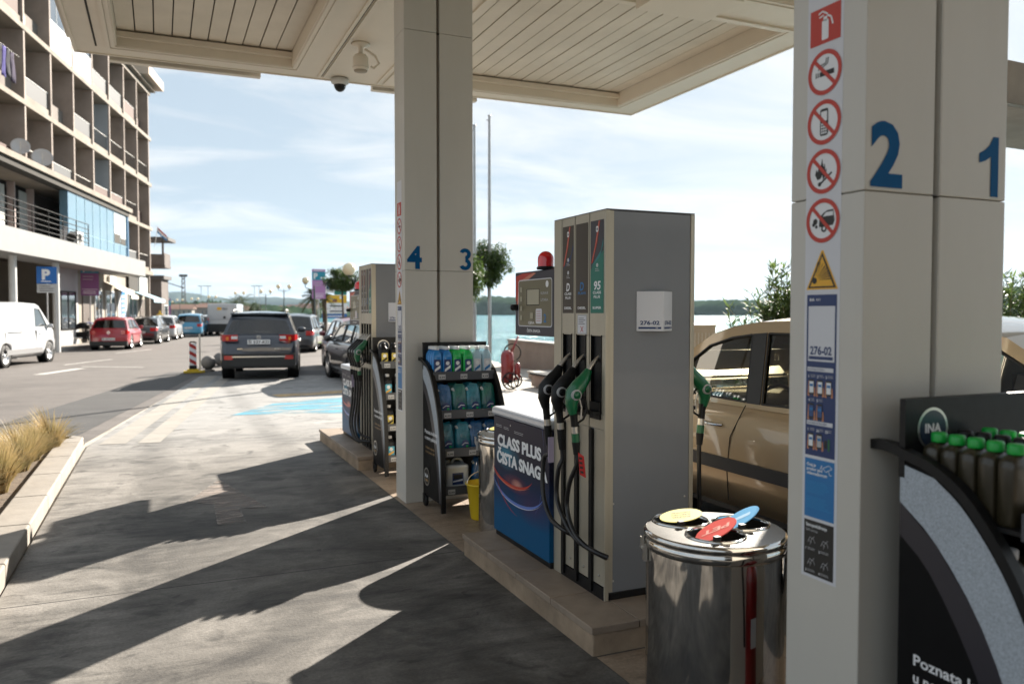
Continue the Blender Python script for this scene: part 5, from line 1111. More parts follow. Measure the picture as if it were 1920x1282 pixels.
# cars queueing at the far side
def std(label, pos, head, L, W, H, pm, name, zb=.93, rear=.25, **k):
    gh, wn, top = hatch(L, H, zb, rear); return car(label, pos, head, L, W, H, pm, zb, .22, H, top=top, gh=gh, wins=wn, name=name, wr=W/2*.72, **k)
std('black hatchback standing behind the second fuel pump, red rear lamp showing', (4.75, 17.2, 0), 0, 4.2, 1.76, 1.44, P_blk, 'black_hatchback', glass=M_cglass)
std('dark red hatchback in front of the black one beyond the second pump', (5.3, 21.9, 0), R(3), 4.1, 1.72, 1.48, P_maroon, 'dark_red_car', glass=M_cglass)
# cars parked along the left kerb
def rearcar(u, d, lab, L, W, H, pm, nm, head=8, **k):
    p = C(u, d); return std(lab, p, R(head), L, W, H, pm, nm, group='cars parked along the far kerb', **k)
rearcar(203, 35.5, 'red hatchback parked at the far kerb behind the white van', 3.95, 1.66, 1.42, P_red, 'red_hatchback', zb=.90, clad=.16, plate=(.42,.53), badge=lambda f: f.circ(0,0,.06,M_handle,.001,ri=.045))
sgh2 = [(.55,.93),(1.15,1.30),(1.5,1.38),(2.1,1.41),(2.6,1.38),(2.95,1.30),(3.55,.93)]
swn2 = [[(2.15,.95),(3.3,.95),(2.85,1.29),(2.2,1.33)], [(1.0,.97),(2.08,.95),(2.12,1.33),(1.45,1.30)]]
stop2 = [(0,.66),(.05,.82),(.15,.90),(.5,.92),(3.5,.91),(4.0,.86),(4.4,.72),(4.55,.6)]
car('black saloon parked directly in front of the red hatchback', C(262, 42), R(9), 4.55, 1.74, 1.42, P_blk, .93, .22, 1.41, top=stop2, gh=sgh2, wins=swn2, name='black_saloon', wr=.62, tailbox=(.5,.68,.86), group='cars parked along the far kerb', glass=M_cglass)
rearcar(300, 48.5, 'white hatchback parked between the black saloon and the light blue car', 4.1, 1.74, 1.46, P_white, 'white_hatchback')
rearcar(353, 54.5, 'light blue tall hatchback parked at the far kerb', 4.2, 1.80, 1.56, P_blue, 'light_blue_car')
rearcar(391, 62, 'white small car parked in front of the light blue car', 3.9, 1.7, 1.45, P_white, 'white_small_car')
def farcar(u, d, lab, pm, nm, H=1.5, head=12, **k): return std(lab, C(u, d), R(head), 4.2, 1.76, H, pm, nm, **k)
farcar(548, 33, 'black hatchback with white roof light beyond the slate off-roader', P_grey, 'dark_hatchback', 1.56, head=16)
farcar(566, 45, 'white car parked on the seaward side beside the palm', P_white, 'white_car', 1.5, head=14)
farcar(552, 56, 'white car farthest along the seaward row of parked cars', P_white, 'white_car', 1.5, head=12)
# vans
def van(label, pos, head, L, W, H, pm, nm, zb=1.12, group=None):
    gh = [(.04, zb), (.06, H-.10), (.16, H-.02), (L*.45, H), (L*.66, H-.03), (L*.71, H-.10), (L*.89, zb+.04)]
    wn = [[(L*.64, zb+.06), (L*.82, zb+.08), (L*.715, H-.20), (L*.64, H-.17)]]
    top = [(0, zb-.3), (.02, zb-.04), (.06, zb), (L*.88, zb+.03), (L*.95, zb-.12), (L*.99, zb-.35), (L, zb-.5)]
    return car(label, pos, head, L, W, H, pm, zb, .30, H, top=top, gh=gh, wins=wn, cat='van', name=nm, wr=W/2*.88, wheels=(L*.20, L*.82), r=.34, tailbox=(W/2*.84, zb-.32, zb+.05), rear_glass=(.12,.75), glass=M_cglass, interior=True, plate=(.55,.66), group=group)
vp = C(92, 26.9) ; vh = R(15); dvv = Vector((math.sin(vh), math.cos(vh), 0)); nvv = Vector((math.cos(vh), -math.sin(vh), 0))
vb = vp - dvv*(5.0*.82) - nvv*.95
vn = van('white panel van parked at the far kerb, cut by the left edge of the picture', vb, vh, 5.0, 1.92, 1.95, P_white, 'white_van')
mb = MB()
for s in (-1, 1):
    mb.box(min(s*.945, s*.968), max(s*.945, s*.968), 1.05, 3.55, .36, .52, mat('grey_sill', (.16,.16,.165), .6)); mb.box(min(s*.95,s*.966), max(s*.95,s*.966), 1.15, 2.1, 1.02, 1.055, M_trim)
    for yy in (.98, 3.05, 3.12): mb.box(min(s*.945,s*.9625), max(s*.945,s*.9625), yy, yy+.012, .52, 1.10, M_gap)
mb.box(-.9,.9,-.03,.02,.34,.62,mat('grey_sill',(1,1,1)))
mb.build('side_trim', vn)
dv_ = van('white delivery van with yellow lettering driving away in the middle of the road', C(417, 58), R(12), 5.4, 2.25, 2.3, P_white, 'delivery_van', zb=1.25)
for c_ in list(children(dv_)):
    if c_.name.startswith('rear_window'): bpy.data.objects.remove(c_)
mb = MB(); mb.box(-.98,.98,-.012,.02,1.15,2.12,P_white); f = Frame(mb, (-.3,-.0125,1.86), (1,0,0), (0,0,1)); f.rect(-.05,-.02,.25,.18,M_yel,.002); f.text('GLS',.3,0,.16,M_ink,.002,bold=.03); f.circ(.45,-.55,.10,M_ink,.002,n=12); mb.box(-1,1,-.03,.0,.3,.85,M_trim); mb.build('rear_door', dv_)
# motorcycles by the far pavement
def moto(label, pos, head, m, nm='motorcycle'):
    g = thing(nm, label, 'motorcycle', pos, -head, 'motorcycles parked on the far pavement')
    for y in (.0, 1.38):
        mb = MB(); M = Matrix.Rotation(R(90), 4, 'Y'); mb.lathe([(.25,-.05),(.31,-.04),(.32,0),(.31,.04),(.25,.05)], M_tyre, c=(0,y,.32), n=28, M=M); w_ = mb.build('wheel', g)
        mb = MB(); mb.lathe([(.25,.02),(.23,.02),(.23,-.02),(.25,-.02)], M_rim, c=(0,y,.32), n=28, M=M)
        for k in range(6): t = math.pi*k/3; mb.tube([(0,y,.32),(0,y+.24*math.cos(t),.32+.24*math.sin(t))], .008, M_rim, 5)
        mb.build('rim', w_)
    mb = MB(); mb.tube([(0,1.38,.32),(0,1.22,.75),(0,1.12,1.02)], .03, M_alu, 8); mb.tube([(0,.0,.32),(0,.5,.42),(0,.85,.45)], .03, M_blk, 8); mb.tube([(0,.85,.3),(0,1.15,.8),(0,.5,.72),(0,.35,.45)], .025, M_blk, 6)
    mb.box(-.14,.14,.55,.98,.25,.58,M_dark); mb.tube([(.14,.75,.28),(.16,.3,.3),(.16,-.15,.38)], [.03,.045,.05], M_alu, 8); mb.build('frame', g)
    mb = MB(); mb.tube(spline([(0,1.1,.80),(0,.95,.90),(0,.72,.88),(0,.58,.78)], 4), [.08,.11,.13,.14,.15,.15,.15,.15,.15,.14,.13,.11,.08][:13], m, 12); mb.build('tank', g)
    mb = MB(); mb.tube([(0,.6,.80),(0,.3,.80),(0,-.05,.88),(0,-.25,.92)], [.11,.12,.09,.05], M_blk, 8); mb.build('seat', g)
    mb = MB(); mb.tube([(-.35,1.0,1.05),(-.1,1.1,1.02),(.1,1.1,1.02),(.35,1.0,1.05)], .014, M_blk, 6); mb.lathe([(0,-.08),(.09,-.06),(.1,0),(0,.02)], M_lamp, c=(0,1.25,.92), n=14, M=Matrix.Rotation(R(90),4,'X')); mb.tube([(.3,1.02,1.05),(.32,1.0,1.2)], .01, M_blk, 5); mb.lathe([(0,0),(.05,0),(.05,.01),(0,.01)], M_blk, c=(.32,1.0,1.22), n=10, M=Matrix.Rotation(R(90),4,'X')); mb.build('handlebar', g)
    mb = MB(); mb.tube([(0,1.66,.62),(0,1.4,.68),(0,1.1,.6)], [.05,.07,.04], m, 8); mb.tube([(0,-.28,.62),(0,-.05,.70),(0,.2,.66)], [.03,.06,.05], M_blk, 6); mb.build('mudguard', g)
moto('black motorcycle with bare front wheel parked nearest the grey shopfront', C(121, 39, .12), R(62), M_dark)
moto('motorcycle with blue fairing parked in the middle of the row', C(136, 40.5, .12), R(55), paint('bike_blue', (.02,.06,.35)))
moto('dark motorcycle parked closest to the red hatchback', C(152, 41, .12), R(68), P_blk)

# ------------------------------------------------------------------ apartment building
M_conc = mat('brown_concrete', (.36, .30, .26), .85, nscale=.7, namt=.38, bump=.3, bscale=6, noisedetail=10); M_conc2 = mat('slab_edge', (.25, .215, .175), .85, nscale=1.2, namt=.3)
M_wallb = mat('balcony_wall', (.21, .18, .16), .9, nscale=.5, namt=.3); M_wallw = mat('white_render', (.33, .35, .37), .8, nscale=.8, namt=.12); M_fas = mat('white_fascia', (.18, .183, .182), .6, nscale=1.5, namt=.1)
M_brick = mat('balcony_brick', (.30, .13, .09), .85, nscale=8, namt=.3); M_shop = mat('shop_stone', (.27, .235, .19), .75, nscale=1, namt=.2)
M_win = mat('window_glass', (.05, .06, .07), .06, 0, spec=1.0, coat=1); M_blglass = mat('blue_glazing', (.13, .25, .33), .10, 0, spec=1, nscale=.8, namt=.2, coat=1); M_blframe = mat('blue_frame', (.02, .10, .20), .4); M_blind = mat('white_blind', (.45, .45, .43), .8); M_shut = mat('roller_shutter', (.38, .33, .29), .7, nscale=3, namt=.15)
M_rail = mat('railing_grey', (.07,.072,.075), .6, spec=.2); M_brick2 = mat('railing_brown', (.09,.05,.04), .8); M_tan2 = mat('roof_tan', (.45,.36,.28), .8); M_door = mat('brown_door', (.07,.045,.03), .6, nscale=4, namt=.4); M_blf2 = mat('pale_blue_bar', (.20,.33,.40), .4); M_pinkish = mat('pinkish_pier', (.42,.34,.32), .8); M_dkroof = mat('dark_roof', (.07,.065,.065), .8)
A0 = C(0, 29.9); BD = (C(300, 55.7) - C(0, 29.9)).normalized(); bhead = math.atan2(BD.x, BD.y)
bld = thing('apartment_building', 'long brown concrete apartment block with a grid of deep balconies above the parked cars', 'building', A0, -bhead)
# local: y along the facade (away), x outward (toward the road), z up
S0, S1 = -3.3, 24.4; FL = [4.28, 7.2, 10.1, 13.1, 16.1, 19.1]
def Bb(mb, name, label=None, bevel=0, parent=None): return mb.build(name, parent or bld, label, bevel)
mb = MB(); mb.box(-12, -1.35, S0-6, S1-.1, 4.13, 16.1, M_wallb); mb.box(-12.3, -.2, S0-6, S1+.2, 16.32, 16.6, M_conc2); Bb(mb, 'wall')
for z in FL[1:5]:
    mb = MB(); mb.box(-1.349, .0, S0-6, S1+.16, z-.11, z+.10, M_conc2); mb.box(-3.2, -.4, S1+.16, S1+1.2, z-.10, z+.08, M_conc2); Bb(mb, 'floor_slab')
mb = MB(); mb.box(-1.349, .02, S0-6, S1+.16, FL[0]-.15, FL[0]+.1, M_conc2); Bb(mb, 'floor_slab')
NB = 9; bs = [3.0*k for k in range(-2, NB)]
for s in bs:
    for z0, z1 in zip(FL[:4], FL[1:5]):
        if s < 21 and z0 < 5 and s < 17.5: continue
        mb = MB(); mb.box(-1.348, -.03, s-.075, s+.075, z0+.101, z1-.111, M_conc); Bb(mb, 'partition_wall')
rnd = random.Random(11)
for s in bs[:-1] + [24.0-3.0*0]:
    if s >= 24: continue
    for fi, (z0, z1) in enumerate(zip(FL[:4], FL[1:5])):
        if fi == 0 and s < 16: continue
        a, b = s+.076, s+2.924; zz = z0 + .10
        # back wall: window or french door
        if (fi, s) in ((1, -3.0), (2, 12.0), (3, 6.0), (1,12.0)):
            mb = MB(); mb.box(-1.34, -1.32, a, b, zz, z1-.112, M_wallw)
            mb.box(-1.319, -.10, a, a+.02, zz, z1-.112, M_wallw); mb.box(-1.319, -.10, b-.02, b, zz, z1-.112, M_wallw); Bb(mb, 'white_lining')
        wx = -1.318 if True else 0
        mb = MB(); w0 = a + rnd.uniform(.3, .5); w1 = w0 + rnd.uniform(1.4, 1.9); mb.box(-1.318, -1.27, w0-.06, w1+.06, zz+.02, zz+2.3, M_blind if rnd.random() < .5 else M_dark); wo = Bb(mb, 'window')
        mb = MB(); mb.box(-1.268, -1.262, w0, (w0+w1)/2-.03, zz+.08, zz+2.24, M_win); mb.box(-1.268, -1.262, (w0+w1)/2+.03, w1, zz+.08, zz+2.24, M_win); Bb(mb, 'pane', parent=wo)
        if rnd.random() < .5: mb = MB(); hh = rnd.uniform(.5, 1.6); mb.box(-1.26, -1.24, w0, w1, zz+2.24-hh, zz+2.24, M_shut); Bb(mb, 'roller_shutter', parent=wo)
        q = rnd.random()
        if (fi, s) == (3, 6.0) or (fi, s) == (3, 9.0):
            mb = MB(); mb.box(-.16, -.05, a, b, zz, zz+1.35, M_wallw); mb.box(-.12, -.09, a, b, zz+1.35, z1-.112, M_win)
            for k in range(4): mb.box(-.13, -.08, a+.0+k*(b-a-.05)/3, a+.05+k*(b-a-.05)/3, zz+1.35, z1-.112, M_wallw)
            Bb(mb, 'enclosed_balcony')
        elif q < .30: mb = MB(); mb.box(-.22, -.10, a, b, zz, zz+.28, M_conc2); Bb(mb, 'parapet'); mb = MB(); mb.box(-.17, -.15, a, b, zz+.281, zz+1.0, rnd.choice([M_brick2, M_rail, M_rail])); mb.tube([(-.16, a, zz+1.03), (-.16, b, zz+1.03)], .025, M_white, 6); Bb(mb, 'balcony_railing')
        elif q < .75:
            mb = MB(); mb.box(-.22, -.10, a, b, zz, zz+.25, M_conc2); Bb(mb, 'parapet'); mb = MB(); mb.tube([(-.16, a, zz+1.02), (-.16, b, zz+1.02)], .022, M_alu, 6)
            for k in range(14): mb.box(-.168, -.152, a+.1+k*.2, a+.115+k*.2, zz+.251, zz+1.0, M_dark)
            Bb(mb, 'balcony_railing')
        else: mb = MB(); mb.box(-.62, -.50, a, b, zz, zz+.95, M_wallb if rnd.random() < .6 else M_brick2); Bb(mb, 'parapet')
for z in FL[0:4]:       # end balconies round the corner
    mb = MB(); mb.box(-2.9, -.45, S1+1.12, S1+1.16, z+.1, z+1.05, M_rail); mb.box(-.5, -.46, S1+.2, S1+1.12, z+.1, z+1.05, M_rail); Bb(mb, 'balcony_railing')
mb = MB(); mb.box(-4, -.2, S1+.0, S1+.14, 0, 16.1, M_conc); Bb(mb, 'end_wall')
mb = MB(); mb.box(-1.2, .25, 15.5, S1+.6, 16.3, 16.34, M_conc2); mb.box(-2.5, .6, 21.5, S1+1.3, 16.6, 17.2, M_tan2); Bb(mb, 'roof_edge')
# ground floor
mb = MB(); mb.box(-.6, -.45, 10.2, S1-.1, 0, FL[0]-.16, M_shop); mb.box(-6, -5.9, S0-6, 10.2, 0, FL[0]-.16, M_gap); mb.box(-6, -.5, 10.1, 10.19, 0, FL[0]-.16, M_shop); Bb(mb, 'ground_floor_wall')
M_shopgrey = mat('grey_panel_wall', (.36, .37, .38), .6, nscale=2, namt=.1)
mb = MB(); mb.box(-.449, -.36, 7.2, 10.2, 0, FL[0]-.2, M_shopgrey); Bb(mb, 'grey_shopfront')
def shopwin(s0, s1, z0, z1, fm=None, nm='shop_window', x=-.449):
    mb = MB(); fm = fm or M_white
    mb.box(x, x+.05, s0-.07, s0, z0-.07, z1+.07, fm); mb.box(x, x+.05, s1, s1+.07, z0-.07, z1+.07, fm); mb.box(x, x+.05, s0, s1, z0-.07, z0, fm); mb.box(x, x+.05, s0, s1, z1, z1+.07, fm); mb.box(x, x+.05, (s0+s1)/2-.03, (s0+s1)/2+.03, z0, z1, fm)
    w_ = Bb(mb, nm); mb = MB(); mb.box(x+.005, x+.02, s0, s1, z0, z1, M_win); mb.box(x+.004, x+.012, s0+.1, s0+.45, z0, z1, M_blind); Bb(mb, 'pane', parent=w_)
shopwin(7.7, 9.7, .9, 2.6, M_dark, x=-.36)
mb = MB(); mb.box(-.449, -.40, 11.1, 12.3, .12, 2.9, M_door); Bb(mb, 'entrance_door')
for s0, s1, z0 in ((13.2,14.4,.8),(15.2,17.0,.12),(20.0,21.9,.5)): shopwin(s0, s1, z0, 2.8)
mb = MB(); mb.box(-.449, -.42, 17.6, 19.6, .12, 2.9, M_shopgrey); Bb(mb, 'grey_panel'); mb = MB(); mb.box(-.419, -.40, 18.3, 19.1, 1.2, 2.9, M_sky2)
for i in range(2):
    for j in range(5): mb.box(-.398, -.395, 18.4+i*.36, 18.62+i*.36, 1.45+j*.27, 1.60+j*.27, M_wht)
Bb(mb, 'blue_poster'); mb = MB(); mb.box(-.449, -.40, 22.7, 23.8, .12, 2.5, M_door); Bb(mb, 'entrance_door')
mb = MB(); mb.box(-.44, -.3, 15.6, 16.8, 3.35, 3.7, M_white); mb.box(-.44, -.25, 22.0, 24.0, 2.95, 3.95, M_white); Bb(mb, 'shop_sign'); mb = MB(); mb.box(-.44, -.30, 19.6, 21.9, 3.0, 4.1, M_gap); Bb(mb, 'dark_sign')
def awning(s0, s1, z, m, d=1.1, drop=.45):
    mb = MB(); mb.add([(-.44,s0,z),(-.44,s1,z),(-.44+d,s1,z-drop),(-.44+d,s0,z-drop),(-.44,s0,z-.03),(-.44,s1,z-.03),(-.44+d,s1,z-drop-.03),(-.44+d,s0,z-drop-.03)], [(0,1,2,3),(4,7,6,5),(0,4,5,1),(1,5,6,2),(2,6,7,3),(3,7,4,0)], m); mb.box(-.44+d-.01, -.44+d, s0, s1, z-drop-.2, z-drop-.03, m); Bb(mb, 'awning')
M_awn = mat('cream_awning', (.66,.6,.5), .8); M_awb = mat('blue_awning', (.30,.45,.52), .8)
awning(14.9, 16.8, 3.35, M_awn); awning(17.0, 18.6, 3.1, M_awn, .9); awning(20.8, 23.9, 3.0, M_awb, 1.3, .5)
# glazed extension over the arcade
mb = MB(); mb.box(.0, 1.55, -9, 15.6, 3.68, 4.53, M_fas); Bb(mb, 'white_fascia')
mb = MB(); mb.box(-.0, .62, -9, 16.9, 7.35, 7.58, M_conc2); mb.box(-1.3, .5, -9, 16.6, 7.1, 7.34, M_gap); Bb(mb, 'ledge')
mb = MB(); mb.box(.10, .42, 6.35, 16.35, 4.54, 7.1, M_blglass); gz = Bb(mb, 'blue_glazing')
mb = MB()
for k in range(9): s = 6.4 + k*1.22; mb.box(.421, .435, s-.02, s+.02, 4.54, 7.1, M_blframe if k in (0, 8) else M_blf2)
mb.box(.421, .433, 6.4, 16.3, 5.35, 5.38, M_blf2); mb.box(.0, .46, 16.352, 16.6, 4.54, 7.1, M_blframe); mb.box(.436, .44, 13.75, 14.9, 5.9, 7.0, M_blind); mb.box(.436, .44, 15.0, 16.0, 5.75, 7.0, M_blind); mb.box(.436, .439, 13.75, 14.9, 5.42, 5.9, M_gap); mb.box(.436, .439, 15.0, 16.0, 5.42, 5.74, M_gap); mb.build('glazing_bars', gz)
mb = MB(); mb.box(-1.3, -1.2, -9, 6.34, 4.54, 7.1, M_dark)
for k in range(12): s = -8.4 + k*1.25; mb.box(-1.199, -1.16, s, s+.95, 4.7, 6.9, M_blind if k % 3 != 1 else M_win)
for k in range(8): s = -8.5 + k*2.1; mb.box(-1.2, -.9, s, s+.10, 4.54, 7.1, M_pinkish)
Bb(mb, 'terrace_windows')
mb = MB()
for z in (4.75, 4.95, 5.15, 5.35, 5.58): mb.tube([(1.3, -9, z), (1.3, 6.3, z)], .018, M_dark, 6)
for k in range(10): s = -8.7 + k*1.66; mb.tube([(1.3, s, 4.53), (1.3, s, 5.58)], .022, M_dark, 6)
Bb(mb, 'terrace_railing')
for s in (-6.5, -1.2, 3.2): mb = MB(); mb.tube([(.9, s, 0), (.9, s, 3.679)], .13, M_white, 14); Bb(mb, 'arcade_post')
def ac(y, z, x, label):
    p = bld.matrix_basis @ Vector((x, y, z)); g = thing('air_conditioner', label, 'air conditioner', p, -bhead, 'air conditioners on the apartment block')
    mb = MB(); mb.box(-.16, .16, -.42, .42, .03, .62, M_white); mb.build('casing', g, bevel=.015)
    mb = MB(); mb.lathe([(.0,0),(.22,0),(.22,.01)], M_dark, c=(.162,-.1,.33), n=22, M=Matrix.Rotation(R(90),4,'Y')); mb.lathe([(.0,0),(.2,0)], M_gap, c=(-.1,-.423,.33), n=22, M=Matrix.Rotation(R(90),4,'X')); mb.build('fan_grille', g)
    mb = MB(); mb.box(-.2,.2,-.3,-.26,0,.03,M_alu); mb.box(-.2,.2,.26,.3,0,.03,M_alu); mb.build('bracket', g)
bpy.context.view_layer.update()
ac(5.6, 4.56, 1.0, 'large white air conditioner on the terrace beside the blue glazing'); ac(3.6, 13.25, -.5, 'white air conditioner high on the top balcony row'); ac(15.4, 7.45, -.4, 'white air conditioner on a balcony above the blue glazing end')
def dish(y, z, x, r, label):
    p = bld.matrix_basis @ Vector((x, y, z)); g = thing('satellite_dish', label, 'satellite dish', p, -bhead + R(20), 'satellite dishes')
    mb = MB(); M = Matrix.Translation((0,0,.45)) @ Matrix.Rotation(R(70),4,'X'); mb.lathe([(0,0),(r*.5,.03),(r*.8,.07),(r,.12),(r,.13),(r*.8,.08),(0,.012)], M_ggrey, n=26, M=M); mb.build('reflector', g)
    mb = MB(); mb.tube([(0,0,0),(0,.0,.45)], .025, M_alu, 6); mb.tube([M @ Vector((0,-r,.12)), M @ Vector((0,0,.45))], .012, M_alu, 5); mb.build('mast', g)
dish(1.6, 7.58, .25, .34, 'grey satellite dish on the ledge, left one of two'); dish(3.9, 7.58, .25, .4, 'grey satellite dish on the ledge, right one of two')
p = bld.matrix_basis @ Vector((.0, .2, 10.3)); g = thing('laundry', 'dark and violet laundry hanging on an upper balcony line', 'laundry', p, -bhead)
for k, c in enumerate([(.015,.015,.02),(.05,.04,.2),(.02,.02,.03),(.03,.02,.05)]):
    mm = mat('cloth%d' % k, c, .9); mb = MB(); vs = []; 
    for i in range(6):
        for j in range(7): vs.append((.04*math.sin(i*1.7+j*.5+k), .1+k*.42+i*.07, 1.4-j*.17-(k%2)*.12*(j/6)))
    mb.add(vs, [(i*7+j, i*7+j+1, (i+1)*7+j+1, (i+1)*7+j) for i in range(5) for j in range(6)], mm, True); o = mb.build('cloth', g); so_ = o.modifiers.new('s', 'SOLIDIFY'); so_.thickness = .01
mb = MB(); mb.tube([(0,-.2,1.42),(0,2.2,1.42)], .008, M_alu, 5); mb.build('line', g)
# buildings beyond
def block(label, u, d, wd, dep, z1, m, nm='town_building', head=12, fl=3, z0=0):
    g = thing(nm, label, 'building', C(u, d, z0), -R(head)); mb = MB(); mb.box(-wd, 0, 0, dep, 0, z1-.3, m); mb.build('wall', g); mb = MB(); mb.box(-wd-.2, .25, -.25, dep+.2, z1-.3, z1, M_dkroof); mb.build('roof', g)
    n = max(1, int(dep/3)); nf = int((z1-.5)/2.9)
    for f_ in range(nf):
        for k in range(n):
            mb = MB(); y0 = .8+k*3; mb.box(.001, .05, y0, y0+1.3, .9+f_*2.9, 2.3+f_*2.9, M_white); w_ = mb.build('window', g); mb = MB(); mb.box(.051, .055, y0+.08, y0+1.22, .98+f_*2.9, 2.22+f_*2.9, M_win); mb.build('pane', w_)
        for k in range(max(1, int(wd/3.5))):
            mb = MB(); x0 = -1.2-k*3.4; mb.box(x0-1.2, x0, -.05, -.001, .9+f_*2.9, 2.3+f_*2.9, M_white); w_ = mb.build('window', g); mb = MB(); mb.box(x0-1.12, x0-.08, -.056, -.051, .98+f_*2.9, 2.22+f_*2.9, M_win); mb.build('pane', w_)
    return g
M_stoneb = mat('grey_brown_stone', (.12, .10, .09), .85, nscale=1, namt=.3)
block('dark stone building with balcony directly beyond the apartment block', 304, 66, 8, 2.6, 4.7, M_stoneb)
g = thing('corner_balcony', 'dark roofed stone balcony jutting out past the apartment block', 'balcony', C(303, 60, 5.0), -R(12))
mb = MB(); mb.box(-3, .3, 0, 2.2, 0, .2, M_stoneb); mb.box(.1, .25, 0, 2.2, .2, 1.1, M_stoneb); mb.box(-3, .3, -.1, .1, .2, 1.0, M_stoneb); mb.build('parapet', g)
mb = MB(); mb.box(-3, .6, -.3, 2.5, 2.0, 2.25, M_dkroof); mb.tube([(.15,.1,1.0),(.15,.1,2.0)], .08, M_stoneb, 8); mb.build('roof', g)
g = thing('flag', 'red, white and blue flag flying past the end of the apartment block', 'flag', C(292, 58, 6.9), -R(12))
mb = MB(); mb.tube([(0,0,-.6),(.25,.0,.95)], .02, M_white, 8); mb.build('pole', g)
mb = MB()
for k, m in enumerate((P_red, M_wht, M_sky2)):
    vs = []
    for i in range(9):
        for j in range(2): t = (k+j)/3; vs.append((.2+i*.08, .05*math.sin(i*.9+t), .9-t*.42-i*.075))
    mb.add(vs, [(2*i, 2*i+1, 2*i+3, 2*i+2) for i in range(8)], m, True)
o = mb.build('cloth', g); o.modifiers.new('s', 'SOLIDIFY').thickness = .008
M_town = [mat('town_wall%d' % k, tuple(x*.65 for x in c), .9) for k, c in enumerate([(.42,.38,.33),(.5,.48,.45),(.35,.30,.27),(.45,.36,.28)])]; M_troof = mat('town_tile', (.20,.11,.08), .9)
rnd = random.Random(3)
for k, (u, d) in enumerate([(336,230),(352,260),(372,240),(396,300),(428,420),(452,500),(470,560),(505,640),(530,700),(556,760),(590,820),(612,900)]):
    wd = rnd.uniform(9, 16) * d/350; h_ = rnd.uniform(2.6, 4.6) * (d/350)**.7; g = thing('waterfront_house', 'pale waterfront house far across the bay', 'house', C(u, d, 0 if d < 400 else -1), -R(rnd.uniform(0, 40)), 'waterfront houses across the bay'); m = M_town[k % 4]
    mb = MB(); mb.box(-wd/2, wd/2, 0, wd*.6, -.8, h_, m); mb.build('wall', g); mb = MB(); mb.add([(-wd/2-.4,-.4,h_),(wd/2+.4,-.4,h_),(wd/2+.4,wd*.6+.4,h_),(-wd/2-.4,wd*.6+.4,h_),(-wd/2-.4,wd*.3,h_+wd*.14),(wd/2+.4,wd*.3,h_+wd*.14)], [(0,1,5,4),(2,3,4,5),(0,4,3),(1,2,5),(0,3,2,1)], M_troof); mb.build('roof', g)
    mb = MB(); n = 5
    for i in range(n):
        for j in range(max(1,int(h_/3))): mb.box(-wd/2+wd*(i+.3)/n, -wd/2+wd*(i+.6)/n, -.05, -.01, .8+j*3, 2.3+j*3, M_win)
    o = mb.build('windows', g)
# ------------------------------------------------------------------ signs and street furniture
M_sblue = mat('road_sign_blue', (.005, .12, .42), .4); M_teals = mat('zone_teal', (.02, .26, .36), .4); M_purp = mat('zone_purple', (.22, .07, .22), .45); M_purp2 = mat('zone_purple_light', (.42, .20, .42), .45); M_galv = mat('galvanised', (.42, .42, .42), .45, .5, nscale=8, namt=.2)
M_yel2 = mat('direction_yellow', (.75,.45,.02), .45); M_yelf = mat('foot_yellow', (.62,.42,.02), .5); M_sred = mat('stripe_red', (.42,.02,.015), .4); M_ballc = mat('ball_concrete', (.17,.165,.16), .8, nscale=6, namt=.3, bump=.2); M_tan3 = mat('cabinet_beige', (.50,.38,.26), .6)
def signpost(g, h, r=.03): mb = MB(); mb.tube([(0,0,0),(0,0,h)], r, M_galv, 12); mb.lathe([(0,0),(.09,0),(.09,.01),(.04,.03)], M_galv, n=14); mb.build('post', g)
def facecam(p): return -math.atan2(p.x, p.y)
p = C(89.5, 31); g = thing('parking_sign', 'blue square parking sign with white P and grey lower plate behind the white van', 'road sign', (p.x, p.y, .12), R(5))
signpost(g, 3.25); mb = MB(); mb.box(-.34,.34,-.05,-.035,2.63,3.28,M_sblue); f = Frame(mb, (-.34,-.051,2.63), (1,0,0), (0,0,1)); f.text('P', .18, .17, .38, M_wht, .001, bold=.05); bars(f, .14, .10, .6, 1, .05, M_wht, .03, .001); mb.build('sign_plate', g)
mb = MB(); mb.box(-.33,.33,-.05,-.035,2.28,2.61,M_ggrey); f = Frame(mb, (-.33,-.051,2.28), (1,0,0), (0,0,1)); bars(f, .08, .26, .58, 3, .085, M_dark, .02, .001); mb.build('sub_plate', g)
def zone(u, d, label, light, zt=None):
    p = C(u, d); g = thing('parking_zone_sign', label, 'road sign', (p.x, p.y, .1), R(4), 'purple parking zone signs'); Z1 = ZV({170: 488, 598: 505}.get(u, 560), d) - .1; Z0 = Z1 - 1.75
    signpost(g, Z1); pm = M_purp2 if light else M_purp
    mb = MB(); mb.box(-.40,.40,-.05,-.035,Z0,Z1,pm); f = Frame(mb, (-.40,-.051,Z0), (1,0,0), (0,0,1)); f.rect(.0,1.10,.8,1.60,M_teals,.001); f.text('P', .10, 1.18, .34, M_wht, .002, bold=.04); f.rect(.5,1.18,.62,1.28,M_wht,.002); bars(f, .1, .95, .7, 2, .14, M_ggrey, .03, .001, 4); f.rect(.06,.30,.74,.32,M_wht,.001); bars(f, .1, .22, .7, 2, .09, M_wht, .03, .001, 6); f.rect(.1,1.65,.7,1.69,M_wht,.001); mb.build('sign_plate', g)
zone(170, 40, 'purple and teal parking zone sign with white P at the motorcycles', False); zone(598, 48, 'pink-purple and teal parking zone sign with white P beside the palm', True); zone(312, 75, 'small far purple parking zone sign past the apartment block', False)
p = C(627, 60); g = thing('direction_board', 'stacked direction signs, yellow panel over white and blue ones', 'direction sign', (p.x, p.y, 0), R(6))
mb = MB(); mb.tube([(-.55,.05,0),(-.55,.05,4.0)], .045, M_galv, 8); mb.tube([(.6,.05,0),(.6,.05,4.0)], .045, M_galv, 8); mb.build('posts', g)
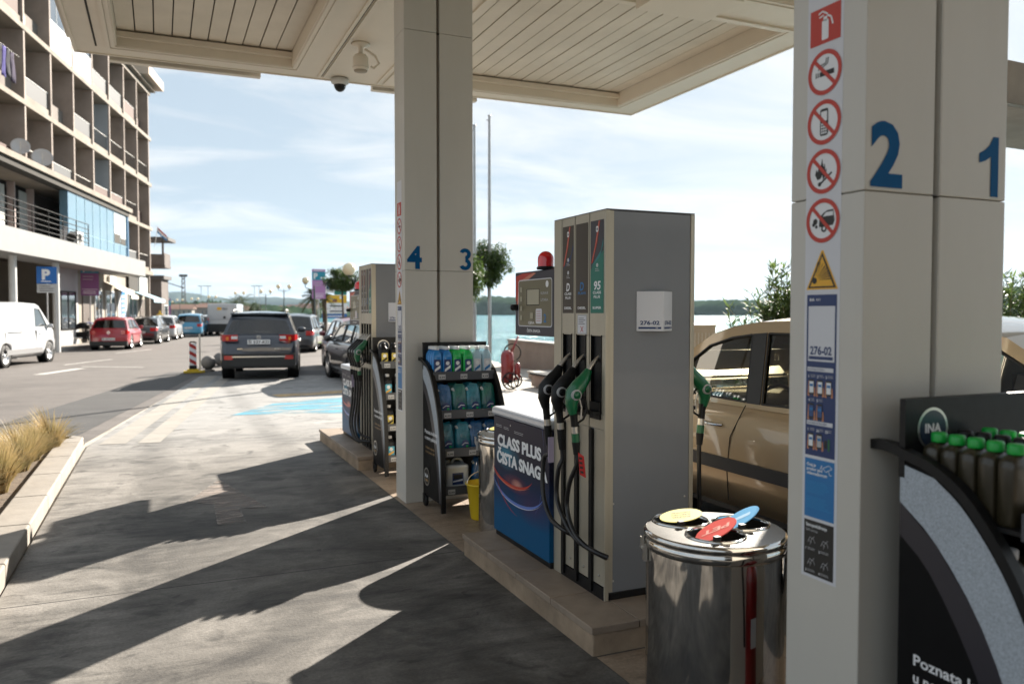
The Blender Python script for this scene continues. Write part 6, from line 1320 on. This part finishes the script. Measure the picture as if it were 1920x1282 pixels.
for nm, x0, x1, z0, z1, m in (('plate',-.9,0,3.1,3.95,M_wht),('plate',.0,.95,2.98,3.3,M_teal),('plate',-.95,.95,2.38,2.96,M_yel2),('plate',-.95,.95,1.98,2.34,M_wht),('plate',-.95,.95,1.60,1.94,M_wht),('plate',-.95,.95,1.25,1.56,M_sblue)) if True else ():
    mb = MB(); mb.box(x0,x1,-.04,-.02,z0,z1,m); f = Frame(mb, (x0,-.041,z0), (1,0,0), (0,0,1)); hh = z1-z0
    if m is M_wht and hh > .5: f.rect(.35,.3,.75,.8,M_sblue,.001); f.text('P',.46,.38,.3,M_wht,.002,bold=.04)
    elif m is M_wht: f.poly([(.12,hh/2),(.3,hh*.8),(.3,hh*.2)],M_ink,.001); f.rect(.6,hh*.35,1.6,hh*.6,M_dark,.001)
    elif m is M_sblue: f.rect(.3,hh*.35,1.6,hh*.6,M_wht,.001)
    elif hh > .5: f.rect(.8,.05,1.15,.3,mat('sign_brown',(.2,.05,.02),.5),.001); f.rect(1.35,.3,1.6,.5,M_wht,.001)
    mb.build(nm, g)
p = C(361, 21.9); g = thing('delineator_post', 'red and white striped delineator board on a yellow foot beside the lane exit', 'delineator', (p.x, p.y, 0), R(-3))
mb = MB(); mb.box(-.24,.24,-.16,.16,0,.055,M_yelf); mb.box(-.15,.15,-.11,.11,.056,.10,M_yelf); mb.build('foot', g, bevel=.012)
mb = MB(); mb.box(-.09,.09,-.025,.025,.10,.80,M_wht); mb.box(-.10,.10,-.03,.03,.10,.20,M_blk)
f = Frame(mb, (-.09,-.0255,.20), (1,0,0), (0,0,1))
for k in range(3): z = .0+k*.21; f.poly([(0,z+.10),(0,z+.20),(.18,z+.09),(.18,z-.01)], M_sred, .001)
mb.tube([(-.09,0,.80),(-.05,0,.835),(.05,0,.835),(.09,0,.80)], .022, M_dark, 6); mb.build('striped_board', g)
p = C(374, 22); g = thing('thin_post', 'thin pale wooden post next to the striped delineator', 'post', (p.x, p.y, 0)); mb = MB(); mb.box(-.022,.022,-.022,.022,.03,1.05,M_can); mb.build('stake', g); mb = MB(); mb.box(-.12,.12,-.10,.10,0,.05,M_yelf); mb.build('foot', g)
for k, (u, d, dr) in enumerate(((390, 22.6, 'left'), (412, 24.4, 'middle'), (434, 26.5, 'right'))):
    p = C(u, d); g = thing('concrete_ball', 'grey concrete ball bollard beside the slate off-roader, %s one of the row' % dr, 'bollard', (p.x, p.y, 0), 0, 'concrete ball bollards'); r = .20
    mb = MB(); mb.lathe([(.16,0),(.17,.03),(.12,.04)], M_ballc, n=20); mb.build('base', g); mb = MB(); mb.lathe([(max(.001,r*math.sin(math.pi*i/14)), .03+r-r*math.cos(math.pi*i/14)) for i in range(15)], M_ballc, n=28); mb.build('ball', g)
# street lamps with globes
M_globe = mat('lamp_globe', (.80, .68, .45), .3, coat=.4); M_lpost = mat('lamp_iron', (.035, .05, .05), .5)
def lamp(u, v, d, label, arms=2, r=.21, sp=.52):
    p = C(u, d); H = ZV(v, d); g = thing('street_lamp', label, 'street lamp', (p.x, p.y, 0), -YAW + .3, 'twin globe street lamps')
    mb = MB(); mb.lathe([(.14,0),(.14,.1),(.07,.5),(.05,.9),(.045,H-.5),(.03,H-.3),(0,H-.2)], M_lpost, n=12); mb.build('post', g)
    for s in ((-1, 1) if arms == 2 else (-1,)):
        mb = MB(); mb.tube(spline([(0,0,H-.5),(s*sp*.5,0,H-.42),(s*sp,0,H-.35),(s*sp,0,H-.2)], 4), .022, M_lpost, 6); mb.build('arm', g)
        mb = MB(); mb.lathe([(.08,-r-.02),(.09,-r+.02)] , M_lpost, c=(s*sp,0,H), n=12); mb.lathe([(max(.001,r*math.sin(math.pi*i/10)), -r*math.cos(math.pi*i/10)) for i in range(11)], M_globe, c=(s*sp,0,H), n=18); mb.build('globe', g)
for k, (u, v, d, a, lab) in enumerate(((533,537,78,2,'nearest full pair'),(499,546,93,2,'second pair'),(450,549,104,2,'pair just above the slate off-roader'),(399,556,127,2,'pair above the delivery van'),(366,560,145,2,'pair above the light blue car'),(338,562,165,2,'pair by the crane'),(319,566,185,2,'farthest pair, by the apartment block end'))):
    lamp(u, v, d, 'iron street lamp with two cream globes, ' + lab, a)
lamp(590, 526, 40, 'iron street lamp with one cream globe reaching left of the purple zone sign', 1, .17, .42)
lamp(668, 505, 33, 'street lamp whose large cream globe shows beside the second pump top', 1, .26, .28)
# flagpoles
for u, vt, d, nm in ((918, 222, 26, 'taller of the two'), (890, 240, 25, 'shorter of the two')):
    p = C(u, d); H = ZV(vt, d); g = thing('flagpole', 'bare metal flagpole beside the round-crowned tree, ' + nm, 'flagpole', (p.x, p.y, 0), 0, 'flagpoles'); mb = MB(); mb.lathe([(.055,0),(.052,H*.5),(.04,H)], M_galv, n=14); mb.build('pole', g); mb = MB(); mb.lathe([(0,0),(.05,.0),(.05,.04),(0,.05)], M_galv, c=(0,0,H), n=10); mb.tube([(0,0,H-.15),(-.10,0,H-.12)], .015, M_galv, 6); mb.build('cap', g)
# harbour crane, far light masts
g = thing('harbour_crane', 'far grey harbour crane tower above the street lamps', 'crane', C(345, 420)); H = ZV(519, 420)
mb = MB()
for s in ((-1.1,-1.1),(1.1,-1.1),(1.1,1.1),(-1.1,1.1)): mb.tube([(s[0],s[1],0),(s[0]*.5,s[1]*.5,H)], .22, M_stoneb, 5)
for k in range(9): z = k*H/9; mb.tube([(-1.0,0,z),(1.0,0,z+H/9)], .14, M_stoneb, 4); mb.tube([(1.0,0,z),(-1.0,0,z+H/9)], .14, M_stoneb, 4)
mb.build('tower', g); mb = MB(); mb.box(-2,2,-1.4,1.4,H,H+1.2,M_stoneb); mb.tube([(0,0,H*.72),(-14,0,H*.95)], .25, M_stoneb, 4); mb.build('jib', g)
for u in (378, 391, 478, 487): 
    g = thing('light_mast', 'thin far light mast above the bay, %s' % {378:'first from left',391:'second from left',478:'third from left',487:'rightmost'}[u], 'light mast', C(u, 300), 0, 'far light masts'); H = ZV(536, 300); mb = MB(); mb.tube([(0,0,-1),(0,0,H)], .12, M_galv, 6); mb.build('mast', g); mb = MB(); mb.box(-1.2,1.2,-.1,.1,H-.2,H+.1,M_galv); mb.build('head', g)

# ------------------------------------------------------------------ vegetation
def leafmat(name, c, c2, tr=.35):
    m = bpy.data.materials.new(name); m.use_nodes = True; t = m.node_tree; b = t.nodes['Principled BSDF']; b.inputs['Roughness'].default_value = .5
    co = nn(t, 'ShaderNodeTexCoord'); n = nn(t, 'ShaderNodeTexNoise'); n.inputs['Scale'].default_value = 6; n.inputs['Detail'].default_value = 4; t.links.new(co.outputs['Object'], n.inputs['Vector'])
    r = nn(t, 'ShaderNodeValToRGB'); r.color_ramp.elements[0].position = .35; r.color_ramp.elements[1].position = .65; r.color_ramp.elements[0].color = (*c2, 1); r.color_ramp.elements[1].color = (*c, 1); t.links.new(n.outputs['Fac'], r.inputs[0]); t.links.new(r.outputs[0], b.inputs['Base Color'])
    td = nn(t, 'ShaderNodeBsdfTranslucent'); t.links.new(r.outputs[0], td.inputs[0]); mi = nn(t, 'ShaderNodeMixShader'); mi.inputs[0].default_value = tr; o = t.nodes['Material Output']
    t.links.new(b.outputs[0], mi.inputs[1]); t.links.new(td.outputs[0], mi.inputs[2]); t.links.new(mi.outputs[0], o.inputs[0]); MATS[name] = m; return m
M_leaf = leafmat('tree_leaf', (.075, .12, .022), (.035, .065, .014)); M_ole = leafmat('oleander_leaf', (.13, .19, .05), (.05, .09, .03), .5); M_palm = leafmat('palm_leaf', (.075, .10, .03), (.04, .06, .02)); M_grass = leafmat('dry_grass', (.58, .42, .21), (.26, .22, .09), .35); M_bark = mat('bark', (.10, .07, .05), .9, nscale=12, namt=.4, bump=.5); M_stem = mat('green_stem', (.16, .15, .07), .8)
def leaf(mb, p, d, up, L, wd, m, bend=.25):
    d = d.normalized(); s = d.cross(up); s = s.normalized() if s.length > 1e-4 else Vector((1,0,0)); q = p + d*L*.5; e = p + d*L - Vector((0,0,L*bend)); mb.add([p, q + s*wd/2, e, q - s*wd/2], [(0,1,2,3)], m)
def rv(rnd): 
    while True:
        v = Vector((rnd.uniform(-1,1), rnd.uniform(-1,1), rnd.uniform(-1,1)))
        if .05 < v.length < 1: return v
def round_tree(pos, H, z0, rx, label, seed, n=5200, lsz=.09, group=None):
    rnd = random.Random(seed); g = thing('round_tree', label, 'tree', pos, 0, group); cz = (H+z0)/2; rz_ = (H-z0)/2
    mb = MB(); mb.tube(spline([(0,0,0),(.02,.01,z0*.5),(-.02,0,z0),(0,0,cz)], 5), [.06-.0012*i for i in range(16)], M_bark, 10)
    for k in range(9):
        v = rv(rnd); e = Vector((v.x*rx*.8, v.y*rx*.8, cz+v.z*rz_*.6)); mb.tube([(0,0,z0+.1*k/9), e*.5+Vector((0,0,cz*.5)), e], [.03,.02,.008], M_bark, 5)
    mb.build('trunk', g)
    cl = [(lambda v: (v, rnd.uniform(.26,.42)))(rv(rnd).normalized()*rnd.uniform(.35,.92)) for _ in range(34)]
    mb = MB()
    for i in range(n):
        c, r_ = rnd.choice(cl); v = c + rv(rnd)*r_
        if v.length > 1.12: continue
        p = Vector((v.x*rx, v.y*rx, cz+v.z*rz_)); leaf(mb, p, rv(rnd)+Vector((v.x,v.y,v.z*.5))*.6, Vector((rnd.uniform(-.5,.5),rnd.uniform(-.5,.5),1)), lsz*rnd.uniform(.7,1.3), lsz*.5, M_leaf)
    mb.build('crown', g); return g
d = 26.0; round_tree(C(918, d), ZV(452, d), ZV(534, d), .70, 'round-crowned tree by the flagpoles, its right half showing past column 3', 5, lsz=.10)
d = 44.0; round_tree(C(643, d), ZV(502, d), ZV(548, d), .95, 'dark round-crowned tree between the direction board and the second pump', 6, 5200, .14)
round_tree((7.6, 21.0, 0), 3.35, 1.9, .95, 'round-crowned tree hidden behind column 4, casting an oval shadow on the apron', 9, 4200, .12)
def oleander(pos, H, label, seed, n=46, spread=.9):
    rnd = random.Random(seed); g = thing('oleander_bush', label, 'bush', pos, 0, 'oleander bushes')
    st = MB(); lf = MB()
    for k in range(n):
        a = rnd.uniform(0, 6.28); q = rnd.uniform(.1, 1) ; h_ = H*rnd.uniform(.55, 1)*(1-.25*q); tip = Vector((math.cos(a)*spread*q, math.sin(a)*spread*q, h_)); b0 = Vector((math.cos(a)*.15, math.sin(a)*.15, 0))
        P_ = spline([b0, lerp(b0, tip, .5)+Vector((rnd.uniform(-.08,.08),rnd.uniform(-.08,.08),.12)), tip], 7); st.tube(P_, [.012*(1-.6*i/len(P_)) for i in range(len(P_))], M_stem, 5)
        for i, p in enumerate(P_):
            t = i/len(P_)
            if t < .18: continue
            for j in range(11):
                aa = rnd.uniform(0, 6.28); dv = Vector((math.cos(aa), math.sin(aa), rnd.uniform(.1,1.3))); pp = p + Vector((0,0,rnd.uniform(-.08,.08))); leaf(lf, pp, dv, Vector((0,0,1)), rnd.uniform(.12,.20), .027, M_ole, rnd.uniform(-.1,.5))
        for j in range(3):      # side twigs
            i = rnd.randrange(len(P_)//2, len(P_)); p = P_[i]; e = p + Vector((rnd.uniform(-.25,.25),rnd.uniform(-.25,.25),rnd.uniform(.1,.32))); st.tube([p, e], .005, M_stem, 4)
            for q_ in range(12): aa = rnd.uniform(0, 6.28); leaf(lf, lerp(p, e, rnd.uniform(.2,1)), Vector((math.cos(aa),math.sin(aa),rnd.uniform(.3,1.5))), Vector((0,0,1)), rnd.uniform(.11,.18), .025, M_ole, rnd.uniform(0,.4))
    st.build('stems', g); lf.build('foliage', g, fix=False)
oleander(C(1462, 10.6), ZV(462, 10.6), 'oleander bush above the beige car roof, left of the nearest column', 21, 52, .62); oleander(C(1402, 10.9), ZV(560, 10.9), 'low sparse oleander shoot left of the taller bush', 23, 14, .35); oleander(C(1905, 10.2), ZV(478, 10.2), 'oleander bush at the right edge of the picture', 22, 40, .55)
oleander(C(1560, 10.8), ZV(480, 10.8), 'oleander bush mostly hidden behind the nearest column', 24, 26, .6)
def palm(u, d, vt, vb, label, seed, n=34, trunk=True, r=.9):
    rnd = random.Random(seed); H = ZV(vb, d); g = thing('palm_tree', label, 'palm', C(u, d), 0, 'palms along the waterfront'); mb = MB(); mb.tube([(0,0,0),(.05,0,H*.5),(0,0,H)], [.17,.15,.16], M_bark, 10); mb.build('trunk', g); mb = MB(); sc_ = (ZV(vt, d)-H)
    for k in range(n):
        a = rnd.uniform(0, 6.28); el = rnd.uniform(-.7, 1.3); dv = Vector((math.cos(a)*math.cos(el), math.sin(a)*math.cos(el), math.sin(el))); L_ = r*rnd.uniform(.8,1.1); P_ = [Vector((0,0,H+.1)) + dv*L_*t - Vector((0,0,L_*.5*t*t)) for t in (0,.25,.5,.75,1)]; mb.tube(P_, [.018,.014,.01,.008,.004], M_palm, 4)
        for i in range(4):
            for j in range(7):
                p = lerp(P_[i], P_[i+1], j/7); s = dv.cross(Vector((0,0,1))).normalized()
                for q in (-1, 1): leaf(mb, p, dv*.6+s*q, Vector((0,0,1)), L_*.30, .03, M_palm, .3)
    mb.build('crown', g, fix=False)
palm(589, 50, 538, 560, 'palm with shaggy crown left of the purple zone sign', 1, 40, r=.95); palm(608, 52, 545, 562, 'palm behind the post of the direction board', 2, 30, r=.7); palm(440, 140, 548, 570, 'far palm above the white delivery van', 3, 30, r=2.6); palm(455, 150, 552, 565, 'second far palm above the delivery van', 4, 26, r=3.2); palm(470, 120, 574, 580, 'low palm right of the delivery van', 5, 26, r=1.9); palm(485, 118, 572, 580, 'low palm above the slate off-roader', 6, 26, r=1.9); palm(532, 95, 580, 586, 'low palm at the foot of the nearest lamp pair', 7, 24, r=1.3)
# roadside planter with dry grass
g = thing('planter_bed', 'long planting bed edged with pale kerb stones between lane and road', 'planter', (0,0,0))
def kerbline(P_, h, wd, name):
    for (a, b), (c, d) in zip(P_, P_[1:]):
        dv = Vector((c-a, d-b, 0)).normalized(); n = Vector((-dv.y, dv.x, 0))*wd; q = dv*.004; a_ = Vector((a,b,0))+q; c_ = Vector((c,d,0))-q; mb = MB(); vs = [a_, c_, c_+n, a_+n]; vs = [Vector((v.x,v.y,z)) for z in (-.02,h) for v in vs]; mb.add(vs, [(0,3,2,1),(4,5,6,7),(0,1,5,4),(1,2,6,5),(2,3,7,6),(3,0,4,7)], M_kwhite2); mb.build(name, g, bevel=.012)
M_kwhite2 = mat('planter_stone', (.30, .27, .235), .75, nscale=2.5, namt=.28, bump=.25); M_soil = mat('soil', (.16, .12, .085), .95, nscale=9, namt=.5, bump=.6)
ys_ = [2.6, 3.6, 4.6, 5.6, 6.6, 7.6, 8.6, 9.6, 10.6, 11.0]
kerbline([(-.87, y) for y in ys_[:]] + [(-.98, 11.18), (-1.10, 11.2)], .12, .25, 'kerb_stone')
ob_ = [(-1.22 - (11.2-y)*.2126, y) for y in [11.2,10.2,9.2,8.2,7.2,6.2,5.2,4.2,3.2,2.6]]
kerbline(ob_, .10, -.22 if False else .22, 'kerb_stone')
mb = MB(); mb.flat([(-1.1,2.6),(-1.1,10.9),(-1.22,11.0)] + [(a+.02, b) for a, b in ob_], lambda a, b: Vector((a, b, .07)), M_soil); mb.build('soil', g)
def tuft(x, y, label, seed, h=.46, n=760, sp=.42):
    h *= 1.18
    rnd = random.Random(seed); mb = MB(); 
    for k in range(n):
        a = rnd.uniform(0, 6.28); q = rnd.random()**.6; L_ = h*rnd.uniform(.6,1.15); dx_ = math.cos(a)*q; dy_ = math.sin(a)*q; b0 = Vector((dx_*.09, dy_*.09, .0)); P_ = []
        for i in range(6):
            t = i/5; P_.append(b0 + Vector((dx_*sp*t**1.6 - .10*t*t, dy_*sp*t**1.6 + .02*t, L_*(t - .38*q*t*t*1.2))))
        wv = Vector((-math.sin(a+.5), math.cos(a+.5), 0))*.0042; vs = []
        for i, p in enumerate(P_): w_ = wv*(1-.85*i/5); vs += [p-w_, p+w_]
        mb.add(vs, [(2*i,2*i+1,2*i+3,2*i+2) for i in range(5)], M_grass)
    o = mb.build('ornamental_grass', fix=False); o.location = (x, y, .07); tag(o, label, 'grass clump', 'dry grass clumps in the planter'); return o
for k, (x, y, nm, hh) in enumerate(((-1.16,10.35,'farthest clump at the pointed end of the planter',.42),(-1.28,9.75,'second clump from the pointed end of the planter',.36),(-1.30,9.15,'third clump from the pointed end of the planter',.42),(-1.48,8.6,'fourth clump from the pointed end of the planter, against the road kerb',.46),(-1.32,8.1,'fifth clump from the pointed end of the planter',.48),(-1.55,7.6,'sixth clump from the pointed end of the planter',.5),(-1.40,7.0,'tall clump at the left edge of the picture',.5),(-1.75,7.0,'clump at the left picture edge nearest the road kerb',.46),(-1.5,6.3,'nearest clump in the planter',.42))):
    tuft(x, y, 'dry feathery grass, ' + nm, 50+k, hh)
# promenade wall, benches, boxes
M_wallq = mat('promenade_wall', (.34, .27, .22), .85, nscale=1.2, namt=.28, bump=.2)
def wall(P_, h, t_, label, name='promenade_wall', m=None, z=0):
    g = thing(name, label, 'wall', (0,0,z))
    for (a, b), (c, d) in zip(P_, P_[1:]):
        dv = Vector((c-a, d-b, 0)).normalized(); n = Vector((dv.y, -dv.x, 0))*t_; vs = [Vector((a,b,0)), Vector((c,d,0)), Vector((c,d,0))+n, Vector((a,b,0))+n]
        mb = MB(); mb.add([Vector((v.x,v.y,zz)) for zz in (-.02,h) for v in vs], [(0,3,2,1),(4,5,6,7),(0,1,5,4),(1,2,6,5),(2,3,7,6),(3,0,4,7)], m or M_wallq); mb.build('wall_run', g, bevel=.01)
        mb = MB(); mb.add([Vector((v.x,v.y,zz)) for zz in (h+.001,h+.05) for v in [vs[0]-n*.08, vs[1]-n*.08, vs[2]+n*.08, vs[3]+n*.08]], [(0,3,2,1),(4,5,6,7),(0,1,5,4),(1,2,6,5),(2,3,7,6),(3,0,4,7)], M_kwhite); mb.build('coping', g)
wall([(9.15, 8), (9.72, 19.3), (10.0, 23.2)], .76, .35, 'low beige promenade wall with pale coping along the water')
g = thing('stone_steps', 'low broad stone steps before the promenade wall', 'steps', (0,0,0))
for k, (y0, y1, x0, h) in enumerate(((16.9,18.2,8.4,.14),(14.6,16.2,7.55,.26),(12.4,13.4,6.9,.16))):
    mb = MB(); mb.box(x0, 9.3, y0, y1, 0, h, M_wallq); mb.box(x0-.03, 9.3, y0-.03, y1+.03, h+.001, h+.04, M_kwhite if k != 1 else M_dark); mb.build('step', g)
g = thing('utility_cabinet', 'beige utility cabinet behind the pump, left of the beige car roof', 'cabinet', C(1312, 13.2)); mb = MB(); mb.box(-.28,.16,-.2,.2,0,ZV(612,13.2),M_tan3); mb.box(-.29,.17,-.21,.21,ZV(612,13.2),ZV(612,13.2)+.03,M_tan3)
for k in range(6): mb.box(-.25+.07*k,-.24+.07*k,-.206,-.201,.1,ZV(612,13.2)-.1,M_can)
mb.build('casing', g)
g = thing('wheeled_extinguisher', 'red wheeled fire extinguisher trolley with coiled hose in front of the promenade wall', 'extinguisher', C(951, 17.2), R(-35)); g.scale = (.92, .92, .92)
mb = MB(); mb.lathe([(0,.12),(.13,.14),(.15,.2),(.15,.78),(.12,.86),(.05,.90),(0,.91)], M_xred, n=24); mb.build('cylinder', g)
mb = MB(); mb.lathe([(0,.2),(.07,.22),(.07,.55),(.04,.6),(0,.62)], M_xred, c=(.24,0,0), n=16); mb.build('gas_cylinder', g)
for s in (-1, 1):
    mb = MB(); M = Matrix.Rotation(R(90), 4, 'X'); mb.lathe([(.17,-.03),(.20,-.025),(.20,.025),(.17,.03)], M_blk, c=(.12,s*.2,.2), n=26, M=M); mb.lathe([(.0,-.03),(.04,-.03),(.04,.03),(0,.03)], M_blk, c=(.12,s*.2,.2), n=10, M=M)
    for k in range(5): t = 2*math.pi*k/5; mb.tube([(.12,s*.2,.2),(.12+.18*math.cos(t),s*.2,.2+.18*math.sin(t))], .014, M_blk, 5)
    mb.build('wheel', g)
mb = MB(); mb.tube([(.10,-.09,.2),(.12,-.08,.9),(.26,-.06,1.22),(.26,.06,1.22),(.12,.08,.9),(.10,.09,.2)], .014, M_xred, 6); mb.build('handle', g)
mb = MB(); mb.tube([(.12+.20*math.cos(R(t)), .0+t*.0002, .85+.20*math.sin(R(t))) for t in range(-60, 300, 15)], .016, M_blk2, 6); mb.tube([(0,0,.9),(.1,0,.95),(.05,0,.7)], .012, M_blk, 6); mb.build('hose', g)
g = thing('kerb_island', 'small pale kerb island with a patch of grass right of the white cars', 'kerb island', C(590, 37)); mb = MB(); mb.box(-1.0,1.2,-.6,1.6,-.02,.14,M_kwhite); mb.build('kerb', g, bevel=.03); mb = MB(); mb.box(-.8,1.0,-.4,1.4,.141,.16,mat('lawn',(.16,.24,.04),.9,nscale=9,namt=.4)); mb.build('lawn', g)
# stone-clad roof of the kiosk at the right
g = thing('kiosk_roof', 'brown stone-clad roof edge at the upper right, behind the nearest column', 'roof', (7.5, 5.75, 0), R(2))
M_clad = mat('roof_cladding', (.17,.125,.08), .6, nscale=2.5, namt=.3); M_soff = mat('roof_soffit', (.36,.29,.25), .8, nscale=3, namt=.2)
for k in range(9): mb = MB(); mb.box(k*.68-.10, k*.68+.565, -.10, 0, 3.80, 4.24, M_clad); mb.build('cladding', g, bevel=.006)
mb = MB(); mb.box(-.09,6,.001,1.35,3.80,4.2,M_soff); mb.box(5.2,5.6,.3,.7,0,3.799,M_wallq); mb.box(2.9,3.2,.4,.7,0,3.799,M_wallq); mb.build('slab', g)
for k in range(2): pass
# people at the far pavement
def person(u, d, label, m1, m2, skin=(.45,.28,.2), z=.12):
    g = bpy.data.objects.new('person', None)
    me = bpy.data.meshes.new('person'); V = [(0,0,.95),(0,0,1.15),(0,0,1.38),(0,0,1.50),(0,0,1.62),(-.10,0,.90),(-.12,.02,.50),(-.12,-.02,.08),(-.12,.10,.03),(.10,0,.90),(.12,-.05,.50),(.13,-.12,.08),(.13,.0,.03),(-.19,0,1.40),(-.24,.02,1.14),(-.22,.10,.92),(.19,0,1.40),(.24,-.02,1.14),(.22,.06,.92),(0,.01,1.70)]
    E_ = [(0,1),(1,2),(2,3),(3,4),(4,19),(0,5),(5,6),(6,7),(7,8),(0,9),(9,10),(10,11),(11,12),(2,13),(13,14),(14,15),(2,16),(16,17),(17,18)]
    rr = [.15,.13,.15,.055,.095,.10,.07,.045,.035,.10,.07,.045,.035,.06,.045,.03,.06,.045,.03,.07]
    me.from_pydata(V, E_, []); o = bpy.data.objects.new('person', me); col.objects.link(o); o.location = C(u, d, z); tag(o, label, 'person')
    md = o.modifiers.new('skin', 'SKIN'); o.modifiers.new('sub', 'SUBSURF').render_levels = 1
    for i, r_ in enumerate(rr): me.skin_vertices[0].data[i].radius = (r_, r_*.8)
    me.skin_vertices[0].data[0].use_root = True; me.materials.append(m1); return o
person(4, 33, 'person in dark clothes standing under the arcade behind the white van', mat('dark_cloth', (.05,.045,.045), .9), None)
person(300, 62, 'person in a yellow top beside the corner of the apartment block', mat('yellow_cloth', (.55,.36,.04), .9), None)

# sea air between here and the far shore
mb = MB(); mb.box(-7000, 9500, -3500, 9500, -3.5, 420, None); hm = bpy.data.materials.new('haze'); hm.use_nodes = True; t = hm.node_tree; t.nodes.clear()
o_ = nn(t, 'ShaderNodeOutputMaterial'); v_ = nn(t, 'ShaderNodeVolumePrincipled'); v_.inputs['Color'].default_value = (.6, .8, .98, 1); v_.inputs['Density'].default_value = .00004; v_.inputs['Anisotropy'].default_value = .2; t.links.new(v_.outputs[0], o_.inputs['Volume'])
mb.mats = [hm]; hz_ = mb.build('haze'); hz_['kind'] = 'stuff'
